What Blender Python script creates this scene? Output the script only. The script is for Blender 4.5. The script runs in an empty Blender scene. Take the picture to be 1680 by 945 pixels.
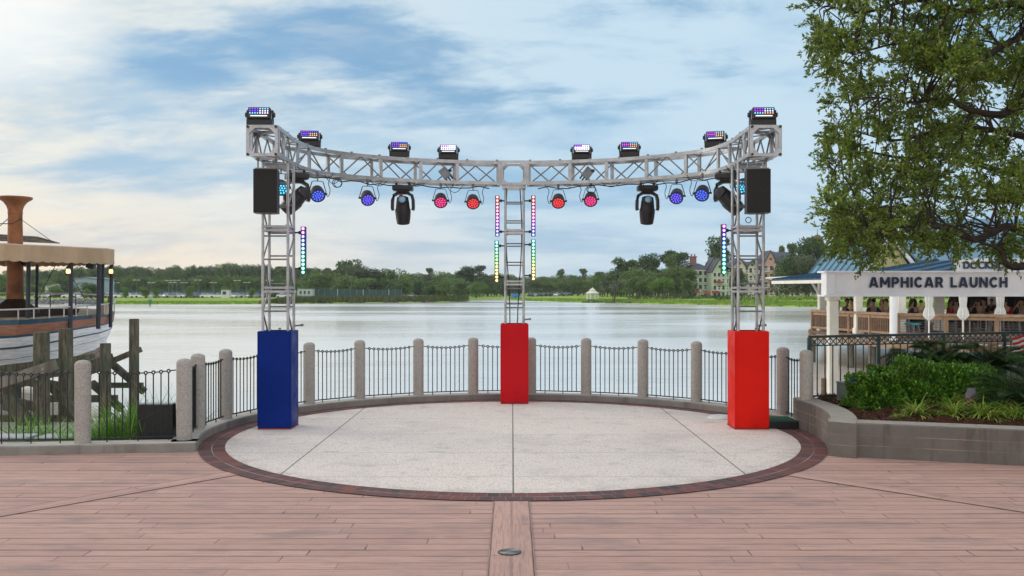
import bpy, bmesh, math, random
import numpy as np
from mathutils import Vector, Matrix
random.seed(7); RNG = np.random.default_rng(11)
S = bpy.context.scene
COL = S.collection
F = 1540.0; HZ = 478.0; EYE = 1.6; WATER = -1.3
def PX(px, Z): return (px-840.0)/F*Z
def PZ(py, Z): return EYE-(py-HZ)/F*Z
def P(px, py, Z): return Vector((PX(px, Z), Z, PZ(py, Z)))
# ---------------------------------------------------------------- materials
class NT:
    def __init__(s, tree): s.t = tree; s.l = tree.links
    def n(s, typ, **kw):
        nd = s.t.nodes.new(typ)
        for k, v in kw.items(): setattr(nd, k, v)
        return nd
    def set(s, sock, v):
        if hasattr(v, 'is_output'): s.l.new(v, sock)
        elif isinstance(v, (tuple, list)) and len(v) == 3 and sock.type == 'RGBA': sock.default_value = (*v, 1)
        else: sock.default_value = v
    def m(s, op, a, b=0.0, c=0.0, clamp=False):
        nd = s.n('ShaderNodeMath', operation=op); nd.use_clamp = clamp
        s.set(nd.inputs[0], a); s.set(nd.inputs[1], b); s.set(nd.inputs[2], c); return nd.outputs[0]
    def mix(s, f, a, b, mode='MIX'):
        nd = s.n('ShaderNodeMix', data_type='RGBA', blend_type=mode)
        s.set(nd.inputs[0], f); s.set(nd.inputs[6], a); s.set(nd.inputs[7], b); return nd.outputs[2]
    def ramp(s, f, lo, hi, a=0.0, b=1.0, smooth=True):
        nd = s.n('ShaderNodeMapRange', interpolation_type='SMOOTHSTEP' if smooth else 'LINEAR')
        s.set(nd.inputs[0], f); s.set(nd.inputs[1], lo); s.set(nd.inputs[2], hi); s.set(nd.inputs[3], a); s.set(nd.inputs[4], b)
        return nd.outputs[0]
    def noise(s, vec, scale, detail=3, rough=.55, dist=0):
        nd = s.n('ShaderNodeTexNoise'); s.set(nd.inputs['Scale'], scale); nd.inputs['Detail'].default_value = detail
        nd.inputs['Roughness'].default_value = rough; nd.inputs['Distortion'].default_value = dist
        if vec is not None: s.l.new(vec, nd.inputs['Vector'])
        return nd.outputs['Fac']
    def comb(s, x, y, z):
        nd = s.n('ShaderNodeCombineXYZ'); s.set(nd.inputs[0], x); s.set(nd.inputs[1], y); s.set(nd.inputs[2], z); return nd.outputs[0]
    def sep(s, v):
        nd = s.n('ShaderNodeSeparateXYZ'); s.l.new(v, nd.inputs[0]); return nd.outputs
def newmat(name):
    m = bpy.data.materials.new(name); m.use_nodes = True
    t = NT(m.node_tree); b = m.node_tree.nodes['Principled BSDF']
    return m, t, b
def dark(c, k): return tuple(x*k for x in c)
def mat(name, col, rough=.6, metal=0.0, var=.25, scale=6, bump=.0, bscale=60, col2=None, spec=.5, grain=None):
    m, t, b = newmat(name)
    co = t.n('ShaderNodeTexCoord').outputs['Object']
    if grain:
        mp = t.n('ShaderNodeMapping'); mp.inputs['Scale'].default_value = grain; t.l.new(co, mp.inputs[0]); co = mp.outputs[0]
    f = t.noise(co, scale, 5, .6)
    f = t.ramp(f, .3, .7)
    c2 = col2 if col2 else dark(col, 1-var)
    c = t.mix(f, c2, col)
    t.l.new(c, b.inputs['Base Color'])
    b.inputs['Roughness'].default_value = rough; b.inputs['Metallic'].default_value = metal
    b.inputs['Specular IOR Level'].default_value = spec
    if bump:
        f2 = t.noise(co, bscale, 4)
        bp = t.n('ShaderNodeBump'); bp.inputs['Strength'].default_value = bump; bp.inputs['Distance'].default_value = .01
        t.l.new(f2, bp.inputs['Height']); t.l.new(bp.outputs[0], b.inputs['Normal'])
    return m
def leafmat(name, c1, c2, c3, trans=.25, rough=.5, spec=.3):
    m, t, b = newmat(name)
    r = t.n('ShaderNodeNewGeometry').outputs['Random Per Island']
    a = t.mix(t.ramp(r, 0, .6, smooth=False), c1, c2)
    a = t.mix(t.ramp(r, .6, 1, smooth=False), a, c3)
    co = t.n('ShaderNodeTexCoord').outputs['Object']
    big = t.ramp(t.noise(co, .9, 2), .35, .65, .75, 1.2)
    a = t.mix(1.0, a, t.comb(big, big, big), 'MULTIPLY')
    t.l.new(a, b.inputs['Base Color']); b.inputs['Roughness'].default_value = rough
    b.inputs['Specular IOR Level'].default_value = spec
    tr = t.n('ShaderNodeBsdfTranslucent'); t.l.new(a, tr.inputs[0])
    mx = t.n('ShaderNodeMixShader'); mx.inputs[0].default_value = trans
    t.l.new(b.outputs[0], mx.inputs[1]); t.l.new(tr.outputs[0], mx.inputs[2])
    t.l.new(mx.outputs[0], m.node_tree.nodes['Material Output'].inputs[0])
    return m
def emat_attr(name, strength):
    m, t, b = newmat(name)
    at = t.n('ShaderNodeAttribute'); at.attribute_name = 'led'
    t.l.new(at.outputs['Color'], b.inputs['Emission Color']); b.inputs['Emission Strength'].default_value = strength
    b.inputs['Base Color'].default_value = (.05, .05, .05, 1)
    return m
def emat(name, col, strength):
    m, t, b = newmat(name)
    b.inputs['Base Color'].default_value = (*col, 1)
    b.inputs['Emission Color'].default_value = (*col, 1); b.inputs['Emission Strength'].default_value = strength
    return m
# ---------------------------------------------------------------- mesh builder
class MB:
    def __init__(s): s.v = []; s.f = []; s.mi = []; s.starts = []; s.cur = 0
    def add(s, vs, fs, mi=None):
        s.starts.append((len(s.v), len(s.f)))
        o = len(s.v); s.v.extend([tuple(p) for p in vs]); s.f.extend([tuple(i+o for i in f) for f in fs])
        s.mi.extend([s.cur if mi is None else mi]*len(fs)); return s
    def box(s, c, size, rz=0, mi=None, M=None):
        x, y, z = (q/2 for q in size)
        vs = [Vector((a*x, b*y, d*z)) for a in (-1, 1) for b in (-1, 1) for d in (-1, 1)]
        if M is not None: vs = [M @ p for p in vs]
        if rz: R = Matrix.Rotation(rz, 3, 'Z'); vs = [R @ p for p in vs]
        vs = [p+Vector(c) for p in vs]
        return s.add(vs, [(0, 1, 3, 2), (4, 6, 7, 5), (0, 4, 5, 1), (2, 3, 7, 6), (0, 2, 6, 4), (1, 5, 7, 3)], mi)
    def bb(s, x0, x1, y0, y1, z0, z1, mi=None): return s.box(((x0+x1)/2, (y0+y1)/2, (z0+z1)/2), (x1-x0, y1-y0, z1-z0), mi=mi)
    def cbox(s, c, size, ch=.01, rz=0, mi=None, M=None):
        """box with chamfered vertical-profile edges (all edges)"""
        bm = bmesh.new(); bmesh.ops.create_cube(bm, size=1.0)
        for v in bm.verts: v.co = Vector((v.co.x*size[0], v.co.y*size[1], v.co.z*size[2]))
        bmesh.ops.bevel(bm, geom=bm.edges[:], offset=ch, segments=2, affect='EDGES', profile=.6)
        bm.verts.ensure_lookup_table()
        R = Matrix.Rotation(rz, 3, 'Z')
        vs = [R @ ((M @ v.co) if M is not None else v.co)+Vector(c) for v in bm.verts]
        bm.verts.index_update(); fs = [tuple(q.index for q in f.verts) for f in bm.faces]; bm.free()
        return s.add(vs, fs, mi)
    def tube(s, a, b, r, r2=None, n=8, caps=True, mi=None):
        a = Vector(a); b = Vector(b); r2 = r if r2 is None else r2
        d = (b-a)
        if d.length < 1e-6: return s
        d.normalize(); up = Vector((0, 0, 1)) if abs(d.z) < .95 else Vector((1, 0, 0))
        u = d.cross(up).normalized(); w = d.cross(u)
        vs = []
        for p, rr in ((a, r), (b, r2)):
            for i in range(n):
                t = 2*math.pi*(i+.5)/n; vs.append(p+u*math.cos(t)*rr+w*math.sin(t)*rr)
        fs = [(i, (i+1) % n, n+(i+1) % n, n+i) for i in range(n)]
        if caps: fs += [tuple(range(n-1, -1, -1)), tuple(range(n, 2*n))]
        return s.add(vs, fs, mi)
    def path(s, pts, r, n=6, mi=None, closed=False, sq=None):
        """tube swept along a polyline; sq=(w,h) gives a rectangular section"""
        pts = [Vector(p) for p in pts]; N = len(pts); vs = []
        rs = r if isinstance(r, (list, tuple)) else [r]*N
        m = 4 if sq else n
        for k, p in enumerate(pts):
            a = pts[k-1] if (k > 0 or closed) else pts[k]; b = pts[(k+1) % N] if (k < N-1 or closed) else pts[k]
            d = (b-a); d = d.normalized() if d.length > 1e-9 else Vector((1, 0, 0))
            up = Vector((0, 0, 1)) if abs(d.z) < .93 else Vector((1, 0, 0))
            u = d.cross(up).normalized(); w = u.cross(d)
            if sq:
                for a1, b1 in ((-1, -1), (1, -1), (1, 1), (-1, 1)): vs.append(p+u*a1*sq[0]/2+w*b1*sq[1]/2)
            else:
                for i in range(m):
                    t = 2*math.pi*i/m; vs.append(p+(u*math.cos(t)+w*math.sin(t))*rs[k])
        fs = []
        for k in range(N if closed else N-1):
            q = ((k+1) % N)*m
            for i in range(m): fs.append((k*m+i, k*m+(i+1) % m, q+(i+1) % m, q+i))
        if not closed: fs += [tuple(range(m-1, -1, -1)), tuple(range((N-1)*m, N*m))]
        return s.add(vs, fs, mi)
    def lathe(s, prof, c=(0, 0, 0), n=16, M=None, mi=None):
        vs = []; fs = []
        for r, z in prof:
            for i in range(n):
                t = 2*math.pi*i/n; p = Vector((r*math.cos(t), r*math.sin(t), z))
                if M is not None: p = M @ p
                vs.append(p+Vector(c))
        for k in range(len(prof)-1):
            for i in range(n): fs.append((k*n+i, k*n+(i+1) % n, (k+1)*n+(i+1) % n, (k+1)*n+i))
        fs.append(tuple(range(n-1, -1, -1))); L = (len(prof)-1)*n; fs.append(tuple(range(L, L+n)))
        return s.add(vs, fs, mi)
    def torus(s, c, R, r, n=10, m=5, M=None, mi=None):
        vs = []; fs = []
        for i in range(n):
            t = 2*math.pi*i/n
            for j in range(m):
                q = 2*math.pi*j/m; p = Vector(((R+r*math.cos(q))*math.cos(t), (R+r*math.cos(q))*math.sin(t), r*math.sin(q)))
                if M is not None: p = M @ p
                vs.append(p+Vector(c))
        for i in range(n):
            for j in range(m): fs.append((i*m+j, ((i+1) % n)*m+j, ((i+1) % n)*m+(j+1) % m, i*m+(j+1) % m))
        return s.add(vs, fs, mi)
    def prism(s, poly, z0, z1, mi=None):
        n = len(poly); vs = [(x, y, z0) for x, y in poly]+[(x, y, z1) for x, y in poly]
        fs = [(i, (i+1) % n, n+(i+1) % n, n+i) for i in range(n)]+[tuple(range(n-1, -1, -1)), tuple(range(n, 2*n))]
        return s.add(vs, fs, mi)
    def each(s, name, mats, parent=None, smooth=False, cap=100):
        """build every added shape as an object of its own (shared look)"""
        starts = s.starts+[(len(s.v), len(s.f))]; out = []
        for k, ((v0, f0), (v1, f1)) in enumerate(zip(starts, starts[1:])):
            if k >= cap: v1, f1 = len(s.v), len(s.f)
            b = MB(); b.v = s.v[v0:v1]; b.f = [tuple(i-v0 for i in f) for f in s.f[f0:f1]]; b.mi = s.mi[f0:f1]
            o = b.build(name, mats, parent, smooth=smooth); out.append(o)
            if k >= cap: o['kind'] = 'stuff'; break
        return out
    def quad(s, a, b, c, d, mi=None): return s.add([a, b, c, d], [(0, 1, 2, 3)], mi)
    def build(s, name, mats, parent=None, smooth=False, recalc=True, loc=None, label=None):
        me = bpy.data.meshes.new(name); me.from_pydata(s.v, [], s.f)
        ms = mats if isinstance(mats, (list, tuple)) else [mats]
        for m in ms: me.materials.append(m)
        if len(ms) > 1: me.polygons.foreach_set('material_index', s.mi)
        if recalc:
            bm = bmesh.new(); bm.from_mesh(me); bmesh.ops.recalc_face_normals(bm, faces=bm.faces); bm.to_mesh(me); bm.free()
        if smooth:
            me.polygons.foreach_set('use_smooth', [True]*len(me.polygons))
            try: me.set_sharp_from_angle(angle=math.radians(40))
            except Exception: pass
        o = bpy.data.objects.new(name, me); COL.objects.link(o)
        if parent: o.parent = parent
        if loc: o.location = loc
        if label: o['label'] = label
        return o
def tag(o, label=None, cat=None, group=None, kind=None):
    if label: o['label'] = label
    if cat: o['category'] = cat
    if group: o['group'] = group
    if kind: o['kind'] = kind
    return o
def thing(name, label, cat, loc=(0, 0, 0), rz=0, group=None):
    o = bpy.data.objects.new(name, None); COL.objects.link(o); o.location = loc; o.rotation_euler = (0, 0, rz); o.empty_display_size = .1
    return tag(o, label, cat, group)
def kids(o): return [c for c in o.children]
def dup(root, loc=None, rz=None, label=None, group=None, scale=None, skip=()):
    def cp(o, par):
        c = o.copy(); COL.objects.link(c)
        if par: c.parent = par; c.matrix_parent_inverse = o.matrix_parent_inverse
        for k in kids(o): 
            if k.name.split('.')[0] not in skip: cp(k, c)
        return c
    r = cp(root, None)
    if loc is not None: r.location = loc
    if rz is not None: r.rotation_euler = (0, 0, rz)
    if scale is not None: r.scale = scale if isinstance(scale, (tuple, list)) else (scale,)*3
    if label: r['label'] = label
    if group: r['group'] = group
    return r
def quads_mesh(name, V, mats, parent=None, nper=4, mi=None, smooth=False):
    """V: (n, nper, 3) array of separate faces"""
    n = V.shape[0]; me = bpy.data.meshes.new(name)
    me.vertices.add(n*nper); me.vertices.foreach_set('co', V.reshape(-1).astype(np.float32))
    me.loops.add(n*nper); me.loops.foreach_set('vertex_index', np.arange(n*nper, dtype=np.int32))
    me.polygons.add(n); me.polygons.foreach_set('loop_start', np.arange(0, n*nper, nper, dtype=np.int32))
    for m in (mats if isinstance(mats, (list, tuple)) else [mats]): me.materials.append(m)
    if mi is not None: me.polygons.foreach_set('material_index', np.asarray(mi, dtype=np.int32))
    me.update(calc_edges=True); me.validate()
    o = bpy.data.objects.new(name, me); COL.objects.link(o)
    if parent: o.parent = parent
    return o
def leaves(centres, L, W, droop=.2, rng=RNG, dirs=None, jit=.4):
    """rhombus leaves at centres (n,3), random orientation; returns (n,4,3)"""
    n = len(centres)
    d = rng.normal(size=(n, 3)); d[:, 2] -= droop
    if dirs is not None: d = dirs+rng.normal(size=(n, 3))*jit
    d /= np.linalg.norm(d, axis=1, keepdims=True)
    u = rng.normal(size=(n, 3)); u -= (u*d).sum(1, keepdims=True)*d; u /= np.linalg.norm(u, axis=1, keepdims=True)+1e-9
    l = L*rng.uniform(.7, 1.3, (n, 1)); w = W*rng.uniform(.7, 1.3, (n, 1))
    a = centres; t = centres+d*l; m = centres+d*l*.45
    return np.stack([a, m+u*w/2, t, m-u*w/2], 1)
def ordinal(i): return ['first', 'second', 'third', 'fourth', 'fifth', 'sixth', 'seventh', 'eighth', 'ninth', 'tenth', 'eleventh', 'twelfth', 'thirteenth', 'fourteenth', 'fifteenth', 'sixteenth', 'seventeenth', 'eighteenth', 'nineteenth', 'twentieth', 'twenty-first', 'twenty-second', 'twenty-third', 'twenty-fourth', 'twenty-fifth', 'twenty-sixth', 'twenty-seventh', 'twenty-eighth', 'twenty-ninth', 'thirtieth', 'thirty-first', 'thirty-second', 'thirty-third', 'thirty-fourth', 'thirty-fifth', 'thirty-sixth', 'thirty-seventh', 'thirty-eighth', 'thirty-ninth', 'fortieth'][i]
# ---------------------------------------------------------------- shared materials
M = {}
M['alu'] = mat('aluminium', (.52, .53, .55), .42, .75, .3, 9, .15, 40)
M['alud'] = mat('aluminium_worn', (.27, .265, .265), .5, .7, .3, 12)
M['black'] = mat('black_plastic', (.018, .018, .02), .45, 0, .3, 20)
M['blackm'] = mat('black_iron', (.02, .022, .024), .45, .2, .3, 20)
M['grille'] = mat('speaker_grille', (.022, .020, .020), .8, 0, .4, 60, .5, 300)
M['cable'] = mat('rubber_cable', (.015, .015, .017), .6)
M['led'] = emat_attr('led_glow', 2.0)
M['ledhot'] = emat_attr('led_glow_full', 2.6)
M['lens'] = mat('glass_lens', (.25, .45, .6), .08, .3, .5, 8)
M['hot'] = emat('lamp_strip_glow', (.9, .93, 1), .75)
M['orange'] = mat('warning_red_plastic', (.6, .05, .02), .5)
M['boxgrey'] = mat('grey_metal_box', (.33, .36, .38), .5, .2, .25, 9)
M['conc'] = mat('curb_concrete', (.40, .365, .325), .9, 0, .4, 3.5, .4, 60, spec=.2)
# ---------------------------------------------------------------- camera, light, sky
cam = bpy.data.cameras.new('camera'); co = bpy.data.objects.new('camera', cam); COL.objects.link(co)
co.location = (0, 0, EYE); co.rotation_euler = (math.radians(90), 0, 0)
cam.sensor_width = 36; cam.lens = F/1680*36; cam.shift_y = (HZ-472.5)/1680; cam.clip_start = .1; cam.clip_end = 9000
S.camera = co
S.view_settings.view_transform = 'Standard'; S.view_settings.look = 'None'; S.view_settings.gamma = 1; S.view_settings.exposure = 0.0
SUN_EL, SUN_AZ = math.radians(24), math.radians(-62)        # azimuth from +Y towards +X
sd = Vector((math.sin(SUN_AZ)*math.cos(SUN_EL), math.cos(SUN_AZ)*math.cos(SUN_EL), math.sin(SUN_EL)))
sl = bpy.data.lights.new('sun', 'SUN'); sl.energy = 1.2; sl.angle = math.radians(28); sl.color = (1, .9, .78)
so = bpy.data.objects.new('sun', sl); COL.objects.link(so); so.rotation_euler = sd.to_track_quat('Z', 'Y').to_euler()
W = bpy.data.worlds.new('World'); S.world = W; W.use_nodes = True
t = NT(W.node_tree); bg = W.node_tree.nodes['Background']
sky = t.n('ShaderNodeTexSky', sky_type='NISHITA'); sky.sun_disc = False; sky.sun_elevation = SUN_EL; sky.sun_rotation = SUN_AZ; sky.altitude = 20
g = t.n('ShaderNodeTexCoord').outputs['Generated']
x, y, z = t.sep(g)
az = t.m('ARCTAN2', x, y)                                   # 0 ahead, negative left
hyp = t.m('SQRT', t.m('ADD', t.m('MULTIPLY', x, x), t.m('MULTIPLY', y, y)))
el = t.m('MAXIMUM', t.m('DIVIDE', z, t.m('MAXIMUM', hyp, .02)), 0.0)   # tan elevation
zz = t.m('ADD', t.m('MAXIMUM', z, 0), .24)
pl = t.comb(t.m('DIVIDE', x, zz), t.m('DIVIDE', y, zz), 0)
mp = t.n('ShaderNodeMapping'); mp.inputs['Scale'].default_value = (1.25, 2.3, 1); mp.inputs['Rotation'].default_value = (0, 0, math.radians(24)); mp.inputs['Location'].default_value = (3.1, 1.7, 0)
t.l.new(pl, mp.inputs[0]); pv = mp.outputs[0]
n1 = t.noise(pv, 1.05, 9, .6, .25)
n2 = t.noise(pv, 2.6, 7, .62, .25)
n3 = t.noise(pv, .38, 4, .5, .3)
def blob(a0, e0, ra, re):
    dx = t.m('DIVIDE', t.m('SUBTRACT', az, a0), ra); dy = t.m('DIVIDE', t.m('SUBTRACT', el, e0), re)
    return t.m('SUBTRACT', 1.0, t.m('MINIMUM', t.m('ADD', t.m('MULTIPLY', dx, dx), t.m('MULTIPLY', dy, dy)), 4.0))
def ang(px, py): return (math.atan((px-840)/F), (HZ-py)/F/math.sqrt(1+((px-840)/F)**2))
# opening in the cloud deck (blue), upper middle
b1 = blob(*ang(720, 115), .33, .080); b2 = blob(*ang(100, 125), .17, .06); b3 = blob(*ang(300, 105), .10, .045); b4 = blob(*ang(1000, 30), .14, .05)
mb = t.m('MAXIMUM', t.m('MAXIMUM', b1, b3), b4)
ctr = lambda n_, k: t.m('MULTIPLY', t.m('SUBTRACT', n_, .5), k)
blue = t.ramp(t.m('ADD', t.m('MAXIMUM', mb, -1.2), t.m('ADD', ctr(n1, 5.5), ctr(n2, 3.6))), .0, 1.5)
mist = t.ramp(t.m('ADD', t.m('MULTIPLY', t.m('MAXIMUM', b2, -.2), .9), t.m('ADD', ctr(n3, 3.5), ctr(n1, 5.5))), -.75, .75)
left = t.ramp(az, -.62, .12, 1.0, 0.0)                      # towards the hidden sun
low = t.ramp(el, .0, .30, 1.0, 0.0)
warmlow = t.m('MULTIPLY', t.ramp(el, -.01, .13, 1, 0), t.ramp(az, -.75, .22, 1.0, .1))
white = t.mix(left, (5.3, 6.9, 8.1), (8.3, 8.1, 7.3))
greyblue = t.mix(left, (3.1, 5.1, 7.0), (4.0, 5.6, 7.0))
base = t.mix(mist, white, greyblue)
skyc = t.mix(.25, (1.6, 3.7, 6.1), t.mix(1.0, sky.outputs[0], (1.0, 1.0, 1.0), 'MULTIPLY'))
fade = t.m('MULTIPLY', blue, t.ramp(el, .10, .22, 0, 1))
c = t.mix(t.m('MULTIPLY', fade, .95), base, skyc)
c = t.mix(t.m('MULTIPLY', warmlow, .97), c, (10.2, 8.0, 5.6))
# bright veils near the left, and glints on cloud edges
veil = t.m('MULTIPLY', t.ramp(n2, .5, .72), t.m('MULTIPLY', left, .55))
c = t.mix(veil, c, (9.2, 9.0, 8.3))
glow = t.ramp(blob(*ang(-90, 10), .17, .10), .0, 1, 0, .8)
c = t.mix(glow, c, (9.4, 9.5, 9.2))
lowhaze = t.ramp(el, .0, .05, .5, 0)
c = t.mix(t.m('MULTIPLY', lowhaze, t.ramp(az, -.3, .3, 0, 1)), c, (6.3, 7.3, 7.7))
# unseen sky behind the camera, brightened to fill front faces; even tone overhead
back = t.ramp(y, .1, -.7, 0, 1)
c = t.mix(back, c, (10.4, 10.2, 10.0))
c = t.mix(t.ramp(z, .5, .8), c, (7.6, 8.2, 8.9))
t.l.new(c, bg.inputs[0]); bg.inputs[1].default_value = .110

# ---------------------------------------------------------------- ground, water, far land
CX, CY = 0.01, 10.47; R0, R1, RB = 3.07, 3.33, 3.47
m, t, b = newmat('lake_water')
co_ = t.n('ShaderNodeTexCoord').outputs['Object']
mp = t.n('ShaderNodeMapping'); mp.inputs['Scale'].default_value = (.35, 1.0, 1); t.l.new(co_, mp.inputs[0])
w1 = t.m('ADD', t.noise(mp.outputs[0], 2.2, 5, .55, .4), t.m('MULTIPLY', t.noise(mp.outputs[0], .55, 3, .5, .3), .5)); w2 = t.noise(mp.outputs[0], .25, 3)
bp = t.n('ShaderNodeBump'); bp.inputs['Strength'].default_value = .4; bp.inputs['Distance'].default_value = .04
t.l.new(t.m('MULTIPLY', w1, t.ramp(w2, .35, .65, .35, 1.2)), bp.inputs['Height']); t.l.new(bp.outputs[0], b.inputs['Normal'])
b.inputs['Base Color'].default_value = (1, .93, .84, 1); b.inputs['Metallic'].default_value = .34; t.l.new(t.ramp(t.noise(mp.outputs[0], .035, 4, .6), .4, .62, .11, .22), b.inputs['Roughness']); b.inputs['Roughness'].default_value = .16; b.inputs['IOR'].default_value = 1.6
b.inputs['Specular IOR Level'].default_value = .8
M['water'] = m
tag(MB().quad((-2500, 9.5, WATER), (2500, 9.5, WATER), (2500, 5000, WATER), (-2500, 5000, WATER)).build('lake_water', M['water']), kind='structure')
M['bed'] = mat('lake_bed_soil', (.12, .10, .07), .95)
tag(MB().quad((-6000, -3000, -3.2), (6000, -3000, -3.2), (6000, 8000, -3.2), (-6000, 8000, -3.2)).build('ground', M['bed']), kind='structure')

M['grass'] = mat('lawn_grass', (.24, .42, .05), .95, 0, .35, .12, col2=(.30, .36, .08), spec=.1)
SH = [(-1200, 499), (-100, 499), (430, 499), (500, 498), (640, 496.5), (740, 495.5), (766, 494.8), (772, 492.2), (785, 491), (820, 491), (835, 492.3), (868, 494), (950, 496), (1050, 498), (1150, 500), (1250, 502), (1350, 504), (1500, 507), (2000, 515), (3200, 530)]
def lerp_tab(tab, v):
    for (a, b), (c_, d) in zip(tab, tab[1:]):
        if v <= c_: return b+(d-b)*(v-a)/(c_-a) if v > a else b
    return tab[-1][1]
def shoreZ(px): return (EYE-WATER)*F/(lerp_tab(SH, px)-HZ)
TOPZ = [(-1200, -.35), (450, -.35), (760, -.2), (780, -.5), (880, -.3), (1000, -.05), (1340, .05), (3200, .1)]
vs = []; fs = []; cols = list(np.arange(-1200, 3201, 8.0)); prof = [(0, -.5), (.004, .1), (.02, .42), (.12, .7), (.32, 1.0), (.9, 1.02), (3, 1.1), (14, 1.6)]
for i, px in enumerate(cols):
    Zs = shoreZ(px); top = lerp_tab(TOPZ, px)
    Zs *= 1+.004*math.sin(px*.11)+.003*math.sin(px*.37+1)
    for fr, hf in prof:
        Z = Zs*(1+fr); zt = WATER+(top-WATER)*hf if hf > 0 else WATER-1.0
        vs.append((PX(px, Z), Z, zt+.05*math.sin(px*.3+fr*9)*(0.02 < fr < 2)))
n = len(prof)
for i in range(len(cols)-1):
    for k in range(n-1): fs.append((i*n+k, (i+1)*n+k, (i+1)*n+k+1, i*n+k+1))
tag(MB().add(vs, fs).build('far_bank', M['grass'], recalc=False), kind='structure')
def groundZ(px, Z):
    Zs = shoreZ(px); fr = Z/Zs-1; top = lerp_tab(TOPZ, px); tab = [(a, WATER+(top-WATER)*max(h, -.3)) for a, h in prof]
    return lerp_tab(tab, fr)

# shore vegetation (uncountable blades)
def blades(name, pxs, frs, h, w, n, mats, label, cat):
    px = RNG.uniform(*pxs, n); fr = RNG.uniform(*frs, n)
    V = np.zeros((n, 3, 3))
    for i in range(n):
        Z = shoreZ(px[i])*(1+fr[i]); X = PX(px[i], Z); z0 = groundZ(px[i], Z)-.05
        hh = (h(px[i]) if callable(h) else h)*RNG.uniform(.5, 1.15); ww = w*RNG.uniform(.6, 1.4); lx = RNG.normal()*.15*hh
        V[i] = [(X-ww/2, Z, z0), (X+ww/2, Z+RNG.normal()*.1, z0), (X+lx, Z+RNG.normal()*.3, z0+hh)]
    o = quads_mesh(name, V, mats, nper=3); return tag(o, label, cat, kind='stuff')
M['reed'] = leafmat('reed_leaf', (.06, .10, .03), (.09, .14, .04), (.17, .13, .07), .2)
M['sedge'] = leafmat('sedge_leaf', (.17, .33, .04), (.24, .40, .05), (.32, .38, .09), .3)
def reedh(px): return 1.5 if px > 480 else .3+1.2*max(0, (px-420)/60)
blades('reeds', (425, 769), (.004, .035), reedh, .3, 9000, M['reed'], 'dense reed bed along the grassy point of the far shore', 'reeds')
blades('shore_grass', (835, 1700), (.002, .05), .55, .25, 12000, M['sedge'], 'tall bright grass fringing the right hand shore', 'grass')
blades('shore_grass', (-200, 430), (.002, .03), .45, .25, 6000, M['sedge'], 'low grass along the left hand far shore', 'grass')

# ---------------------------------------------------------------- promenade paving
def deckmat(name, rot=0.0, off=(0, 0), bw=1.35):
    m, t, b = newmat(name)
    co = t.n('ShaderNodeTexCoord').outputs['Object']
    mp = t.n('ShaderNodeMapping'); mp.inputs['Rotation'].default_value = (0, 0, rot); mp.inputs['Location'].default_value = (*off, 0); t.l.new(co, mp.inputs[0])
    wob = t.noise(mp.outputs[0], .8, 2)
    x, y, z = t.sep(mp.outputs[0])
    y = t.m('ADD', y, t.m('MULTIPLY', t.m('SUBTRACT', wob, .5), .012))
    row = t.m('FLOOR', t.m('DIVIDE', y, .135))
    wn = t.n('ShaderNodeTexWhiteNoise', noise_dimensions='1D'); t.l.new(row, wn.inputs['W'])
    xs = t.m('ADD', x, t.m('MULTIPLY', wn.outputs['Value'], 7.0))
    cell = t.m('DIVIDE', xs, bw); ci = t.m('FLOOR', cell); fx = t.m('SUBTRACT', cell, ci)
    fy = t.m('SUBTRACT', t.m('DIVIDE', y, .135), row)
    ey = t.m('MULTIPLY', t.m('MINIMUM', fy, t.m('SUBTRACT', 1.0, fy)), .135)
    ex = t.m('MULTIPLY', t.m('MINIMUM', fx, t.m('SUBTRACT', 1.0, fx)), bw)
    d = t.m('MINIMUM', ey, t.m('MULTIPLY', ex, 2.1))
    # line weight differs from joint to joint and along each joint
    rj = t.m('ROUND', t.m('DIVIDE', y, .135))
    wj = t.n('ShaderNodeTexWhiteNoise', noise_dimensions='1D'); t.l.new(rj, wj.inputs['W'])
    stretch = t.comb(t.m('MULTIPLY', x, .7), t.m('MULTIPLY', y, 7.0), 0)
    sn = t.noise(stretch, 1.3, 3)
    wgt = t.m('MULTIPLY', t.ramp(sn, .34, .50, .42, 1.0), t.m('ADD', .22, t.m('MULTIPLY', wj.outputs['Value'], .78)))
    line = t.m('MULTIPLY', t.ramp(d, .0045, .013, 1, 0), wgt)
    wc = t.n('ShaderNodeTexWhiteNoise', noise_dimensions='2D'); t.l.new(t.comb(ci, row, 0), wc.inputs['Vector'])
    gx = t.comb(t.m('MULTIPLY', x, 2.2), t.m('MULTIPLY', y, 42), 0)
    grain = t.noise(gx, 1.6, 6, .65)
    blot = t.noise(t.comb(t.m('MULTIPLY', x, .8), t.m('MULTIPLY', y, 2.0), 3.3), 1.5, 6, .65)
    c = t.mix(wc.outputs['Value'], (.55, .34, .28), (.47, .285, .235))
    c = t.mix(t.m('MULTIPLY', t.ramp(grain, .47, .68), .7), c, (.25, .17, .155))
    c = t.mix(t.m('MULTIPLY', t.ramp(blot, .48, .7), .6), c, (.25, .19, .18))
    c = t.mix(t.m('MULTIPLY', t.ramp(t.noise(co, 75, 3), .5, .8), .30), c, (.2, .14, .13))
    c = t.mix(t.ramp(t.noise(co, 5, 4), .62, .75, 0, .25), c, (.55, .42, .38))
    c = t.mix(t.m('MULTIPLY', line, .95), c, (.06, .045, .045))
    t.l.new(c, b.inputs['Base Color']); b.inputs['Roughness'].default_value = .72; b.inputs['Specular IOR Level'].default_value = .25
    bp = t.n('ShaderNodeBump'); bp.inputs['Strength'].default_value = .6; bp.inputs['Distance'].default_value = .004
    h = t.m('SUBTRACT', t.m('MULTIPLY', grain, .6), t.m('MULTIPLY', line, 1.5)); t.l.new(h, bp.inputs['Height']); t.l.new(bp.outputs[0], b.inputs['Normal'])
    return m
M['deck'] = deckmat('stamped_plank_concrete')
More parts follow.
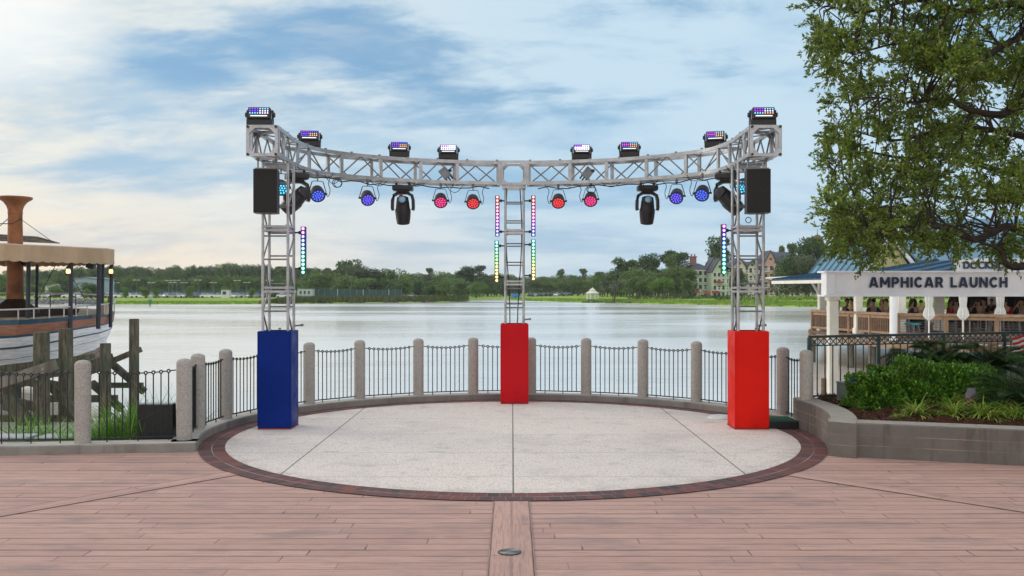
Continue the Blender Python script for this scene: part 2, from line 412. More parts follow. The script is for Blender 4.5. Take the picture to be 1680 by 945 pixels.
# promenade body: sheet with the curved quay edge
NA = 96
def arc(r, a0, a1, n=NA): return [(CX+r*math.sin(a0+(a1-a0)*i/n), CY+r*math.cos(a0+(a1-a0)*i/n)) for i in range(n+1)]
AL, AR = math.radians(-109), math.radians(81.6)
qa = arc(3.66, math.radians(-106), math.radians(84))
poly = [(-60, -30), (-60, 9.45), (-3.45, 9.64)]+[p for p in qa[1:]]+[(3.72, 11.3), (14, 15.05), (60, 15.05), (60, -30)]
tag(MB().prism(poly, -3.0, 0).build('promenade', M['deck']), kind='structure')
strip = lambda a, b_, w, z: (lambda d, n_: [(*(Vector(a)+n_*w), z), (*(Vector(a)-n_*w), z), (*(Vector(b_)-n_*w), z), (*(Vector(b_)+n_*w), z)])((Vector(b_)-Vector(a)).normalized(), Vector((-(Vector(b_)-Vector(a)).normalized().y, (Vector(b_)-Vector(a)).normalized().x)))
def border(name, a, b_, w, off):
    d = Vector(b_)-Vector(a); ang_ = math.atan2(d.y, d.x)
    L = d.length; o = MB().quad((0, -w, 0), (L, -w, 0), (L, w, 0), (0, w, 0)).build(name, deckmat(name+'_plank', 0, (off, w if w < .1 else .135), 1.9), recalc=False)
    o.location = (a[0], a[1], .004); o.rotation_euler = (0, 0, ang_); tag(o, kind='structure')
    e = MB()
    for s_ in (-1, 1): e.quad((0, s_*w-.003, .003), (L, s_*w-.003, .003), (L, s_*w+.003, .003), (0, s_*w+.003, .003))
    e.build('edge_joint', M['joint'], o, recalc=False)
M['joint'] = mat('dark_joint', (.24, .16, .14), .9, col2=(.42, .27, .23), scale=3)
border('paving_border', (-.003, 7.3), (-.003, 1.0), .135, 0)
border('paving_border', (-2.35, 8.36), (-7.2, 2.47), .095, .6)
border('paving_border', (2.35, 8.30), (8.2, 2.30), .095, .2)
# brick ring
m, t, b = newmat('ring_brick')
co = t.n('ShaderNodeTexCoord').outputs['Object']; x, y, z = t.sep(co)
rad = t.m('SQRT', t.m('ADD', t.m('MULTIPLY', x, x), t.m('MULTIPLY', y, y))); an = t.m('ARCTAN2', x, y)
bt = t.n('ShaderNodeTexBrick'); bt.offset = .5; bt.inputs['Scale'].default_value = 1; bt.inputs['Brick Width'].default_value = .102; bt.inputs['Row Height'].default_value = .13
bt.inputs['Mortar Size'].default_value = .004; bt.inputs['Mortar Smooth'].default_value = .3; bt.inputs['Bias'].default_value = 0
t.l.new(t.comb(t.m('MULTIPLY', an, 3.2), t.m('SUBTRACT', rad, 3.07), 0), bt.inputs['Vector'])
bt.inputs['Color1'].default_value = (.20, .05, .035, 1); bt.inputs['Color2'].default_value = (.05, .025, .028, 1); bt.inputs['Mortar'].default_value = (.20, .15, .13, 1)
c = t.mix(t.ramp(t.noise(co, 4, 4), .42, .7, 0, .55), bt.outputs[0], (.10, .05, .05))
c = t.mix(t.ramp(t.noise(co, 60, 4), .5, .8, 0, .5), c, (.05, .03, .03))
wl = t.m('MULTIPLY', t.ramp(t.m('ABSOLUTE', t.m('SUBTRACT', rad, 3.20)), .002, .006, 1, 0), t.ramp(t.noise(co, 1.2, 3), .47, .55, 0, .6))
c = t.mix(wl, c, (.5, .46, .42))
t.l.new(c, b.inputs['Base Color']); b.inputs['Roughness'].default_value = .7
bp = t.n('ShaderNodeBump'); bp.inputs['Strength'].default_value = .5; bp.inputs['Distance'].default_value = .005; bp.invert = True
t.l.new(bt.outputs['Fac'], bp.inputs['Height']); t.l.new(bp.outputs[0], b.inputs['Normal'])
mb_ = MB(); n = 160
vs = []
for i in range(n):
    a = 2*math.pi*i/n; vs += [(R0*math.sin(a), R0*math.cos(a), 0), (R1*math.sin(a), R1*math.cos(a), 0)]
mb_.add(vs, [(2*i, 2*i+1, (2*i+3) % (2*n), (2*i+2) % (2*n)) for i in range(n)])
o = mb_.build('brick_paving_ring', m, loc=(CX, CY, .008)); tag(o, kind='structure')
for p in o.data.polygons:
    pass
if o.data.polygons[0].normal.z < 0: o.data.flip_normals()
# pale disc
m, t, b = newmat('exposed_aggregate')
co = t.n('ShaderNodeTexCoord').outputs['Object']; x, y, z = t.sep(co)
vz = t.n('ShaderNodeTexVoronoi'); vz.inputs['Scale'].default_value = 105; t.l.new(co, vz.inputs['Vector'])
cs = t.sep(vz.outputs['Color'])[0]
c = t.mix(cs, (.62, .535, .485), (.85, .76, .70))
c = t.mix(t.ramp(cs, .90, .97, 0, .75), c, (.20, .17, .155))
c = t.mix(t.ramp(t.noise(co, .9, 5, .6), .45, .75, 0, .45), c, (.45, .41, .39))
c = t.mix(t.ramp(t.noise(co, 3.5, 6, .7), .54, .68, 0, .35), c, (.36, .32, .30))
rdist = t.m('SQRT', t.m('ADD', t.m('MULTIPLY', x, x), t.m('MULTIPLY', y, y)))
c = t.mix(t.m('MULTIPLY', t.ramp(rdist, 2.85, 3.07, 0, .5), t.ramp(t.noise(co, 6, 4), .35, .65)), c, (.36, .30, .27))
c = t.mix(t.ramp(t.noise(co, 7, 5, .7), .64, .72, 0, .6), c, (.30, .27, .25))
def near(v, v0, w): return t.ramp(t.m('ABSOLUTE', t.m('SUBTRACT', v, v0)), w*.5, w*1.3, 1, 0)
jt = t.m('MAXIMUM', t.m('MAXIMUM', near(x, 0.0, .007), near(x, -2.02, .007)), near(x, 2.02, .007))
c = t.mix(t.m('MULTIPLY', jt, .85), c, (.06, .055, .05))
jh = None
for v in (1.27, -.03, -1.21, -2.42):
    q = near(y, v, .006); jh = q if jh is None else t.m('MAXIMUM', jh, q)
c = t.mix(t.m('MULTIPLY', jh, .65), c, (.16, .14, .13))
t.l.new(c, b.inputs['Base Color']); b.inputs['Roughness'].default_value = .8; b.inputs['Specular IOR Level'].default_value = .3
bp = t.n('ShaderNodeBump'); bp.inputs['Strength'].default_value = .35; bp.inputs['Distance'].default_value = .003
t.l.new(vz.outputs['Distance'], bp.inputs['Height']); t.l.new(bp.outputs[0], b.inputs['Normal'])
o = MB().add([(0, 0, 0)]+[(R0*math.sin(2*math.pi*i/n), R0*math.cos(2*math.pi*i/n), 0) for i in range(n)], [(0, i+1, (i+1) % n+1) for i in range(n)]).build('concrete_disc', m, loc=(CX, CY, .010), recalc=False)
if o.data.polygons[0].normal.z < 0: o.data.flip_normals()
tag(o, kind='structure')
# drain
dr = thing('floor_drain', 'round dark grated drain cover set in the middle paving strip', 'drain', (-.015, 5.74, .004))
MB().lathe([(.06, .0005), (.01, .001)], n=28).build('well', M['black'], dr)
MB().lathe([(.072, 0), (.072, .004), (.064, .005), (.064, .002)], n=28).build('rim', M['blackm'], dr)
g_ = MB(); [g_.torus((0, 0, .005), r_, .0035, 26, 4) for r_ in (.012, .024, .036, .048, .060)]; [g_.tube((.062*math.cos(a), .062*math.sin(a), .005), (-.062*math.cos(a), -.062*math.sin(a), .005), .002, n=4) for a in (0, 1.05, 2.1)]
g_.build('grate', M['alud'], dr)
# ---------------------------------------------------------------- curb
def ribbon(path, thick, z0, z1, side=1, ch=.012):
    """wall following a plan path, thickness to one side, chamfered top"""
    pts = [Vector(p) for p in path]; off = []
    for i, p in enumerate(pts):
        a = pts[max(i-1, 0)]; b_ = pts[min(i+1, len(pts)-1)]; d = (b_-a).normalized(); off.append(Vector((-d.y, d.x))*side)
    prof_ = [(0, z0), (0, z1-ch), (ch, z1), (thick-ch, z1), (thick, z1-ch), (thick, z0)]
    vs = []; fs = []; n_ = len(prof_)
    for p, o_ in zip(pts, off):
        for s_, zz_ in prof_: q = p+o_*s_; vs.append((q.x, q.y, zz_))
    for i in range(len(pts)-1):
        for k in range(n_-1): fs.append((i*n_+k, i*n_+k+1, (i+1)*n_+k+1, (i+1)*n_+k))
    fs += [tuple(range(n_)), tuple(range((len(pts)-1)*n_, len(pts)*n_))]
    return MB().add(vs, fs)
def stained(name, base, stain, warm, scale=2.2):
    m, t, b = newmat(name)
    co = t.n('ShaderNodeTexCoord').outputs['Object']; x, y, z = t.sep(co)
    n1 = t.noise(co, scale, 6, .65); vert = t.noise(t.comb(t.m('MULTIPLY', x, 5), t.m('MULTIPLY', y, 5), t.m('MULTIPLY', z, .8)), 1.2, 5, .6)
    c = t.mix(t.ramp(n1, .35, .7), dark(base, .75), base)
    c = t.mix(t.ramp(vert, .5, .72, 0, .7), c, stain)
    c = t.mix(t.ramp(t.noise(co, scale*1.7, 4), .58, .72, 0, .55), c, warm)
    c = t.mix(t.ramp(t.noise(co, 90, 3), .5, .8, 0, .4), c, dark(base, .45))
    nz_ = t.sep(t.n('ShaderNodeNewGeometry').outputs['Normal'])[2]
    c = t.mix(t.ramp(nz_, .75, .95), c, t.mix(t.ramp(t.noise(co, 6, 5, .7), .45, .75, 0, .6), tuple(min(.6, v*1.75) for v in base), dark(base, .9)))  # upward faces lightened by normal: sky light painted into the colour
    t.l.new(c, b.inputs['Base Color']); b.inputs['Roughness'].default_value = .9; b.inputs['Specular IOR Level'].default_value = .15
    bp = t.n('ShaderNodeBump'); bp.inputs['Strength'].default_value = .4; bp.inputs['Distance'].default_value = .006
    t.l.new(t.noise(co, 45, 5), bp.inputs['Height']); t.l.new(bp.outputs[0], b.inputs['Normal'])
    return m
M['curb'] = stained('curb_concrete_stained_lit_top', (.30, .28, .255), (.16, .145, .13), (.22, .15, .10))
a0 = math.radians(-109.3)
cpath = [(-12, 9.0), (-4.98, 9.13), (-3.16, 9.365)]+arc(3.335, math.radians(-107.5), math.radians(82.5), 80)
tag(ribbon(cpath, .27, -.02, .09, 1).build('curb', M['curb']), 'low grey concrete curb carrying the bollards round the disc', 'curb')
# ---------------------------------------------------------------- bollards and fence
M['bollard'] = None
m, t, b = newmat('bollard_aggregate')
co = t.n('ShaderNodeTexCoord').outputs['Object']
vz = t.n('ShaderNodeTexVoronoi'); vz.inputs['Scale'].default_value = 95; t.l.new(co, vz.inputs['Vector']); cs = t.sep(vz.outputs['Color'])[0]
c = t.mix(cs, (.34, .315, .285), (.47, .44, .405)); c = t.mix(t.ramp(cs, .88, .97, 0, .6), c, (.19, .16, .14))
c = t.mix(t.ramp(t.noise(co, 5, 5, .6), .5, .75, 0, .5), c, (.26, .24, .21))
t.l.new(c, b.inputs['Base Color']); b.inputs['Roughness'].default_value = .85; b.inputs['Specular IOR Level'].default_value = .2
bp = t.n('ShaderNodeBump'); bp.inputs['Strength'].default_value = .5; bp.inputs['Distance'].default_value = .004; t.l.new(vz.outputs['Distance'], bp.inputs['Height']); t.l.new(bp.outputs[0], b.inputs['Normal'])
M['bollard'] = m
angs = [105, 92.3, 79, 65.5, 52, 38.3, 23.3, 9.7, -4.5, -18.1, -32.4, -46.5, -60, -72.6, -81.6]     # degrees left of straight ahead
BP = [Vector((PX(-35, 9.28), 9.28)), Vector((PX(136, 9.35), 9.35))]+[Vector((CX-RB*math.sin(math.radians(a)), CY+RB*math.cos(math.radians(a)))) for a in angs]
where = ['on the left curb outside the row of timber piles', 'alone on the straight curb before the timber piles', 'at the corner where the straight curb meets the curve', 'just behind the corner bollard beside the black panel', 'left of the blue tower cover', 'hidden just behind the blue tower cover', 'first to the right of the blue tower cover', 'second to the right of the blue tower cover', 'third to the right of the blue tower cover', 'first to the left of the middle red cover', 'tucked against the right side of the middle red cover', 'third to the left of the right hand red cover', 'second to the left of the right hand red cover', 'first to the left of the right hand red cover', 'behind the right hand red cover', 'between the right hand red cover and the green railing', 'at the foot of the green railing and planter wall']
bo = MB().lathe([(.077, 0), (.077, .782), (.0745, .796), (.064, .811), (.042, .823), (.014, .829)], n=28).build('bollard', M['bollard'], smooth=True)
for i, p in enumerate(BP):
    o = bo if i == 0 else bo.copy()
    if i: COL.objects.link(o)
    o.location = (p.x, p.y, .088); o.rotation_euler = (0, 0, i*1.3)
    tag(o, 'domed pebble concrete bollard '+where[i], 'bollard', 'domed bollards along the curb')
ball = MB().torus((0, 0, 0), .014, .006, 10, 5, Matrix.Rotation(math.pi/2, 3, 'X')).v
def bay(i, A, B, dark_mesh=False):
    d = (B-A); L = d.length; d.normalize(); a = A+d*.078; b_ = B-d*.078; l = (b_-a).length; ang_ = math.atan2(d.y, d.x)
    nm = ['beyond the left edge bollard', 'before the timber piles at far left', 'before the reeds and the black box', 'covered by a black panel at the curb corner', 'left of the blue tower cover, four along', 'directly left of the blue tower cover', 'directly right of the blue tower cover', 'one bay right of the blue tower cover', 'two bays right of the blue tower cover', 'three bays right of the blue tower cover', 'behind the middle red cover', 'one bay right of the middle red cover', 'two bays right of the middle red cover', 'three bays right of the middle red cover', 'directly left of the right hand red cover', 'directly right of the right hand red cover', 'last bay ending at the green railing'][i]
    th = thing('chain_fence_panel', 'black chain topped fence bay '+nm, 'fence', (a.x, a.y, 0), ang_, 'chain topped fence bays between bollards')
    ch = MB(); n = max(6, round(l/.070)); sag = .026
    zc = lambda s_: .80-sag*4*s_*(1-s_)
    pts = [(l*k/n, 0, zc(k/n)) for k in range(n+1)]
    for k in range(n+1):
        x_, _, z_ = pts[k]
        if 0 < k < n:
            ch.torus((x_, 0, z_), .0145, .0075, 10, 5, Matrix.Rotation(math.pi/2, 3, 'X'))
        if k < n:
            p0 = Vector(pts[k]); p1 = Vector(pts[k+1]); dd = (p1-p0)
            ch.tube(p0+dd*(.15 if k else 0), p1-dd*(.15 if k < n-1 else 0), .0065, n=5)
    ch.build('chain', M['blackm'], th, smooth=True)
    rl = MB().box((l/2, 0, .128), (l, .014, .014)); rl.build('bottom_rail', M['blackm'], th)
    rod0 = None
    for k in range(1, n):
        x_, _, z_ = pts[k]; low = .088 if k % 4 == 2 else .13
        rd = MB().tube((x_, 0, low), (x_, 0, z_-.016), .0066, n=5).build('rod', M['blackm'], th)
    if dark_mesh: MB().box((l/2, -.015, .46), (l*.92, .012, .62)).build('mesh_panel', M['black'], th)
    return th
for i in range(len(BP)-1): bay(i, BP[i], BP[i+1], i == 3 and False)
# the dark panel at the corner bay
A, B = BP[2], BP[3]; mid = (A+B)/2; dv = (B-A).normalized(); nv = Vector((dv.y, -dv.x))
pn = MB().cbox((0, 0, 0), ((B-A).length-.17, .012, .66), .004).build('fence_cover', M['black'], loc=(mid.x-nv.x*.03, mid.y-nv.y*.03, .46)); pn.rotation_euler = (0, 0, math.atan2(dv.y, dv.x))
tag(pn, 'flat black panel fixed inside the fence at the curb corner', 'panel')

# ---------------------------------------------------------------- tower covers
def paint(name, c1, c2, r=.38):
    m, t, b = newmat(name)
    co = t.n('ShaderNodeTexCoord').outputs['Object']
    c = t.mix(t.ramp(t.noise(co, 2.4, 5, .6), .4, .7), c1, c2)
    sc = t.ramp(t.noise(co, 9, 6, .75), .63, .72, 0, .22); c = t.mix(sc, c, dark(c1, .45))
    x, y, z = t.sep(co); c = t.mix(t.m('MULTIPLY', t.ramp(z, .0, .10, .5, 0), t.ramp(t.noise(co, 14, 4), .35, .65)), c, dark(c1, .5))
    t.l.new(c, b.inputs['Base Color']); b.inputs['Roughness'].default_value = r; b.inputs['Specular IOR Level'].default_value = .12
    t.l.new(t.ramp(t.noise(co, 7, 5), .3, .7, r-.06, r+.18), b.inputs['Roughness'])
    bp = t.n('ShaderNodeBump'); bp.inputs['Strength'].default_value = .5; bp.inputs['Distance'].default_value = .02; t.l.new(t.noise(co, 3.5, 3), bp.inputs['Height']); t.l.new(bp.outputs[0], b.inputs['Normal'])
    return m
M['blue'] = paint('blue_painted_panel', (.002, .020, .18), (.002, .026, .22)); M['red'] = paint('red_painted_panel', (.72, .012, .005), (.64, .009, .005))
M['redd'] = paint('deep_red_painted_panel', (.56, .008, .014), (.50, .006, .012))
def cover(label, loc, w, mt, foot):
    th = thing('tower_cover', label, 'box', loc, 0, 'painted covers round the truss tower feet'); h = 1.115; t_ = .012
    c = MB()
    for s_ in (-1, 1):
        c.cbox((0, s_*(w/2-t_/2), h/2+.012), (w, t_, h), .003); c.cbox((s_*(w/2-t_/2), 0, h/2+.012), (t_, w-2*t_-.003, h), .003)
    c.build('side_panels', mt, th)
    r = MB()
    for s_ in (-1, 1): r.box((0, s_*(w/2-.014), h+.014), (w-.006, .02, .006)); r.box((s_*(w/2-.014), 0, h+.014), (.02, w-.046, .006))
    r.build('top_edge', mt, th)
    f = MB(); f.box((0, 0, .008), (w+.008, w+.008, .012)); f.build('base_skirt', foot, th)
    e = MB()
    for sx in (-1, 1): e.cbox((sx*(w/2), -(w/2), h/2+.02), (.012, .012, h-.02), .003)
    e.build('corner_trim', mt, th)
    return th
FB = mat('cover_base_dark_red', (.28, .01, .01), .6); FO = mat('cover_base_orange', (.35, .03, .02), .6)
TW = {'l': (-2.735, 10.995), 'm': (.035, 13.45), 'r': (2.76, 10.995)}
cover('tall blue square cover round the foot of the left tower', (*TW['l'], .01), .38, M['blue'], FO)
cover('tall red square cover round the foot of the middle tower', (*TW['m'], .01), .385, M['redd'], FB)
cover('tall red square cover round the foot of the right tower', (*TW['r'], .01), .385, M['red'], FB)
# ---------------------------------------------------------------- truss towers
def tower(label, loc, topz, s_=.33, plates=(1.62, 2.33)):
    th = thing('truss_tower', label, 'truss tower', (loc[0], loc[1], 0), 0, 'aluminium ladder truss towers')
    h = s_/2-.02; r = .017; z0 = .05
    for sx in (-1, 1):
        for sy in (-1, 1):
            MB().tube((sx*h, sy*h, z0), (sx*h, sy*h, topz), r, n=10).build('leg', M['alu'], th, smooth=True)
    rungs = MB(); zs = []; z = z0+.12; k = 0
    while z < topz-.1: zs.append(z); z += (.27, .33)[k % 2]; k += 1
    for k, z in enumerate(zs):
        rungs.tube((-h, -h, z), (h, -h, z), .0095, n=6); rungs.tube((-h, h, z+.05), (h, h, z+.05), .0095, n=6)
    rungs.each('rung', M['alud'], th, smooth=True)
    dg = MB()
    for sx in (-1, 1):
        for k, (za, zb) in enumerate(zip(zs, zs[1:])):
            s2 = -1 if k % 2 else 1
            dg.tube((sx*h, -s2*h, za), (sx*h, s2*h, zb), .0095, n=6)
    dg.each('diagonal_brace', M['alud'], th, smooth=True)
    for zp in plates:
        pl = MB()
        for dz in (-.022, .022):
            for sy in (-1, 1): pl.box((0, sy*h, zp+dz), (2*h+.02, .03, .024))
            for sx in (-1, 1): pl.box((sx*h, 0, zp+dz), (.03, 2*h-.032, .024))
        for sx in (-1, 1):
            for sy in (-1, 1): pl.tube((sx*(h-.03), sy*(h-.03), zp-.045), (sx*(h-.03), sy*(h-.03), zp+.045), .008, n=6)
        pl.build('joint_plate', M['alu'], th)
    cl = MB(); cl.tube((h, h, 1.19), (h+.1, h, 1.20), .011, n=8); cl.box((h+.1, h, 1.2), (.02, .05, .03)); cl.tube((h-.09, -h, 1.17), (h-.09, -h-.05, 1.17), .012, n=8)
    cl.build('clamp', M['alud'], th)
    return th
tower('left truss tower rising from the blue cover', TW['l'], 3.09)
tower('middle truss tower rising from the red cover at the back', TW['m'], 3.09, .30, (1.72, 2.45))
tower('right truss tower rising from the red cover at the right', TW['r'], 3.09)
# ---------------------------------------------------------------- curved truss
ZT, ZB, SZ = 3.44, 3.10, .345
half = [(-2.60, 10.41), (-2.61, 10.9), (-2.612, 11.4), (-2.50, 11.97), (-2.24, 12.33), (-1.93, 12.60), (-1.52, 12.86), (-.95, 13.08), (-.40, 13.19), (-.15, 13.215)]
def catmull(P_, n=8):
    P_ = [Vector(p) for p in P_]; Q = [P_[0]*2-P_[1]]+P_+[P_[-1]*2-P_[-2]]; out = []
    for i in range(1, len(Q)-2):
        p0, p1, p2, p3 = Q[i-1:i+3]
        for k in range(n):
            t_ = k/n; out.append(.5*((2*p1)+(p2-p0)*t_+(2*p0-5*p1+4*p2-p3)*t_**2+(3*p1-p0-3*p2+p3)*t_**3))
    return out+[P_[-1]]
def arch_side(sgn, th):
    inner = catmull(half, 6); inner = [Vector((p.x if sgn < 0 else .045-p.x, p.y)) for p in inner]
    outer = []
    for i, p in enumerate(inner):
        d = (inner[min(i+1, len(inner)-1)]-inner[max(i-1, 0)]).normalized(); nn = Vector((-d.y, d.x))*(1 if sgn < 0 else -1)
        if nn.y < 0 and abs(nn.x) < .5: nn = -nn
        outer.append(p+nn*(SZ-.05))
    acc = [0]
    for a, b_ in zip(inner, inner[1:]): acc.append(acc[-1]+(b_-a).length)
    T = acc[-1]
    def at(pl, s_):
        s_ = max(0, min(T, s_))
        for i in range(len(acc)-1):
            if acc[i+1] >= s_: f_ = (s_-acc[i])/(acc[i+1]-acc[i]+1e-9); return pl[i].lerp(pl[i+1], f_)
        return pl[-1]
    for pl in (inner, outer):
        for z in (ZT-.025, ZB+.025):
            MB().path([(p.x, p.y, z) for p in pl], .025, sq=(.036, .043)).build('chord', M['alu'], th)
    joints = [0.03, 1.02, 1.40, 2.02, 2.62, 3.2, 3.72, T-.03]
    for s_ in joints:
        up = MB()
        a = at(inner, s_); b_ = at(outer, s_); dd = (at(inner, s_+.05)-at(inner, s_-.05)).normalized(); rz = math.atan2(dd.y, dd.x)
        for p in (a, b_): up.box((p.x, p.y, (ZT+ZB)/2), (.045, .028, ZT-ZB-.1), rz)
        for z in (ZT-.025, ZB+.025):
            up.tube((a.x, a.y, z), (b_.x, b_.y, z), .013, n=6)
        up.build('upright', M['alu'], th)
    dg = MB()
    for j, (s0, s1) in enumerate(zip(joints, joints[1:])):
        nseg = max(1, round((s1-s0)/.30)); st = (s1-s0)/nseg
        if nseg % 2 and nseg > 1: nseg += 1; st = (s1-s0)/nseg
        for k in range(nseg):
            for pl, fl in ((inner, 0), (outer, 1)):
                A_ = at(pl, s0+st*k); B_ = at(pl, s0+st*(k+1)); up_ = (k+fl+j) % 2
                za, zb = (ZB+.04, ZT-.04) if up_ else (ZT-.04, ZB+.04)
                dg.tube((A_.x, A_.y, za), (B_.x, B_.y, zb), .0095, n=6)
            A_ = at(inner if k % 2 else outer, s0+st*k); B_ = at(outer if k % 2 else inner, s0+st*(k+1))
            for z in (ZT-.02, ZB+.02): dg.tube((A_.x, A_.y, z), (B_.x, B_.y, z), .008, n=6)
    dg.each('diagonal_brace', M['alud'], th, smooth=True)
    bl = MB()
    for s_ in np.arange(.5, T, .42):
        p = at(inner, s_); bl.cbox((p.x, p.y, ZT+.006), (.03, .026, .014), .003); bl.tube((p.x, p.y-.02, ZT-.012), (p.x, p.y-.026, ZT-.012), .005, n=6)
    bl.each('bolt', M['alud'], th)
    return at, inner, outer, T
arch = thing('truss_arch', 'curved silver box truss joining the three towers overhead', 'truss', (0, 0, 0))
atL, inL, outL, TL = arch_side(-1, arch); atR, inR, outR, TR = arch_side(1, arch)
def oct_plate(mb, c, w, h_, axis, mi=None, t_=.02, ring=.034, cut=.062):
    """square plate with an octagonal opening; axis y faces the viewer"""
    o_ = [(-w/2, -h_/2), (w/2, -h_/2), (w/2, h_/2), (-w/2, h_/2)]
    a = w/2-ring; b_ = h_/2-ring
    inn = [(-a+cut, -b_), (a-cut, -b_), (a, -b_+cut), (a, b_-cut), (a-cut, b_), (-a+cut, b_), (-a, b_-cut), (-a, -b_+cut)]
    vs = []
    for yy in (-t_/2, t_/2):
        for p in o_+inn: vs.append((c[0]+p[0], c[1]+yy, c[2]+p[1]) if axis == 'y' else (c[0]+yy, c[1]+p[0], c[2]+p[1]))
    f = [(0, 1, 5, 4), (1, 6, 5), (1, 2, 7, 6), (2, 8, 7), (2, 3, 9, 8), (3, 10, 9), (3, 0, 11, 10), (0, 4, 11)]
    fs = f+[tuple(12+i for i in reversed(q)) for q in f]
    for i in range(4): fs.append((i, (i+1) % 4, 12+(i+1) % 4, 12+i))
    for i in range(8): fs.append((4+i, 12+4+i, 12+4+(i+1) % 8, 4+(i+1) % 8))
    mb.add(vs, fs, mi)
zc = (ZT+ZB)/2
for sgn, nm in ((-1, 'l'), (1, 'r')):
    cx = -2.768 if sgn < 0 else 2.813
    fr = MB(); oct_plate(fr, (cx, 10.40, zc), .352, .347, 'y'); oct_plate(fr, (cx, 10.74, zc), .34, .335, 'y')
    for xx in (-.166, .166): oct_plate(fr, (cx+xx, 10.57, zc), .315, .30, 'x', t_=.012, ring=.03)
    fr.build('corner_block', M['alu'], arch)
    st = MB()
    for a in (-1, 1):
        for b_ in (-1, 1): st.tube((cx+a*.155, 10.385, zc+b_*.153), (cx+a*.155, 10.372, zc+b_*.153), .014, n=10)
    st.each('rubber_stop', M['black'], arch)
    up = MB()
    for yy in (10.95, 11.15):
        for z in (ZB-.012, ZB-.035): up.box((cx+(.03 if sgn < 0 else -.04), yy, z), (.36, .04, .02))
    up.build('tower_head', M['alu'], arch)
cb = MB(); oct_plate(cb, (.022, 13.21, zc), .372, .342, 'y'); oct_plate(cb, (.022, 13.52, zc), .34, .335, 'y')
for z in (ZT-.02, ZB+.02):
    for xx in (-.14, .18): cb.tube((xx, 13.225, z), (xx, 13.51, z), .018, n=8)
for xx in (-.177, .222): cb.box((xx, 13.20, zc), (.022, .05, .345))
cb.build('centre_block', M['alu'], arch)
MB().box((.03, 13.38, ZB-.03), (.34, .31, .03)).build('tower_head', M['alu'], arch)

# ---------------------------------------------------------------- lights
def led_attr(o, cols):
    """cols: list per polygon"""
    at_ = o.data.color_attributes.new('led', 'FLOAT_COLOR', 'CORNER'); buf = []
    for p, c in zip(o.data.polygons, cols): buf += [*c, 1]*p.loop_total
    at_.data.foreach_set('color', buf)
def disc(c, r, n=8, M_=None):
    pts = [Vector((r*math.cos(2*math.pi*i/n), 0, r*math.sin(2*math.pi*i/n))) for i in range(n)]
    if M_ is not None: pts = [M_ @ p for p in pts]
    return [p+Vector(c) for p in pts]
def sr(c): return tuple((v/255)**2.2 for v in c)
PUR, BLU, CYA, ORA, WHI, MAG = (150, 50, 235), (60, 80, 255), (120, 200, 255), (225, 165, 130), (235, 225, 255), (255, 60, 220)
def flood(label, px, side, s_pos, hot, pal, tilt=-8, k=1.0, loc=None, yaw=0):
    if loc is None: s_pos = min(np.arange(.6, TL, .02), key=lambda s_: abs((lambda q: q.x/q.y*F+840-px)((atL if side < 0 else atR)((inL if side < 0 else inR), s_).lerp((atL if side < 0 else atR)((outL if side < 0 else outR), s_), .45))))
    if loc is None:
        at = atL if side < 0 else atR; inn = (inL, outL) if side < 0 else (inR, outR)
        p = at(inn[0], s_pos).lerp(at(inn[1], s_pos), .45); loc = (p.x, p.y, ZT)
    th = thing('led_floodlight', label, 'stage light', loc, yaw, 'led floodlights standing on top of the truss')
    w, d, h = .245*k, .12*k, .16*k; zc_ = .128*k
    Rx = Matrix.Rotation(math.radians(tilt), 3, 'X')
    ba = MB(); ba.cbox((0, 0, .055*k), (w+.03, .115*k, .085*k), .014); ba.tube((0, 0, -.01), (0, 0, .02), .02, n=8)
    for sx in (-1, 1): ba.cbox((sx*.09*k, 0, .008), (.02, .08*k, .016), .004)
    ba.build('base', M['black'], th)
    yk = MB()
    for sx in (-1, 1):
        yk.cbox((sx*(w/2+.010), 0, .135*k), (.018, .055*k, .12*k), .005); yk.tube((sx*(w/2+.018), 0, zc_+.02), (sx*(w/2+.036), 0, zc_+.02), .026*k, n=12)
    yk.each('yoke_arm', M['black'], th)
    hd = MB(); hd.cbox((0, 0, .045*k), (w-.012, .075*k, .125*k), .010, M=Rx); o = hd.build('housing', M['black'], th); o.location = (0, -.03, zc_-.02)
    fin = MB(); [fin.box(Rx @ Vector((0, .042*k, .0+q*.018)), (w-.05, .02, .005), M=Rx) for q in range(-1, 6)]; o = fin.build('cooling_fins', M['black'], th); o.location = (0, -.03, zc_-.02)
    led = MB(); cols = []
    for r_ in range(3):
        for c_ in range(8):
            led.add(disc(Rx @ Vector(((c_-3.5)*.0265*k, -.0395*k, .043*k-r_*.0235*k))+Vector((0, 0, .045*k)), .0080*k*(1.3 if hot else 1), 8, Rx), [tuple(range(8))])
            cols.append(sr(pal[r_][0 if c_ < 4 else 1]))
    o = led.build('led_lens_array', M['ledhot'] if hot else M['led'], th, recalc=False); o.location = (0, -.03, zc_-.02); led_attr(o, cols)
    sb = MB(); sb.box(Rx @ Vector((0, -.0385*k, -.034*k))+Vector((0, 0, .045*k)), (w*.72, .004, .011*k), M=Rx); o = sb.build('strobe_strip', M['hot'], th); o.location = (0, -.03, zc_-.02)
    return th
pA = [(PUR, BLU), (PUR, ORA), (BLU, ORA)]; pB = [(PUR, CYA), (BLU, WHI), (CYA, WHI)]; pC = [((215, 170, 255), WHI), (WHI, WHI), (WHI, (200, 225, 255))]; pD = [(PUR, CYA), (MAG, ORA), (BLU, ORA)]
flood('led floodlight standing highest at the left end block of the truss', 426, -1, 0, False, pB, loc=(PX(427, 10.62), 10.62, ZT), k=1.06, yaw=.03)
flood('small led floodlight where the left arm begins to curve', 508, -1, 1.42, False, pA, yaw=.1)
flood('led floodlight with purple and amber dots on the left arc', 656, -1, 2.78, False, pA, yaw=.08)
flood('brightest white glowing floodlight on the left arc nearest the middle', 735, -1, 3.33, True, pC)
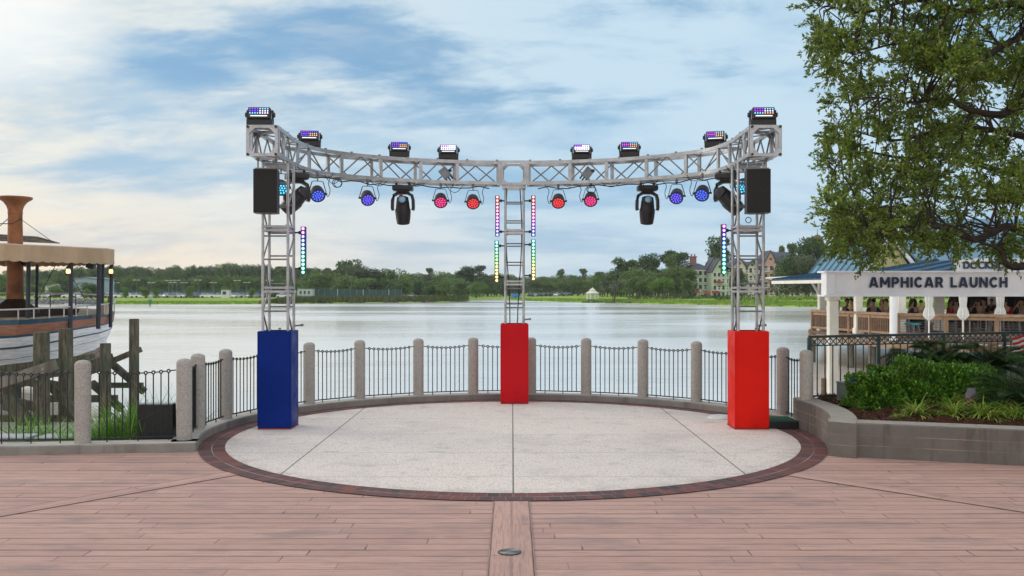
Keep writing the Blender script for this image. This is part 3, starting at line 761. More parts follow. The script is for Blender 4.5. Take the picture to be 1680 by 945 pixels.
flood('violet white glowing floodlight on the right arc nearest the middle', 953, 1, 3.30, True, [(PUR, WHI), (WHI, WHI), (WHI, WHI)])
flood('led floodlight with amber dots on the right arc', 1032, 1, 2.78, False, pD, yaw=-.08)
flood('tilted led floodlight where the right arm begins to curve', 1173, 1, 1.42, False, pD, yaw=-.25)
flood('led floodlight standing highest at the right end block of the truss', 1250, 1, 0, False, pB[:1]+[(PUR, WHI), (CYA, ORA)], loc=(PX(1251, 10.62), 10.62, ZT), k=1.06, yaw=-.03)

def par(label, px, py, Z, colr, yaw, pitch=35):
    top = ZB; c = P(px, py, Z); th = thing('par_can_light', label, 'stage light', (c.x, c.y, c.z), 0, 'round led par cans hanging under the truss')
    R_ = Matrix.Rotation(yaw, 3, 'Z') @ Matrix.Rotation(math.radians(pitch), 3, 'X')
    # local -Y faces the front
    Mx = R_ @ Matrix.Rotation(math.pi/2, 3, 'X')
    bd = MB(); bd.lathe([(.05, -.10), (.078, -.085), (.088, -.03), (.090, .03), (.095, .045), (.095, .052), (.086, .052), (.084, .044)], n=24, M=Mx)
    bd.build('housing', M['black'], th, smooth=True)
    Ry = Matrix.Rotation(yaw, 3, 'Z'); h = min(.19, top-c.z-.02)
    yk = MB(); pts = [Ry @ Vector(q) for q in ((-.106, 0, 0), (-.106, 0, .03), (-.07, 0, h*.8), (-.055, 0, h*.85), (.055, 0, h*.85), (.07, 0, h*.8), (.106, 0, .03), (.106, 0, 0))]
    yk.path(pts, .0, sq=(.022, .007)); 
    for sx in (-1, 1): yk.tube(Ry @ Vector((sx*.09, 0, 0)), Ry @ Vector((sx*.122, 0, 0)), .014, n=8)
    yk.build('yoke', M['black'], th)
    cl = MB(); cl.tube((0, 0, h*.85), (0, 0, max(top-c.z, h)+.03), .009, n=6); cl.cbox((0, 0, max(top-c.z, h)-.01), (.035, .035, .05), .006); cl.build('clamp', M['alud'], th)
    led = MB(); cols = []
    for rr, nn in ((0, 1), (.032, 6), (.062, 11)):
        for k in range(nn):
            a = 2*math.pi*k/nn; led.add(disc(R_ @ Vector((rr*math.cos(a), -.0530, rr*math.sin(a))), .0100, 8, R_), [tuple(range(8))]); cols.append(tuple(v*1.15+.03 for v in sr(colr)))
    o = led.build('led_lens_array', M['led'], th, recalc=False); led_attr(o, cols)
    bk = MB(); bk.add(disc(R_ @ Vector((0, -.0490, 0)), .085, 20, R_), [tuple(range(20))]); o = bk.build('face_plate', M['ledface'], th, recalc=False); led_attr(o, [tuple(v*.10 for v in sr(colr))])
    cb = MB(); s2 = 1 if px < 840 else -1
    cb.path(catmull([(.085*s2, .06), (.13*s2, .0), (.15*s2, .06), (.13*s2, .16), (.19*s2, top-c.z+.01)], 5) and [(q.x, .05, q.y) for q in catmull([(.085*s2, .02), (.125*s2, -.03), (.15*s2, .05), (.13*s2, .15), (.19*s2, top-c.z+.01)], 5)], .005, n=5)
    cb.build('power_cable', M['cable'], th, smooth=True)
    return th
M['ledface'] = emat_attr('led_face_scatter', 1.1)
VIO = (85, 70, 255); DB = (50, 90, 255); PK = (255, 20, 130); RD = (255, 25, 45); CYN = (60, 200, 255)
par('cyan lit par can half hidden behind the left speaker', 461, 307, 11.3, CYN, .5, 20)
par('blue lit par can nearest the left tower', 521, 318, 11.95, DB, .35)
par('violet blue lit par can between blue can and left moving head', 603, 325, 12.75, VIO, .3)
par('magenta lit par can right of the left moving head', 723, 329, 13.15, PK, .1)
par('red lit par can just left of the middle tower', 776, 331, 13.25, RD, .1)
par('red lit par can just right of the middle tower', 916, 330, 13.25, RD, -.05)
par('magenta lit par can right of the middle tower red can', 969, 327, 13.15, PK, -.1)
par('violet lit par can right of the right moving head', 1110, 322, 12.7, VIO, -.3)
par('blue lit par can nearest the right tower', 1152, 317, 12.1, DB, -.35)
par('cyan lit par can half hidden behind the right speaker', 1219, 305, 11.3, CYN, -.5, 20)

def moving(label, px, py_top, Z, lean=0, yaw=0, lit=True):
    th = thing('moving_head_light', label, 'stage light', (PX(px, Z), Z, ZB-.02), yaw, 'large moving head lights hanging under the truss')
    ba = MB(); ba.cbox((0, 0, -.055), (.28, .20, .075), .022); ba.cbox((0, 0, -.10), (.16, .14, .03), .01)
    for sx in (-1, 1): ba.cbox((sx*.09, 0, .0), (.03, .04, .05), .006)
    ba.build('base', M['black'], th)
    yk = MB()
    for sx in (-1, 1): yk.path([(sx*.07, 0, -.125), (sx*.125, 0, -.155), (sx*.142, 0, -.22), (sx*.145, 0, -.33), (sx*.135, 0, -.36)], 0, sq=(.075, .04))
    yk.cbox((0, 0, -.125), (.2, .09, .03), .01)
    yk.build('yoke', M['black'], th)
    R_ = Matrix.Rotation(lean, 3, 'Y'); piv = Vector((0, 0, -.33))
    hd = MB(); Mx = R_ @ Matrix.Rotation(math.radians(14), 3, 'X')
    hd.lathe([(.045, .165), (.078, .15), (.088, .09), (.098, .0), (.108, -.03), (.108, -.06), (.100, -.14), (.088, -.215), (.07, -.225)], c=piv, n=20, M=Mx)
    hd.build('head', M['black'], th, smooth=True)
    ln = MB(); Rl = Mx @ Matrix.Rotation(math.radians(-62), 3, 'X')
    ln.lathe([(.062, -.02), (.062, .02), (.05, .024)], c=piv+Mx @ Vector((0, -.062, .12)), n=18, M=Mx @ Matrix.Rotation(math.radians(58), 3, 'X'))
    ln.build('lens_ring', M['black'], th, smooth=True)
    if lit:
        g2 = MB(); R2 = Mx @ Matrix.Rotation(math.radians(58), 3, 'X'); g2.lathe([(.049, .0), (.046, .012), (.03, .02), (.01, .023)], c=piv+Mx @ Vector((0, -.062, .12))+R2 @ Vector((0, 0, .018)), n=18, M=R2)
        g2.build('lens', M['lens'], th, smooth=True)
    vt = MB(); [vt.torus(piv+Mx @ Vector((0, 0, zz)), .1-.012*abs(q), .003, 20, 4, Mx) for q, zz in enumerate((-.09, -.12, -.15, -.18))]; vt.build('vent_ribs', M['grille'], th)
    return th
a_ = moving('large black moving head light hanging on the left arc', 661, 305, 12.98); MB().box((-.02, -.06, -.16), (.05, .02, .03)).build('red_latch', M['orange'], a_)
moving('large black moving head light hanging on the right arc', 1062, 305, 12.98)
moving('black moving head tilted away behind the left speaker', 487, 300, 11.65, .75, .4, False)
moving('black moving head tilted away behind the right speaker', 1193, 300, 11.65, -.75, -.4, False)

def speaker(label, px, Z, s_):
    th = thing('loudspeaker', label, 'speaker', (PX(px, Z), Z, PZ(315, Z)), s_*.10, 'black loudspeakers hung from the truss ends')
    w, h, d = .262, .49, .25
    bd = MB()
    poly_ = [(-w/2, -d/2), (w/2, -d/2), (w/2, d/2-.06), (w/2-.06, d/2), (-w/2+.06, d/2), (-w/2, d/2-.06)]
    bd.prism(poly_, -h/2, h/2); o = bd.build('cabinet', M['black'], th)
    MB().cbox((0, -d/2-.006, 0), (w-.012, .012, h-.012), .005).build('grille', M['grille'], th)
    br = MB(); br.box((0, 0, h/2+.02), (.26, .05, .012))
    for sx in (-1, 1): br.tube((sx*.1, 0, h/2), (sx*.1, 0, ZB-PZ(315, Z)), .009, n=6); br.cbox((sx*.1, 0, ZB-PZ(315, Z)-.01), (.03, .05, .03), .005)
    br.build('hanging_bracket', M['alud'], th)
    return th
speaker('black box loudspeaker hanging from the left truss end', 438, 10.62, 1)
speaker('black box loudspeaker hanging from the right truss end', 1242, 10.62, -1)

def hsv(h, s=.92, v=1):
    import colorsys; return colorsys.hsv_to_rgb(h % 1, s, v)
def bar(label, px, py0, py1, Z, hues, toward):
    z1, z0 = PZ(py0, Z), PZ(py1, Z); L = z1-z0; X = PX(px, Z)
    th = thing('led_bar', label, 'light bar', (X, Z, z0), 0, 'upright rainbow led bars beside the towers')
    MB().cbox((0, 0, L/2), (.062, .05, L), .006).build('housing', M['black'], th)
    led = MB(); cols = []; n = 12
    for k in range(n):
        f_ = (k+.5)/n; led.add(disc((0, -.0285, L*f_), .0165, 10), [tuple(range(10))]); h_ = lerp_tab(hues, f_); c = hsv(h_, .55); cols.append(tuple(v**1.6 for v in c))
    o = led.build('led_lens_array', M['ledbar'], th, recalc=False); led_attr(o, cols)
    fp = MB(); cols = []
    for k in range(n): 
        z_a, z_b = L*k/n, L*(k+1)/n; fp.quad((-.027, -.0265, z_a), (.027, -.0265, z_a), (.027, -.0265, z_b), (-.027, -.0265, z_b)); cols.append(tuple(v**2*.12 for v in hsv(lerp_tab(hues, (k+.5)/n), 1)))
    o = fp.build('diffuser', M['ledface'], th, recalc=False); led_attr(o, cols)
    br = MB()
    for q in (.12, .88): br.tube((0, .02, L*q), (toward*.13, .05, L*q), .010, n=6); br.cbox((toward*.05, .03, L*q), (.03, .03, .04), .005)
    br.each('bracket', M['black'], th)
    return th
M['ledbar'] = emat_attr('led_bar_glow', 3.6)
warm = [(0, .62), (.25, .75), (.5, .88), (.8, .98), (1, 1.03)]; cool = [(0, .10), (.25, .15), (.55, .33), (1, .5)]; side_ = [(0, .42), (.3, .5), (.6, .58), (.85, .72), (1, .88)]
bar('rainbow led bar of blue and green on the left tower', 498, 372, 450, 11.15, side_, -1)
bar('upper led bar, red to blue, left of the middle tower', 816, 321, 388, 13.3, warm, 1)
bar('lower led bar, teal to orange, left of the middle tower', 815, 395, 463, 13.3, cool, 1)
bar('upper led bar, red to blue, right of the middle tower', 875, 321, 388, 13.3, warm, -1)
bar('lower led bar, teal to orange, right of the middle tower', 875, 393, 460, 13.3, cool, -1)
bar('rainbow led bar of magenta and teal on the right tower', 1187, 368, 450, 11.15, side_, 1)
for px, lb in ((730, 'grey electrical box strapped inside the truss left of middle'), (964, 'grey electrical box strapped inside the truss right of middle')):
    th = thing('power_box', lb, 'electrical box', (PX(px, 13.3), 13.3, 3.275), 0, 'grey power boxes inside the truss'); Ry = Matrix.Rotation(math.radians(-38 if px < 840 else 38), 3, 'Y')
    MB().cbox((0, 0, 0), (.125, .09, .15), .008, M=Ry).build('case', M['boxgrey'], th)
    pg = MB(); [pg.tube(Ry @ Vector((q, 0, -.075)), Ry @ Vector((q, 0, -.13)), .012, n=8) for q in (-.04, 0, .04)]; pg.build('cable_gland', M['black'], th)
    MB().tube((.05, -.03, .03), (.09, -.05, .03), .02, n=8).build('switch_knob', M['black'], th)
# loom of cable under the arch, in two halves, and cables down the middle tower
def loom(at, inn, label):
    c = MB(); r_ = random.Random(3 if at is atL else 5)
    pts = []; s_ = 1.1
    while s_ < TL-.05:
        p = at(inn[0], s_).lerp(at(inn[1], s_), .3); pts.append((p.x, p.y, ZB-.012-r_.random()*.045)); s_ += .14
    c.path(pts, .008, n=5)
    for s0 in (1.75, 2.45, 3.0, 3.55):
        p = at(inn[0], s0); q = at(inn[0], s0+.26); m_ = p.lerp(q, .5); dz = r_.uniform(.05, .13)
        c.path([(v.x, v.y, zz) for v, zz in zip([p.lerp(q, k/8) for k in range(9)], [ZB-dz*4*(k/8)*(1-k/8) for k in range(9)])], .0045, n=5)
    p = at(inn[0], 1.95 if at is atL else 3.42); c.torus((p.x, p.y, ZB-.08), .06, .006, 18, 5, Matrix.Rotation(math.pi/2, 3, 'X')); c.torus((p.x+.01, p.y+.01, ZB-.085), .052, .005, 18, 5, Matrix.Rotation(math.pi/2, 3, 'X'))
    tag(c.build('cable_loom', M['cable'], smooth=True), label, 'cable', 'cables looped under the truss')
loom(atL, (inL, outL), 'black cables looped along the underside of the left truss arc'); loom(atR, (inR, outR), 'black cables looped along the underside of the right truss arc')
c = MB(); 
for x0, yy in ((-.06, 13.5), (.11, 13.52)): c.path([(x0+.03*math.sin(z*2.3+x0*20), yy, z) for z in np.arange(.3, 3.1, .12)], .008, n=5)
tag(c.build('cable', M['cable'], smooth=True), 'black cables hanging down inside the middle truss tower', 'cable')
c = MB(); c.path([(2.66+.02*math.sin(z*3), 11.08, z) for z in np.arange(.5, 3.0, .12)], .008, n=5); c.torus((2.72, 10.8, 2.42), .032, .005, 14, 5, Matrix.Rotation(math.pi/2, 3, 'X'))
tag(c.build('cable', M['cable'], smooth=True), 'black cable hanging inside the right truss tower', 'cable')
# ---------------------------------------------------------------- small floor items
M['green'] = mat('green_turf_mat', (.01, .10, .05), .9, 0, .4, 30, .4, 200)
th = thing('ramp_mat', 'green topped low black step beside the right red cover', 'mat', (3.14, 11.08, .012))
MB().cbox((0, 0, .04), (.36, .42, .08), .006).build('base', M['black'], th); MB().box((0, 0, .085), (.34, .40, .008)).build('turf_top', M['green'], th)
M['white'] = mat('white_plastic', (.72, .72, .70), .5, 0, .15, 8)
tag(MB().lathe([(.17, 0), (.165, .012), (.13, .03), (.05, .035)], c=(2.62, 11.78, .012), n=28).build('round_cover', M['white'], smooth=True), 'low round white cover on the disc behind the right red cover', 'cover')
for x_, y_, l_, q in ((-1.80, 9.32, .14, 'left'), (-.76, 9.32, .15, 'middle'), (1.74, 9.36, .15, 'right'), ):
    tag(MB().cbox((x_, y_, .014), (l_, .035, .006), .002).build('metal_plate', M['white']), 'thin pale metal plate let into the disc, %s one of three' % q, 'plate', 'small plates in the disc')
# ---------------------------------------------------------------- planter
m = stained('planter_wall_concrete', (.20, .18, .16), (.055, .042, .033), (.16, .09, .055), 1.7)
t = NT(m.node_tree); b = m.node_tree.nodes['Principled BSDF']; lk = b.inputs['Base Color'].links[0].from_socket
co = t.n('ShaderNodeTexCoord').outputs['Object']; x, y, z = t.sep(co)
mk = None
for zz_ in (.115, .215):
    q = t.ramp(t.m('ABSOLUTE', t.m('SUBTRACT', t.m('ADD', z, t.m('MULTIPLY', t.m('SUBTRACT', t.noise(co, 1.5, 2), .5), .01)), zz_)), .0008, .0035, 1, 0); mk = q if mk is None else t.m('MAXIMUM', mk, q)
br_ = t.m('MULTIPLY', mk, t.ramp(t.noise(co, 2.5, 3), .4, .6, .1, .9))
t.l.new(t.mix(t.m('MULTIPLY', br_, .8), lk, (.5, .40, .30)), b.inputs['Base Color'])
M['planter'] = m
wing = [(CX+3.345*math.sin(a), CY+3.345*math.cos(a)) for a in np.linspace(math.radians(80), math.radians(113.4), 14)]
ppath = [(3.36, 11.22)]+wing[1:]+[(4.68, 8.60), (7.2, 7.72), (11, 6.4)]
# front wall thickness to the planted side (left normal of travel)
pw = thing('planter_wall', 'low stained concrete planter wall bending round the right edge of the disc', 'wall', (0, 0, 0))
i0 = len(wing)
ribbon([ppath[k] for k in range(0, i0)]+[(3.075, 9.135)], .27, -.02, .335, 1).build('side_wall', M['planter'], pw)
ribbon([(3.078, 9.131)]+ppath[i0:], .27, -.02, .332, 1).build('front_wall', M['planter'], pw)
M['mulch'] = mat('bark_mulch', (.085, .038, .022), .98, 0, .75, 28, 1.0, 40, spec=.05)
def bedz(X, Y): return .295+.055*max(0, min(2.2, Y-(9.3-(X-3.075)*.335), (math.hypot(X-CX, Y-CY)-3.64)*1.6))
g_ = MB(); nx, ny = 60, 36; vs = []
for i in range(nx+1):
    for j in range(ny+1):
        X = 3.3+i*(12-3.3)/nx; Y = 6.5+j*(12.9-6.5)/ny; vs.append((X, Y, bedz(X, Y)+.015*math.sin(X*7+Y*5)+.02*math.sin(X*17-Y*11)+.012*random.random()))
def inside(X, Y):
    Xf = 3.2+.0*Y
    front = 9.05+(X-3.075)*(-.335)+.26
    if Y < front: return False
    return math.hypot(X-CX, Y-CY) > 3.57 and X > 3.3 and Y < 11.05+(X-3.5)*.3846+.25
fs = []
for i in range(nx):
    for j in range(ny):
        a = i*(ny+1)+j; cxm = vs[a]
        if inside(cxm[0]+.07, cxm[1]+.09): fs.append((a, a+ny+1, a+ny+2, a+1))
tag(g_.add(vs, fs).build('mulch_bed', M['mulch']), 'dark brown bark mulch filling the planter', 'mulch', kind='stuff')
ch_ = RNG.uniform((3.6, 7.8, .26), (6.8, 11.5, .30), (6000, 3)); ch_ = np.array([(c[0], c[1], bedz(c[0], c[1])+.02) for c in ch_ if inside(c[0], c[1]-.2) and math.hypot(c[0]-CX, c[1]-CY) > 3.7])
M['chip'] = leafmat('bark_chip', (.10, .045, .03), (.05, .025, .018), (.17, .10, .07), .0)
tag(quads_mesh('bark_chips', leaves(ch_, .035, .016, 0), M['chip']), 'loose bark chips strewn over the planter soil', 'bark', kind='stuff')
# green railing
M['rail'] = mat('dark_green_metal', (.022, .050, .052), .4, .2, .3, 10)
ra, rb, rc = Vector((3.50, 11.05)), Vector((6.75, 12.3)), Vector((14, 14.9))
th = thing('green_railing', 'dark green metal railing with a crossed lattice band under its top rail', 'railing', (0, 0, 0))
L = (rc-ra).length; d = (rc-ra).normalized(); zb, zt = .335, 1.065
def RP(s_, z): p = ra+d*s_; return (p.x, p.y, z)
MB().path([RP(0, zt), RP(L, zt)], 0, sq=(.04, .03)).build('top_rail', M['rail'], th)
MB().path([RP(0, zt-.105), RP(L, zt-.105)], 0, sq=(.022, .014)).build('lattice_rail', M['rail'], th)
MB().path([RP(0, zb+.03), RP(L, zb+.03)], 0, sq=(.022, .018)).build('bottom_rail', M['rail'], th)
lt = MB(); s_ = .03
while s_ < 6.5:
    for a, b_ in ((0, 1), (1, 0)): lt.path([RP(s_, zt-.1+.082*a), RP(s_+.085, zt-.1+.082*b_)], 0, sq=(.006, .010))
    lt.path([RP(s_+.0875, zt-.1), RP(s_+.0875, zt-.015)], 0, sq=(.007, .008)); s_ += .09
lt.build('lattice', M['rail'], th)
s_ = 0; k = 0
while s_ < 6.6:
    if k % 9 == 0: MB().path([RP(s_, .25), RP(s_, zt-.01)], 0, sq=(.04, .04)).build('post', M['rail'], th)
    else: MB().path([RP(s_, zb+.03), RP(s_, zt-.11)], 0, sq=(.012, .012)).build('baluster', M['rail'], th)
    s_ += .112; k += 1
# leafy things in the planter
M['hedge'] = leafmat('hedge_leaf', (.03, .10, .01), (.08, .22, .018), (.26, .44, .05), .25, .35, .5)
M['lil'] = leafmat('strap_leaf', (.14, .32, .04), (.32, .46, .07), (.62, .56, .14), .35)
M['cyc'] = leafmat('cycad_leaf', (.022, .055, .012), (.035, .08, .018), (.06, .12, .03), .15)
M['bark'] = mat('tree_bark', (.060, .047, .037), .95, 0, .5, 12, .9, 30, col2=(.04, .03, .024))
def bush(name, label, cat, c, rad, n, mt, L, Wd, dens=1.6, lump=.22, core=True, seed=1):
    rg = np.random.default_rng(seed); th = thing(name, label, cat, c)
    u = rg.normal(size=(n, 3)); u /= np.linalg.norm(u, axis=1, keepdims=True); u[:, 2] = np.abs(u[:, 2])*1.1-.15
    lum = 1+lump*(np.sin(u[:, 0]*7+seed)*np.cos(u[:, 1]*6)+.6*np.sin(u[:, 2]*9+u[:, 0]*11))
    r_ = (1-np.abs(rg.normal(size=n))*.10).clip(.35, 1.04)*lum
    # squarer profile than a ball
    q = np.sign(u)*np.abs(u)**.72
    p = q*r_[:, None]*np.array(rad); p[:, 2] = np.maximum(p[:, 2], .0)
    dirs = u+np.array([0, 0, .55])
    quads_mesh('foliage', leaves(p, L, Wd, 0, rg, dirs, .55), mt, th)
    st = MB()
    for k in range(26):
        a = k*2.4; st.path([(0.1*math.cos(a)*rad[0], .1*math.sin(a)*rad[1], 0), (.45*math.cos(a)*rad[0], .45*math.sin(a)*rad[1], rad[2]*.5), (.75*math.cos(a)*rad[0], .75*math.sin(a)*rad[1], rad[2]*(.6+.3*math.sin(k)))], [.012, .008, .004], n=5)
    st.build('stems', M['bark'], th)
    return th
HB = P(1512, 676, 9.75); bush('hedge_bush', 'large rounded glossy green bush in the middle of the planter', 'bush', (PX(1515, 10.4), 10.5, .33), (.68, .42, .45), 30000, M['hedge'], .036, .021, seed=3)
bush('hedge_bush', 'smaller lower green bush joined to the left end of the big one', 'bush', (PX(1447, 10.3), 10.4, .33), (.26, .33, .34), 9000, M['hedge'], .040, .022, seed=4)
bush('hedge_bush', 'glossy bush at the right end of the big one', 'bush', (PX(1595, 10.6), 10.7, .33), (.36, .38, .40), 10000, M['hedge'], .040, .022, seed=5)
def cycad(label, loc, nf, Lf, zlift=.35, seed=2, sc=1.0):
    rg = random.Random(seed); th = thing('sago_palm', label, 'palm plant', loc); V = []; st = MB()
    for k in range(nf):
        a = k*2.399; el_ = rg.uniform(.15, 1.25); Lk = Lf*rg.uniform(.8, 1.1); pts = []
        for j in range(14):
            s_ = j/13; e_ = el_-s_*s_*1.0; pts.append(None)
        p = Vector((0, 0, zlift)); e_ = el_; seg = Lk/13; pl = [p.copy()]
        for j in range(13):
            e_ -= .085; p = p+Vector((math.cos(a)*math.cos(e_), math.sin(a)*math.cos(e_), math.sin(e_)))*seg; pl.append(p.copy())
        st.path(pl, [.007*(1-.8*j/13) for j in range(14)], n=4)
        for j in range(2, 14):
            for sub in (0, .5):
                q = pl[j].lerp(pl[j-1], sub); dd = (pl[j]-pl[j-1]).normalized(); sdv = dd.cross(Vector((0, 0, 1))).normalized(); ll = .15*sc*math.sin(math.pi*min(.96, (j-sub)/14+.04))+.03
                for s2 in (-1, 1):
                    tip = q+sdv*s2*ll*.8+dd*ll*.45+Vector((0, 0, ll*.25)); w = dd*.007
                    V.append([q-w, (q+tip)/2-w*.9+Vector((0, 0, .004)), tip, (q+tip)/2+w*.9])
    st.build('frond_stems', M['cyc'], th); quads_mesh('fronds', np.array([[tuple(v) for v in f] for f in V]), M['cyc'], th)
    MB().lathe([(.09, 0), (.11, .1), (.09, zlift), (.03, zlift+.05)], n=10).build('trunk', M['bark'], th)
    return th
cycad('dark feathery palm at the right end of the planter', (PX(1690, 9.7), 9.7, .26), 46, .62, .16, 5)
cycad('dark feathery palm behind the big green bush', (PX(1545, 11.3), 11.3, .40), 30, .48, .34, 6)
cycad('dark feathery palm behind the bush and right of the other one', (PX(1625, 11.0), 11.0, .40), 40, .55, .30, 7)
cycad('dark feathery palm against the railing above the left of the bush', (PX(1500, 11.5), 11.4, .40), 20, .42, .36, 8)
tufts = [(px_, py_, 1.27*F/(py_-HZ)*1.04) for px_, py_ in [(1424, 668), (1446, 676), (1470, 664), (1486, 674), (1505, 690), (1528, 668), (1556, 680), (1542, 692), (1572, 668), (1607, 692), (1622, 672), (1645, 690), (1660, 676), (1676, 694), (1590, 684), (1476, 692), (1435, 660), (1458, 658), (1516, 664), (1542, 662), (1600, 664), (1634, 660), (1565, 690), (1626, 694), (1412, 664), (1660, 694)]]
tufts_ = [(1424, 660, 9.9), (1446, 668, 9.55), (1470, 648, 10.1), (1486, 660, 9.75), (1505, 676, 9.35), (1528, 655, 9.85), (1556, 664, 9.6), (1542, 678, 9.3), (1572, 652, 9.9), (1607, 678, 9.25), (1622, 655, 9.8), (1645, 672, 9.2), (1660, 660, 9.5), (1676, 684, 9.0), (1590, 668, 9.5), (1476, 684, 9.2)]
pos = ['at the far left by the grey box', 'lowest on the left of the row', 'against the left foot of the big bush', 'before the bush, third along', 'nearest the front wall, left of centre', 'under the middle of the big bush', 'before the bush right of centre', 'small and low near the front wall', 'just left of the ground spotlight', 'near the front wall below the ground spotlight', 'just right of the ground spotlight', 'between the spotlight and the right hand palm', 'under the left side of the right hand palm', 'at the right edge of the photo', 'directly before the ground spotlight', 'sparse one near the front wall at left', 'tucked behind the leftmost tuft', 'in the back row under the left of the bush', 'in the back row left of the bush middle', 'in the back row under the bush middle', 'in the back row right of the spotlight', 'in the back row by the right hand palm', 'near the wall between bush middle and spotlight', 'lowest one right of the spotlight by the wall', 'smallest at the very left end of the bed', 'lowest one near the right edge by the wall']
for k, (px, py, Z) in enumerate(tufts):
    rg = random.Random(k+20); nb = 130 if k not in (7, 15) else 60; V = []; L0 = .30 if k not in (7, 15) else .15
    for q in range(nb):
        a = rg.uniform(0, 6.28); L_ = L0*rg.uniform(.6, 1.2); e_ = rg.uniform(.5, 1.5); p = Vector((rg.gauss(0, .02), rg.gauss(0, .02), 0)); w = Vector((-math.sin(a), math.cos(a), 0))*.0075
        prev = p; pw_ = w
        for s_ in range(4):
            e_ -= .45*(rg.random()*.6+.5); nx_ = prev+Vector((math.cos(a)*math.cos(e_), math.sin(a)*math.cos(e_), math.sin(e_)))*L_/4; nw = w*(.9, .75, .5, .05)[s_]
            V.append([prev-pw_, nx_-nw, nx_+nw, prev+pw_]); prev = nx_; pw_ = nw
    V = np.array([[tuple(v) for v in f] for f in V])
    o = quads_mesh('strap_leaf_plant', V, M['lil']); o.location = (PX(px, Z), Z, bedz(PX(px, Z), Z)-.01)
    tag(o, 'yellow green strap leaved tuft '+pos[k], 'plant', 'strap leaved tufts along the planter')
# weld tuft blades so colour is per blade
for o in list(COL.objects):
    if o.name.startswith('strap_leaf_plant'):
        bm = bmesh.new(); bm.from_mesh(o.data); bmesh.ops.remove_doubles(bm, verts=bm.verts, dist=1e-5); bm.to_mesh(o.data); bm.free()
# spotlight, electric box, flag
th = thing('ground_spotlight', 'weathered grey and rust bullet spotlight standing among the tufts', 'spotlight', (PX(1592, 9.75), 9.75, .31))
MB().tube((0, 0, 0), (0, 0, .1), .012).build('stake', M['black'], th)
Mx = Matrix.Rotation(math.radians(-16), 3, 'X') @ Matrix.Rotation(math.radians(12), 3, 'Y')
MB().lathe([(.035, -.02), (.055, .0), (.06, .09)], c=(0, 0, .08), n=18, M=Mx).build('base', mat('rusty_metal', (.12, .045, .03), .8), th, smooth=True)
MB().lathe([(.063, .09), (.060, .15), (.046, .175), (.046, .20), (.04, .205)], c=(0, 0, .08), n=18, M=Mx).build('shade', mat('faded_purple_grey', (.12, .10, .13), .6), th, smooth=True)
th = thing('utility_box', 'grey green electrical box standing on the planter corner by the railing', 'electrical box', (PX(1394, 10.75), 10.75, .335), .25)
MB().cbox((0, 0, .115), (.21, .2, .20), .004).build('case', mat('box_grey_green', (.13, .17, .15), .55, .1), th); MB().cbox((0, 0, .222), (.225, .215, .014), .003).build('lid', mat('box_lid_grey', (.16, .20, .18), .5, .1), th)
MB().tube((0, 0, -.0), (0, 0, .02), .05).build('foot', M['black'], th)
tag(MB().cbox((0.0, 0, 0), (.09, .05, .03), .01).build('blue_cap', mat('blue_plastic', (.02, .06, .5), .5), loc=(PX(1402, 10.75), 10.75, .579)), 'small blue plastic cap lying on the grey green box', 'fitting')  # small blue cap on top of the utility box
th = thing('small_flag', 'small red and white striped flag behind the planter at the right edge', 'flag', (PX(1683, 11.9), 11.9, .3))
MB().tube((0, 0, 0), (0, 0, .78), .006).build('pole', M['white'], th)
f_ = MB(); 
for i in range(7):
    for j in range(8):
        x0, x1 = -.16*j/8, -.16*(j+1)/8; w0 = .018*math.sin(j*.9); w1 = .018*math.sin((j+1)*.9); dz0 = -.05*j/8; dz1 = -.05*(j+1)/8
        f_.quad((x0, w0, .76-i*.032+dz0), (x1, w1, .76-i*.032+dz1), (x1, w1, .76-(i+1)*.032+dz1), (x0, w0, .76-(i+1)*.032+dz0), mi=i % 2)
f_.build('cloth', [mat('flag_red', (.5, .02, .03), .7), mat('flag_white', (.7, .68, .66), .7)], th)

# ---------------------------------------------------------------- launch sign
M['wht'] = mat('white_paint', (.84, .85, .88), .55, 0, .10, 3, spec=.3); M['crm'] = mat('cream_paint', (.80, .78, .70), .6, 0, .12, 4)
M['navy'] = mat('navy_letter', (.008, .022, .07), .5)
def text(s_, h, depth, mt, loc, parent=None, off=.0, sx=1.0, name='lettering', sp=1.1, rz=0, bold=0):
    c = bpy.data.curves.new(name, 'FONT'); c.body = s_; c.size = h/.7; c.extrude = depth/2; c.offset = off; c.space_character = sp; c.align_x = 'CENTER'
    o = bpy.data.objects.new(name, c); COL.objects.link(o); bpy.context.view_layer.update()
    me = bpy.data.meshes.new_from_object(o.evaluated_get(bpy.context.evaluated_depsgraph_get())); bpy.data.objects.remove(o)
    me.materials.clear(); me.materials.append(mt)
    if bold:
        bm = bmesh.new()
        for k in range(-2, 3):
            n0 = len(bm.verts); bm.from_mesh(me); bm.verts.ensure_lookup_table()
            for v in bm.verts[n0:]: v.co.x += k*bold; v.co.z += abs(k)*.0015; v.co.y += (k % 2)*bold*.5
        bm.to_mesh(me); bm.free()
    o = bpy.data.objects.new(name, me); COL.objects.link(o); o.location = loc; o.rotation_euler = (math.radians(90), 0, rz); o.scale = (sx, 1, 1)
    if parent: o.parent = parent
    return o
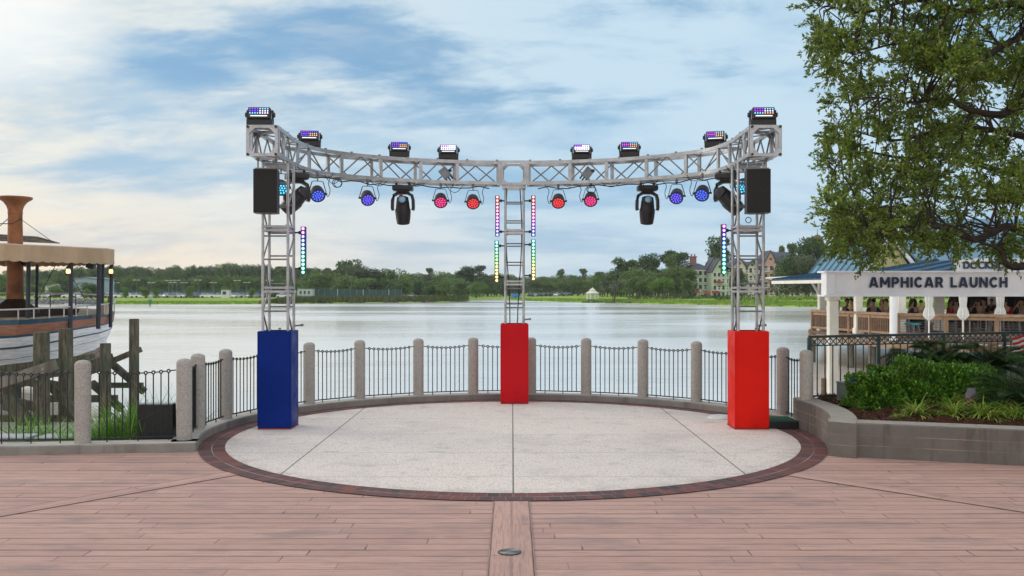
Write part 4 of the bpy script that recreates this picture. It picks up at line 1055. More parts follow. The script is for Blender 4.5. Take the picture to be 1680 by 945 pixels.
def block_text(s_, h, total, loc, mt, parent):
    """heavy block capitals drawn as strokes, each letter one raised piece"""
    w = .245
    def bar(a, b_, ww=w): 
        a = Vector(a); b_ = Vector(b_); d_ = (b_-a).normalized(); n_ = Vector((-d_.y, d_.x))*ww/2; return [a-n_, b_-n_, b_+n_, a+n_]
    def arcp(cx_, cy_, rx, ry, a0, a1, n_=14): 
        out = []; P0 = [(cx_+rx*math.cos(a0+(a1-a0)*i/n_), cy_+ry*math.sin(a0+(a1-a0)*i/n_)) for i in range(n_+1)]; P1 = [(cx_+(rx-w)*math.cos(a0+(a1-a0)*i/n_), cy_+(ry-w)*math.sin(a0+(a1-a0)*i/n_)) for i in range(n_+1)]
        return [[Vector(P0[i]), Vector(P0[i+1]), Vector(P1[i+1]), Vector(P1[i])] for i in range(n_)]
    def slant(x0, x1, y0=0., y1=1., ww=.27): return [Vector((x0-ww/2, y0)), Vector((x0+ww/2, y0)), Vector((x1+ww/2, y1)), Vector((x1-ww/2, y1))]
    def rect(x0, x1, y0, y1): return [Vector((x0, y0)), Vector((x1, y0)), Vector((x1, y1)), Vector((x0, y1))]
    pi = math.pi
    G = {'A': (1.06, [slant(.13, .46, ww=.26), slant(.93, .60, ww=.26), rect(.26, .8, .17, .37)]), 'M': (1.12, [rect(0, .235, 0, 1), rect(.885, 1.12, 0, 1), slant(.56, .14, .28, 1, .24), slant(.56, .98, .28, 1, .24)]),
         'P': (.84, [rect(0, w, 0, 1), rect(w-.01, .50, .80, 1), rect(w-.01, .50, .34, .54)]+arcp(.50, .67, .34, .33, -pi/2, pi/2)), 'H': (.90, [rect(0, w, 0, 1), rect(.9-w, .9, 0, 1), rect(w-.01, .66, .39, .61)]), 'I': (w, [rect(0, w, 0, 1)]),
         'C': (.94, arcp(.5, .5, .5, .52, .22*pi, 1.78*pi, 20)), 'R': (.90, [rect(0, w, 0, 1), rect(w-.01, .50, .80, 1), rect(w-.01, .52, .36, .56), slant(.77, .50, 0, .42, .28)]+arcp(.50, .68, .34, .32, -pi/2, pi/2)),
         'L': (.72, [rect(0, w, 0, 1), rect(w-.01, .72, 0, .22)]), 'U': (.90, [rect(0, w, .40, 1), rect(.9-w, .9, .40, 1)]+arcp(.45, .42, .45, .44, pi, 2*pi)), 'N': (.96, [rect(0, w, 0, 1), rect(.96-w, .96, 0, 1), slant(.84, .12, 0, 1, .26)]), ' ': (.42, [])}
    gap = .20; W_ = sum(G[c_][0]+gap for c_ in s_)-gap; k = total/(W_*h); x_ = 0
    for c_ in s_:
        mb = MB(); 
        for q, poly_ in enumerate(G[c_][1]):
            y0_ = -.012-.0006*(q % 3); n_ = len(poly_); vs = [((x_+p.x)*h*k, 0.0, p.y*h) for p in poly_]+[((x_+p.x)*h*k, y0_, p.y*h) for p in poly_]
            mb.add(vs, [(i, (i+1) % n_, n_+(i+1) % n_, n_+i) for i in range(n_)]+[tuple(range(n_-1, -1, -1)), tuple(range(n_, 2*n_))])
        if G[c_][1]: o = mb.build('letter', mt, parent); o.location = loc
        x_ += G[c_][0]+gap
ZS = 16.5
th = thing('launch_sign', 'long white beam sign with navy lettering on square white posts over the dock', 'sign', (PX(1357, ZS), ZS, 0)); X0 = PX(1357, ZS)
zb_, zt_ = PZ(484, ZS), PZ(447, ZS); LB = 5.4
MB().cbox((LB/2, .16, (zb_+zt_)/2), (LB, .32, zt_-zb_), .006).build('beam', M['wht'], th)
cn = MB(); cn.cbox((LB/2-.02, .16, zt_+.012), (LB+.08, .40, .03), .006); cn.cbox((LB/2-.02, .16, zb_-.012), (LB+.08, .40, .03), .006); cn.cbox((.06, -.012, (zb_+zt_)/2), (.16, .02, zt_-zb_-.02), .004)
cn.build('moulding', M['wht'], th)
for xx in (.14, LB-.14):
    MB().cbox((xx, .13, (zb_-.9)/2-.1), (.16, .16, zb_+.9), .006).build('post', M['crm'], th)
    MB().cbox((xx, .13, zb_-.06), (.21, .21, .07), .006).build('post_cap', M['crm'], th)
block_text('AMPHICAR LAUNCH', 17.2/F*ZS, (PX(1652, ZS)-PX(1425, ZS)), (PX(1425, ZS)-X0, -.014, PZ(471.8, ZS)), M['navy'], th)
dk = thing('launch_dock', 'low white edged landing dock under the launch sign', 'dock', (PX(1357, ZS), ZS, 0))
M['wood'] = mat('weathered_brown_wood', (.20, .12, .075), .85, 0, .45, 5, .3, 30, grain=(1, 1, 4)); M['woodg'] = mat('weathered_grey_wood', (.22, .20, .165), .9, 0, .45, 4, .5, 20, col2=(.09, .08, .06), grain=(1, 1, .25))
M['woodw'] = mat('warm_rail_wood', (.36, .23, .14), .8, 0, .35, 5, .2, 30)
pl = MB()
for k in range(28): pl.cbox((.9+k*.2, 1.4, -.66), (.185, 3.6, .05), .006)
pl.each('plank', M['woodg'], dk)
for k in range(5):
    for yy in (0.1, 2.9): MB().tube((.95+k*1.3, yy, -2.6), (.95+k*1.3, yy, -.69 if k % 2 else -.2), .10, n=10).build('pile', M['wood'], dk)
cr = MB(); cr.path([(1.0, .0, -.35), (2.2, .0, -1.1)], 0, sq=(.05, .10)); cr.path([(1.0, .06, -1.1), (2.2, .06, -.35)], 0, sq=(.05, .10)); cr.build('cross_brace', M['woodg'], dk)
# ---------------------------------------------------------------- dockside restaurant
RS = thing('dockside_restaurant', 'open sided waterfront restaurant with blue metal roofs on cream posts', 'restaurant', (PX(1345, 38), 38, 0)); RX, RY = PX(1345, 38), 38.0
def rl(x, y, z): return (x-RX, y-RY, z)
M['broof'] = mat('blue_metal_roof', (.13, .27, .38), .45, .2, .15, 2); M['broofd'] = mat('deep_blue_metal_roof', (.03, .10, .19), .5, .2, .2, 2)
fl = MB(); poly_ = [(12.25, 38.8), (13.3, 32.6), (17, 29.6), (60, 29.6), (60, 56), (18.6, 56)]
fl.prism([(x-RX, y-RY) for x, y in poly_], -.14, 0); fl.build('deck_floor', M['wood'], RS)
fl = MB()
for (xa, ya), (xb, yb) in zip(poly_[:3], poly_[1:4]): 
    for zz_ in (-.28, ): fl.path([rl(xa, ya-.03, zz_), rl(xb, yb-.03, zz_)], 0, sq=(.08, .22))
fl.build('edge_beam', M['woodw'], RS)
for (xa, ya), (xb, yb), nn in (((12.35, 38.6), (13.4, 32.8), 4), ((13.4, 32.8), (17, 29.9), 3), ((17, 29.9), (36, 29.9), 9)):
    for k in range(nn):
        s_ = k/nn; MB().tube(rl(xa+(xb-xa)*s_, ya+(yb-ya)*s_, -3), rl(xa+(xb-xa)*s_, ya+(yb-ya)*s_, -.15), .14, n=10).build('pile', M['woodg'], RS)
def rail_run(A_, B_, style, ztop=.80):
    A_ = Vector(A_); B_ = Vector(B_); L_ = (B_-A_).length; d_ = (B_-A_).normalized(); r_ = thing_none
    mb = MB(); mb.path([rl(*A_, ztop), rl(*B_, ztop)], 0, sq=(.16, .09)); mb.path([rl(*A_, .13), rl(*B_, .13)], 0, sq=(.06, .08))
    mb.path([rl(A_.x, A_.y, ztop-.11), rl(B_.x, B_.y, ztop-.11)], 0, sq=(.05, .10))
    n_ = max(2, round(L_/1.6)); 
    for k in range(n_+1): p = A_+d_*L_*k/n_; mb.path([rl(*p, 0), rl(*p, ztop)], 0, sq=(.11, .11))
    mb.build('deck_rail', M['woodw'], RS)
    mb = MB()
    if style: 
        s_ = .08
        while s_ < L_: p = A_+d_*s_; mb.path([rl(*p, .15), rl(*p, ztop-.1)], 0, sq=(.07, .03)); s_ += .115
    else:
        for k in range(6): mb.path([rl(*A_, .2+k*.085), rl(*B_, .2+k*.085)], .006, n=4)
    mb.build('rail_infill', M['wood'] if style else M['alud'], RS)
thing_none = None
rail_run((12.35, 38.6), (13.35, 32.9), True); rail_run((13.45, 32.7), (17.1, 29.8), False); rail_run((17.2, 29.75), (36, 29.75), False)
def rpost(px, Z, w, zt, mt, cap=True):
    mb = MB(); mb.cbox(rl(PX(px, Z), Z, zt/2), (w, w, zt), .01)
    if cap: mb.cbox(rl(PX(px, Z), Z, zt-.08), (w+.08, w+.08, .1), .01); mb.cbox(rl(PX(px, Z), Z, .12), (w+.06, w+.06, .22), .01)
    mb.build('post', mt, RS)
for px, Z, w in ((1348, 38.2, .26), (1408, 35.3, .26), (1478, 32.9, .26), (1541, 38, .3), (1628, 44, .3), (1720, 38, .3), (1800, 38, .3)): rpost(px, Z, w, 2.1, M['crm'])
mb = MB(); mb.path([rl(PX(1466, 32.6), 32.6, -.1), rl(PX(1466, 32.6), 32.6, 1.5), rl(PX(1466, 32.6)-.05, 32.6, 2.1)], .13, n=10); mb.path([rl(PX(1464, 32.6), 32.6, 1.45), rl(PX(1450, 32.9), 32.9, 2.0)], .035, n=6); mb.build('drain_pipe', M['wht'], RS)
mb = MB(); mb.path([rl(PX(1348, 38.2)-.05, 38.1, 1.35), rl(PX(1331, 38.2), 38.1, 1.95)], 0, sq=(.08, .08)); mb.build('eave_brace', M['crm'], RS)
def roof_plane(name, a, b_, c_, d_, mt, seams=10, th_=.08):
    """a,b eave; c,d ridge (a-d, b-c edges)"""
    a, b_, c_, d_ = [Vector(rl(*q)) for q in (a, b_, c_, d_)]; nrm = (b_-a).cross(d_-a).normalized()
    if nrm.z < 0: nrm = -nrm
    mb = MB(); up = nrm*th_; mb.add([a, b_, c_, d_, a+up, b_+up, c_+up, d_+up], [(0, 3, 2, 1), (4, 5, 6, 7), (0, 1, 5, 4), (1, 2, 6, 5), (2, 3, 7, 6), (3, 0, 4, 7)])
    for k in range(seams+1):
        s_ = k/seams; p = a.lerp(b_, s_)+up*1.25; q = d_.lerp(c_, s_)+up*1.25; mb.path([p, q], 0, sq=(.035, .07))
    return mb.build(name, mt, RS)
# small hip over the left corner, main hip behind the sign
roof_plane('roof', (11.15, 40.2, 2.02), (12.3, 34.8, 2.02), (16.8, 37, 2.75), (16.8, 41, 2.75), M['broofd'], 14)
roof_plane('roof', (12.3, 34.75, 2.02), (30, 34.75, 2.02), (30, 37, 2.75), (16.8, 37, 2.75), M['broofd'], 20)
mb = MB(); mb.path([rl(11.15, 40.2, 1.98), rl(12.3, 34.7, 1.98), rl(30, 34.7, 1.98)], 0, sq=(.08, .13)); mb.build('fascia', M['crm'], RS)
roof_plane('roof', (15.6, 38, 2.7), (48, 38, 2.7), (44, 45, 5.0), (19.6, 45, 5.0), M['broof'], 46)
roof_plane('roof', (21.5, 52, 2.7), (15.6, 38, 2.7), (19.6, 45, 5.0), (19.6, 45.1, 5.0), M['broof'], 16)
# yellow gable
gx0, gx1, gz = PX(1418, 37), PX(1502, 37), 37.0; gxm = (gx0+gx1)/2
MB().add([rl(gx0, gz, 2.2), rl(gx1, gz, 2.2), rl(gxm, gz, 3.75), rl(gx0, gz+.15, 2.2), rl(gx1, gz+.15, 2.2), rl(gxm, gz+.15, 3.75)], [(0, 1, 2), (5, 4, 3), (0, 3, 4, 1), (1, 4, 5, 2), (2, 5, 3, 0)]).build('gable', mat('pale_yellow_siding', (.62, .58, .28), .7, 0, .2, 3), RS)
gt = MB(); gt.path([rl(gx0-.3, gz-.15, 2.15), rl(gxm, gz-.15, 3.85)], 0, sq=(.1, .22)); gt.path([rl(gx1+.3, gz-.15, 2.15), rl(gxm, gz-.15, 3.85)], 0, sq=(.1, .22)); gt.build('gable_trim', M['wht'], RS)
roof_plane('roof', (gx0-.3, gz-.2, 2.2), (gx0-.3, gz+6, 2.2), (gxm, gz+6, 3.9), (gxm, gz-.2, 3.9), M['broof'], 8); roof_plane('roof', (gx1+.3, gz-.2, 2.2), (gx1+.3, gz+6, 2.2), (gxm, gz+6, 3.9), (gxm, gz-.2, 3.9), M['broof'], 8)
MB().bb(*(PX(1566, 35.5)-RX, 48-RX), 35.4-RY, 35.55-RY, PZ(446, 35.5), PZ(424, 35.5)).build('name_board', M['wht'], RS)
text('DOCKSIDE BAR', 11.5/F*35.4, .03, mat('slate_letter', (.05, .09, .15), .5), (PX(1634, 35.4)-RX, 35.36-RY, PZ(440.5, 35.4)), RS, .004, .92, sp=1.05, bold=.008)
# interior back wall, bar, shelving, ceiling
M['dint'] = mat('dark_bar_interior', (.035, .028, .024), .8, 0, .5, 4)
MB().bb(PX(1560, 46)-RX, 60-RX, 46-RY, 46.2-RY, 0, 2.3).build('back_wall', M['dint'], RS)
MB().bb(PX(1565, 44.5)-RX, 50-RX, 44-RY, 44.6-RY, 0, .85).build('bar_counter', M['wood'], RS)
MB().bb(13.5-RX, 55-RX, 36.5-RY, 50-RY, 2.28, 2.34).build('ceiling', M['crm'], RS)
sh = MB(); 
for k in range(3): sh.bb(PX(1565, 45.8)-RX, 46-RX, 45.6-RY, 45.95-RY, .9+k*.38, .93+k*.38)
sh.build('bar_shelf', M['wood'], RS)
MB().bb(PX(1640, 45.4)-RX, PX(1700, 45.4)-RX, 45.3-RY, 45.38-RY, PZ(502, 45.4), PZ(491, 45.4)).build('inner_sign_board', M['dint'], RS)
bt_ = MB(); rr_ = random.Random(4)
for k in range(70): x_ = rr_.uniform(PX(1570, 45.8), 45); zz_ = .93+.38*rr_.randrange(3); bt_.lathe([(.035, 0), (.035, .16), (.014, .2), (.014, .26)], c=rl(x_, 45.75, zz_), n=6, mi=k % 3)
bt_.build('bottles', [mat('amber_glass', (.25, .10, .02), .2), mat('green_glass', (.03, .10, .04), .2), mat('clear_glass', (.35, .38, .38), .2)], RS)['kind'] = 'stuff'
for k, px in enumerate((1524, 1580, 1641)):
    Z = 31.2; th = thing('folded_umbrella', 'folded white sun umbrella, '+('left', 'middle', 'right')[k]+' of three along the restaurant rail', 'umbrella', (PX(px, Z), Z, 0), 0, 'folded umbrellas on the restaurant deck')
    MB().tube((0, 0, 0), (0, 0, 1.75), .025).build('pole', M['crm'], th)
    prof_ = []; n_ = 16; vs = []; lv = [(.62, .02), (.66, .10), (.80, .155), (.95, .13), (1.1, .085), (1.3, .10), (1.5, .11), (1.72, .06), (1.78, .02)]
    for z_, r_ in lv:
        for i in range(n_): a = 2*math.pi*i/n_; rr = r_*(1.25 if i % 2 else .75); vs.append((rr*math.cos(a), rr*math.sin(a), z_+(.05 if i % 2 and z_ < .7 else 0)))
    fs = [(k_*n_+i, k_*n_+(i+1) % n_, (k_+1)*n_+(i+1) % n_, (k_+1)*n_+i) for k_ in range(len(lv)-1) for i in range(n_)]
    MB().add(vs, fs).build('canopy', M['white'], th)
    MB().tube((0, 0, 1.0), (0, 0, 1.05), .10).build('strap', M['crm'], th)
# ---------------------------------------------------------------- people at the tables
def skin_mesh(nodes, edges, sub=1):
    me = bpy.data.meshes.new('tmp'); me.from_pydata([n_[0] for n_ in nodes], edges, []); o = bpy.data.objects.new('tmp', me); COL.objects.link(o)
    sk = o.modifiers.new('s', 'SKIN'); 
    for i, n_ in enumerate(nodes): r_ = n_[1]; o.data.skin_vertices[0].data[i].radius = (r_, r_) if not isinstance(r_, tuple) else r_
    o.data.skin_vertices[0].data[0].use_root = True
    sb = o.modifiers.new('u', 'SUBSURF'); sb.levels = sub; sb.render_levels = sub
    bpy.context.view_layer.update(); out = bpy.data.meshes.new_from_object(o.evaluated_get(bpy.context.evaluated_depsgraph_get()))
    bpy.data.objects.remove(o); return out
def body_nodes(sit, lean=.0, arm=.3):
    h = .48 if sit else .92; n_ = [((0, 0, h), (.13, .11)), ((0, -lean*.3, h+.24), (.12, .09)), ((0, -lean, h+.45), (.14, .09)), ((0, -lean-.01, h+.56), .05), ((0, -lean-.03, h+.64), .075), ((0, -lean-.03, h+.73), .095), ((0, -lean-.02, h+.80), .06)]
    e_ = [(0, 1), (1, 2), (2, 3), (3, 4), (4, 5), (5, 6)]
    for s_ in (-1, 1):
        b0 = len(n_); n_ += [((s_*.19, -lean, h+.46), .05), ((s_*.24, -lean-.03, h+.22), .042), ((s_*.20, -lean-arm, h+.20), .034), ((s_*.17, -lean-arm-.09, h+.21), .03)]; e_ += [(2, b0), (b0, b0+1), (b0+1, b0+2), (b0+2, b0+3)]
        b0 = len(n_)
        if sit: n_ += [((s_*.10, -.05, h-.01), .085), ((s_*.12, -.45, h), .065), ((s_*.12, -.46, .08), .045), ((s_*.12, -.60, .04), .038)]
        else: n_ += [((s_*.10, 0, h-.08), .085), ((s_*.11, .0, .48), .062), ((s_*.11, .02, .08), .042), ((s_*.11, -.15, .04), .038)]
        e_ += [(0, b0), (b0, b0+1), (b0+1, b0+2), (b0+2, b0+3)]
    return n_, e_
def split_cloth(me, h):
    pass
bodies = {}
for sit in (True, False):
    n_, e_ = body_nodes(sit, .06 if sit else .02, .22 if sit else .12); body = skin_mesh(n_, e_, 2)
    tn = [(p, tuple(q*1.12 for q in r_) if isinstance(r_, tuple) else r_*1.25) for p, r_ in n_]; 
    ids = [0, 1, 2, 7, 8, 15, 16]; mp_ = {k: i for i, k in enumerate(ids)}
    sh_ = skin_mesh([tn[i] for i in ids], [(0, 1), (1, 2), (2, 3), (3, 4), (2, 5), (5, 6)], 2)
    ids = [0, 11, 12, 13, 19, 20, 21]; tr = skin_mesh([tn[i] for i in ids], [(0, 1), (1, 2), (2, 3), (0, 4), (4, 5), (5, 6)], 2)
    bodies[sit] = (body, sh_, tr, n_[5][0])
SK = [mat('skin_light', (.55, .32, .22), .6), mat('skin_tan', (.35, .18, .11), .6)]
HR = [mat('hair_dark', (.02, .014, .01), .6), mat('hair_brown', (.10, .05, .025), .6), mat('hair_blond', (.38, .24, .10), .6)]
CL = {'navy': (.02, .03, .10), 'black': (.015, .015, .018), 'red': (.42, .02, .02), 'grey': (.25, .24, .23), 'pale blue': (.16, .33, .5), 'white': (.6, .58, .55), 'tan': (.30, .22, .15), 'teal': (.02, .22, .24)}
CLM = {k: mat('cloth_'+k.replace(' ', '_'), v, .85, 0, .3, 12) for k, v in CL.items()}
def hair_mesh(c, longh):
    mb = MB(); vs = []; fs = []; R_, n_ = 8, 12
    for i in range(R_+1):
        ph = math.pi*.62*i/R_
        for j in range(n_): 
            a = 2*math.pi*j/n_; front = max(0, -math.sin(a)); e = ph*(1-.42*front); r_ = .112; vs.append((c[0]+r_*.92*math.sin(e)*math.cos(a), c[1]+.012+r_*math.sin(e)*math.sin(a), c[2]+.012+r_*1.08*math.cos(e)-(.16*(i/R_)**2*max(0, math.sin(a)+.3) if longh else 0)))
    for i in range(R_):
        for j in range(n_): fs.append((i*n_+j, i*n_+(j+1) % n_, (i+1)*n_+(j+1) % n_, (i+1)*n_+j))
    mb.add(vs, fs); return mb
hairm = {}
for sit in (True, False):
    for lg in (True, False):
        o = hair_mesh(bodies[sit][3], lg).build('hair', HR[0], smooth=True); hairm[(sit, lg)] = o.data; bpy.data.objects.remove(o)
def person(label, px, Z, rz, sit, cloth, skin=0, hair=0, longh=False, z=0.0, sc=1.0, trs='black'):
    r_ = thing('person', label, 'person', (PX(px, Z), Z, z), rz, 'people at the dockside restaurant'); r_.scale = (sc,)*3
    body, sh_, tr, _ = bodies[sit]
    for nm, me, mt in (('body', body, SK[skin]), ('shirt', sh_, CLM[cloth]), ('trousers', tr, CLM[trs]), ('hair', hairm[(sit, longh)], HR[hair])):
        me = me.copy(); me.materials.clear(); me.materials.append(mt); me.polygons.foreach_set('use_smooth', [True]*len(me.polygons)); me.polygons.foreach_set('material_index', [0]*len(me.polygons))
        o = bpy.data.objects.new(nm, me); COL.objects.link(o); o.parent = r_
    return r_
ppl = [(1372, 39.0, 1.2, 1, 'navy', 0, 0, 0, 'at the table by the left corner post of the restaurant'), (1388, 39.6, .2, 1, 'white', 1, 0, 0, 'second from the left at the restaurant rail'), (1399, 39.2, -1, 1, 'black', 0, 0, 0, 'beside the second cream post'),
    (1423, 37.6, 1.2, 1, 'black', 0, 1, 1, 'just right of the second cream post'), (1433, 38.8, 2.8, 1, 'pale blue', 0, 0, 0, 'seen from behind right of the second cream post'), (1445, 37.4, .3, 1, 'navy', 0, 2, 1, 'fair haired, between the cream post and drain pipe'), (1456, 37.2, -1.2, 1, 'grey', 0, 0, 0, 'resting an arm by the white drain pipe'),
    (1492, 36.5, 1.4, 1, 'black', 0, 1, 1, 'right of the white drain pipe'), (1501, 37.8, 3.0, 1, 'black', 0, 0, 1, 'back turned between pipe and left umbrella'), (1511, 36.0, 2.6, 0, 'tan', 0, 0, 0, 'standing back turned beside the left folded umbrella'),
    (1556, 38.5, .8, 1, 'red', 1, 0, 1, 'right of the wide cream post'), (1568, 39.0, 2.5, 1, 'grey', 0, 0, 0, 'just left of the middle folded umbrella'), (1594, 38.0, 1.5, 1, 'black', 1, 0, 1, 'just right of the middle folded umbrella'), (1606, 38.6, 3.0, 1, 'tan', 0, 1, 0, 'second right of the middle folded umbrella'), (1617, 39.2, -1.3, 1, 'black', 0, 0, 0, 'third right of the middle folded umbrella'),
    (1627, 40.8, -.8, 0, 'black', 1, 0, 0, 'standing behind the tables left of the right folded umbrella'), (1650, 38.0, 2.9, 1, 'red', 0, 0, 0, 'just right of the right folded umbrella'), (1665, 38.2, 1.2, 1, 'black', 0, 0, 1, 'near the right edge of the photo'), (1678, 39, -1, 1, 'white', 0, 0, 0, 'at the very right edge of the photo')]
for px, Z, rz, sit, cl, sk, hr, lg, w_ in ppl:
    person('%s person in %s %s' % ('seated' if sit else 'standing', cl, w_), px, Z, rz, bool(sit), cl, sk, hr, bool(lg), 0.0, .98 if sit else .72)
    if sit:
        pass
st0 = None
def stool(px, Z, mt, w_):
    th = thing('bar_stool', w_, 'stool', (PX(px, Z), Z, 0), 0, 'stools on the restaurant deck')
    MB().lathe([(.02, .44), (.16, .44), (.17, .47), (.15, .50), (.02, .51)], n=14).build('seat', mt, th, smooth=True)
    for k in range(4): a = k*math.pi/2+.6; MB().tube((.1*math.cos(a), .1*math.sin(a), .45), (.17*math.cos(a), .17*math.sin(a), 0), .014, n=6).build('leg', M['alud'], th)
    rg_ = MB().torus((0, 0, .2), .14, .009, 14, 5).build('foot_ring', M['alud'], th)
TL_ = mat('teal_seat', (.01, .28, .30), .5); BR = mat('brown_seat', (.12, .06, .035), .6)
stool(1491, 32.8, TL_, 'teal seated stool, left of the teal pair'); stool(1503, 32.4, TL_, 'teal seated stool, right of the teal pair')
for k, (px, Z, *_r) in enumerate(ppl):
    if _r[1] : stool(px, Z+.0, BR, 'brown stool under the person '+_r[-1])
def table(px, Z, w_, label):
    th = thing('dining_table', label, 'table', (PX(px, Z), Z, 0), 0, 'tables on the restaurant deck')
    MB().cbox((0, 0, .68), (w_, .7, .04), .008).build('tabletop', mat('pale_table_wood', (.55, .38, .2), .6), th)
    for sx in (-1, 1):
        for sy in (-1, 1): MB().tube((sx*(w_/2-.08), sy*.28, 0), (sx*(w_/2-.08), sy*.28, .66), .025, n=6).build('leg', M['alud'], th)
for k, (px, Z, w_) in enumerate(((1385, 38.9, .8), (1440, 37.9, 1.1), (1500, 35.9, .8), (1562, 32.0, .7), (1600, 31.6, .8), (1622, 31.4, .6), (1660, 31.4, 1.0), (1582, 38.6, 1.2), (1640, 38.6, 1.2))):
    table(px, Z, w_, 'pale wooden table '+['behind the left corner post', 'before the drain pipe group', 'by the teal stools', 'left of the middle folded umbrella at the rail', 'right of the middle folded umbrella at the rail', 'left of the right folded umbrella at the rail', 'right of the right folded umbrella at the rail', 'inside behind the middle folded umbrella', 'inside behind the right folded umbrella'][k])
# ---------------------------------------------------------------- near bank with reeds, left
M['mud'] = mat('bank_soil', (.16, .13, .09), .95, 0, .5, 3)
vs = []; fs = []
for i, X in enumerate(np.linspace(-14, -2.8, 40)):
    for j, (y_, z_) in enumerate(((9.3, -.10), (9.9, -.16), (11.2, -.42), (12.2, -.9), (13.4, -1.6), (15, -2.4))): vs.append((X, y_+.25*math.sin(X*1.7), z_+.03*math.sin(X*5+j) - (.5 if X > -3.2 else 0)))
fs = [(i*6+j, (i+1)*6+j, (i+1)*6+j+1, i*6+j+1) for i in range(39) for j in range(5)]
tag(MB().add(vs, fs).build('near_bank', M['mud']), kind='structure')
M['nreed'] = leafmat('marsh_grass_leaf', (.09, .24, .03), (.16, .38, .05), (.26, .42, .10), .35)
def marsh(n, xr, yr, hr, seed, name, label):
    rg = random.Random(seed); V = []
    for q in range(n):
        X = rg.uniform(*xr); Y = rg.uniform(*yr)
        if math.hypot(X-CX, Y-CY) < 3.85: continue
        z0 = -.16-max(0, Y-10)*.22; a = rg.uniform(0, 6.28); H = rg.uniform(*hr)*(.75+.35*math.sin(X*3+1)); w = Vector((math.cos(a), math.sin(a), 0))*.008
        b_ = Vector((rg.gauss(0, .16), rg.gauss(0, .10), 0)); p = Vector((X, Y, z0)); N = 4
        prev = p; pw_ = w
        for s_ in range(1, N+1):
            t_ = s_/N; q_ = p+Vector((0, 0, H*t_*(1-.12*t_)))+b_*t_*t_*1.6; nw = w*(1-t_)**.6 if s_ < N else w*.02
            V.append([prev-pw_, prev+pw_, q_+nw, q_-nw]); prev = q_; pw_ = nw
    V = np.array([[tuple(v) for v in f] for f in V]); o = quads_mesh(name, V, M['nreed'])
    bm = bmesh.new(); bm.from_mesh(o.data); bmesh.ops.remove_doubles(bm, verts=bm.verts, dist=1e-5); bm.to_mesh(o.data); bm.free()
    return tag(o, label, 'reeds', kind='stuff')
marsh(4600, (-5.1, -3.2), (9.8, 11.8), (.38, .72), 1, 'marsh_grass', 'bright green marsh grass behind the fence around the black box')
marsh(800, (-5.7, -4.9), (10.6, 11.6), (.5, .85), 2, 'marsh_grass', 'taller marsh grass at the foot of the timber piles')
marsh(60, (-4.6, -3.6), (10.6, 11.2), (.7, 1.05), 3, 'marsh_grass', 'a few tall thin reeds left of the corner bollard')
# black box and two grey service boxes behind the fence
bx = thing('black_display_box', 'upright black box with a pale top edge behind the left fence bay', 'box', (PX(256.5, 9.75), 9.78, -.12))
MB().cbox((0, 0, .27), (.355, .10, .545), .006).build('case', M['black'], bx); MB().cbox((0, 0, .55), (.35, .095, .012), .003).build('top_strip', M['boxgrey'], bx)
for px, w_, lb in ((96, .36, 'finned grey service box behind the fence left of the lone bollard'), (18, .46, 'finned grey service box behind the fence at the left edge')):
    th = thing('service_box', lb, 'electrical box', (PX(px, 10.15), 10.15, -.25), 0, 'grey service boxes behind the fence')
    MB().cbox((0, 0, .16), (w_, .26, .20), .012).build('case', M['boxgrey'], th); MB().cbox((0, 0, .275), (w_+.03, .29, .035), .010).build('lid', mat('service_box_lid', (.40, .42, .44), .5), th)
    fn = MB(); [fn.box((-w_/2+.03+k*.04, -.138, .16), (.012, .02, .15)) for k in range(int(w_/.04)-1)]; fn.build('fins', M['boxgrey'], th)
# ---------------------------------------------------------------- timber piles and cradle
m, t, b = newmat('pile_wood')
co = t.n('ShaderNodeTexCoord').outputs['Object']; x, y, z = t.sep(co); gv = t.comb(t.m('MULTIPLY', x, 6), t.m('MULTIPLY', y, 6), t.m('MULTIPLY', z, .7))
gr = t.noise(gv, 3, 6, .7, .5)
c = t.mix(t.ramp(gr, .35, .7), (.04, .036, .026), (.155, .135, .09)); c = t.mix(t.ramp(t.noise(co, 1.3, 4), .42, .65, 0, .55), c, (.05, .075, .045))
c = t.mix(t.ramp(t.noise(gv, 7, 3), .58, .7, 0, .8), c, (.02, .018, .014))
t.l.new(c, b.inputs['Base Color']); b.inputs['Roughness'].default_value = .9; bp = t.n('ShaderNodeBump'); bp.inputs['Strength'].default_value = .7; bp.inputs['Distance'].default_value = .02; t.l.new(gr, bp.inputs['Height']); t.l.new(bp.outputs[0], b.inputs['Normal'])
M['pile'] = m
piles = [(68, 545, 25, 20.5, 'thick mossy timber pile with a flat top, left of the pair against the hull'), (108, 539, 22, 21.0, 'thick mossy timber pile, right of the pair against the hull'), (173, 563, 17, 21.6, 'shortest timber pile, just right of the lone bollard'), (220, 523, 15.5, 22.2, 'tallest slim timber pile standing clear of the boat'), (-50, 550, 24, 20.5, 'timber pile beyond the left edge of the view')]
for px, py, w_, Z, lb in piles:
    r_ = w_/F*Z/2; zt_ = PZ(py, Z); lean = (px-108)*.0006
    o = MB().lathe([(r_*1.06, -3.0), (r_*1.04, -1), (r_, zt_-.03), (r_*.97, zt_-.004), (r_*.6, zt_)], n=20).build('timber_pile', M['pile'], smooth=True, loc=(PX(px, Z), Z, 0))
    tag(o, lb, 'pile', 'timber piles by the boat')
cd = thing('timber_cradle', 'dark bolted timber cradle of crossed beams carrying the boat', 'cradle', (PX(60, 22), 22, WATER)); O = Vector(cd.location)
def beam(a, b_, Z0, Z1=None, h=.26, w=.14, nm='beam', mt=None):
    Z1 = Z0 if Z1 is None else Z1
    MB().path([P(*a, Z0)-O, P(*b_, Z1)-O], 0, sq=(w, h)).build(nm, mt or M['pile'], cd)
beam((-80, 655), (92, 598), 20.0, 20.2, .22, mt=M['woodg']); beam((12, 652), (82, 742), 20.3, 20.3, .3); beam((82, 632), (150, 700), 20.8, 20.8, .16)
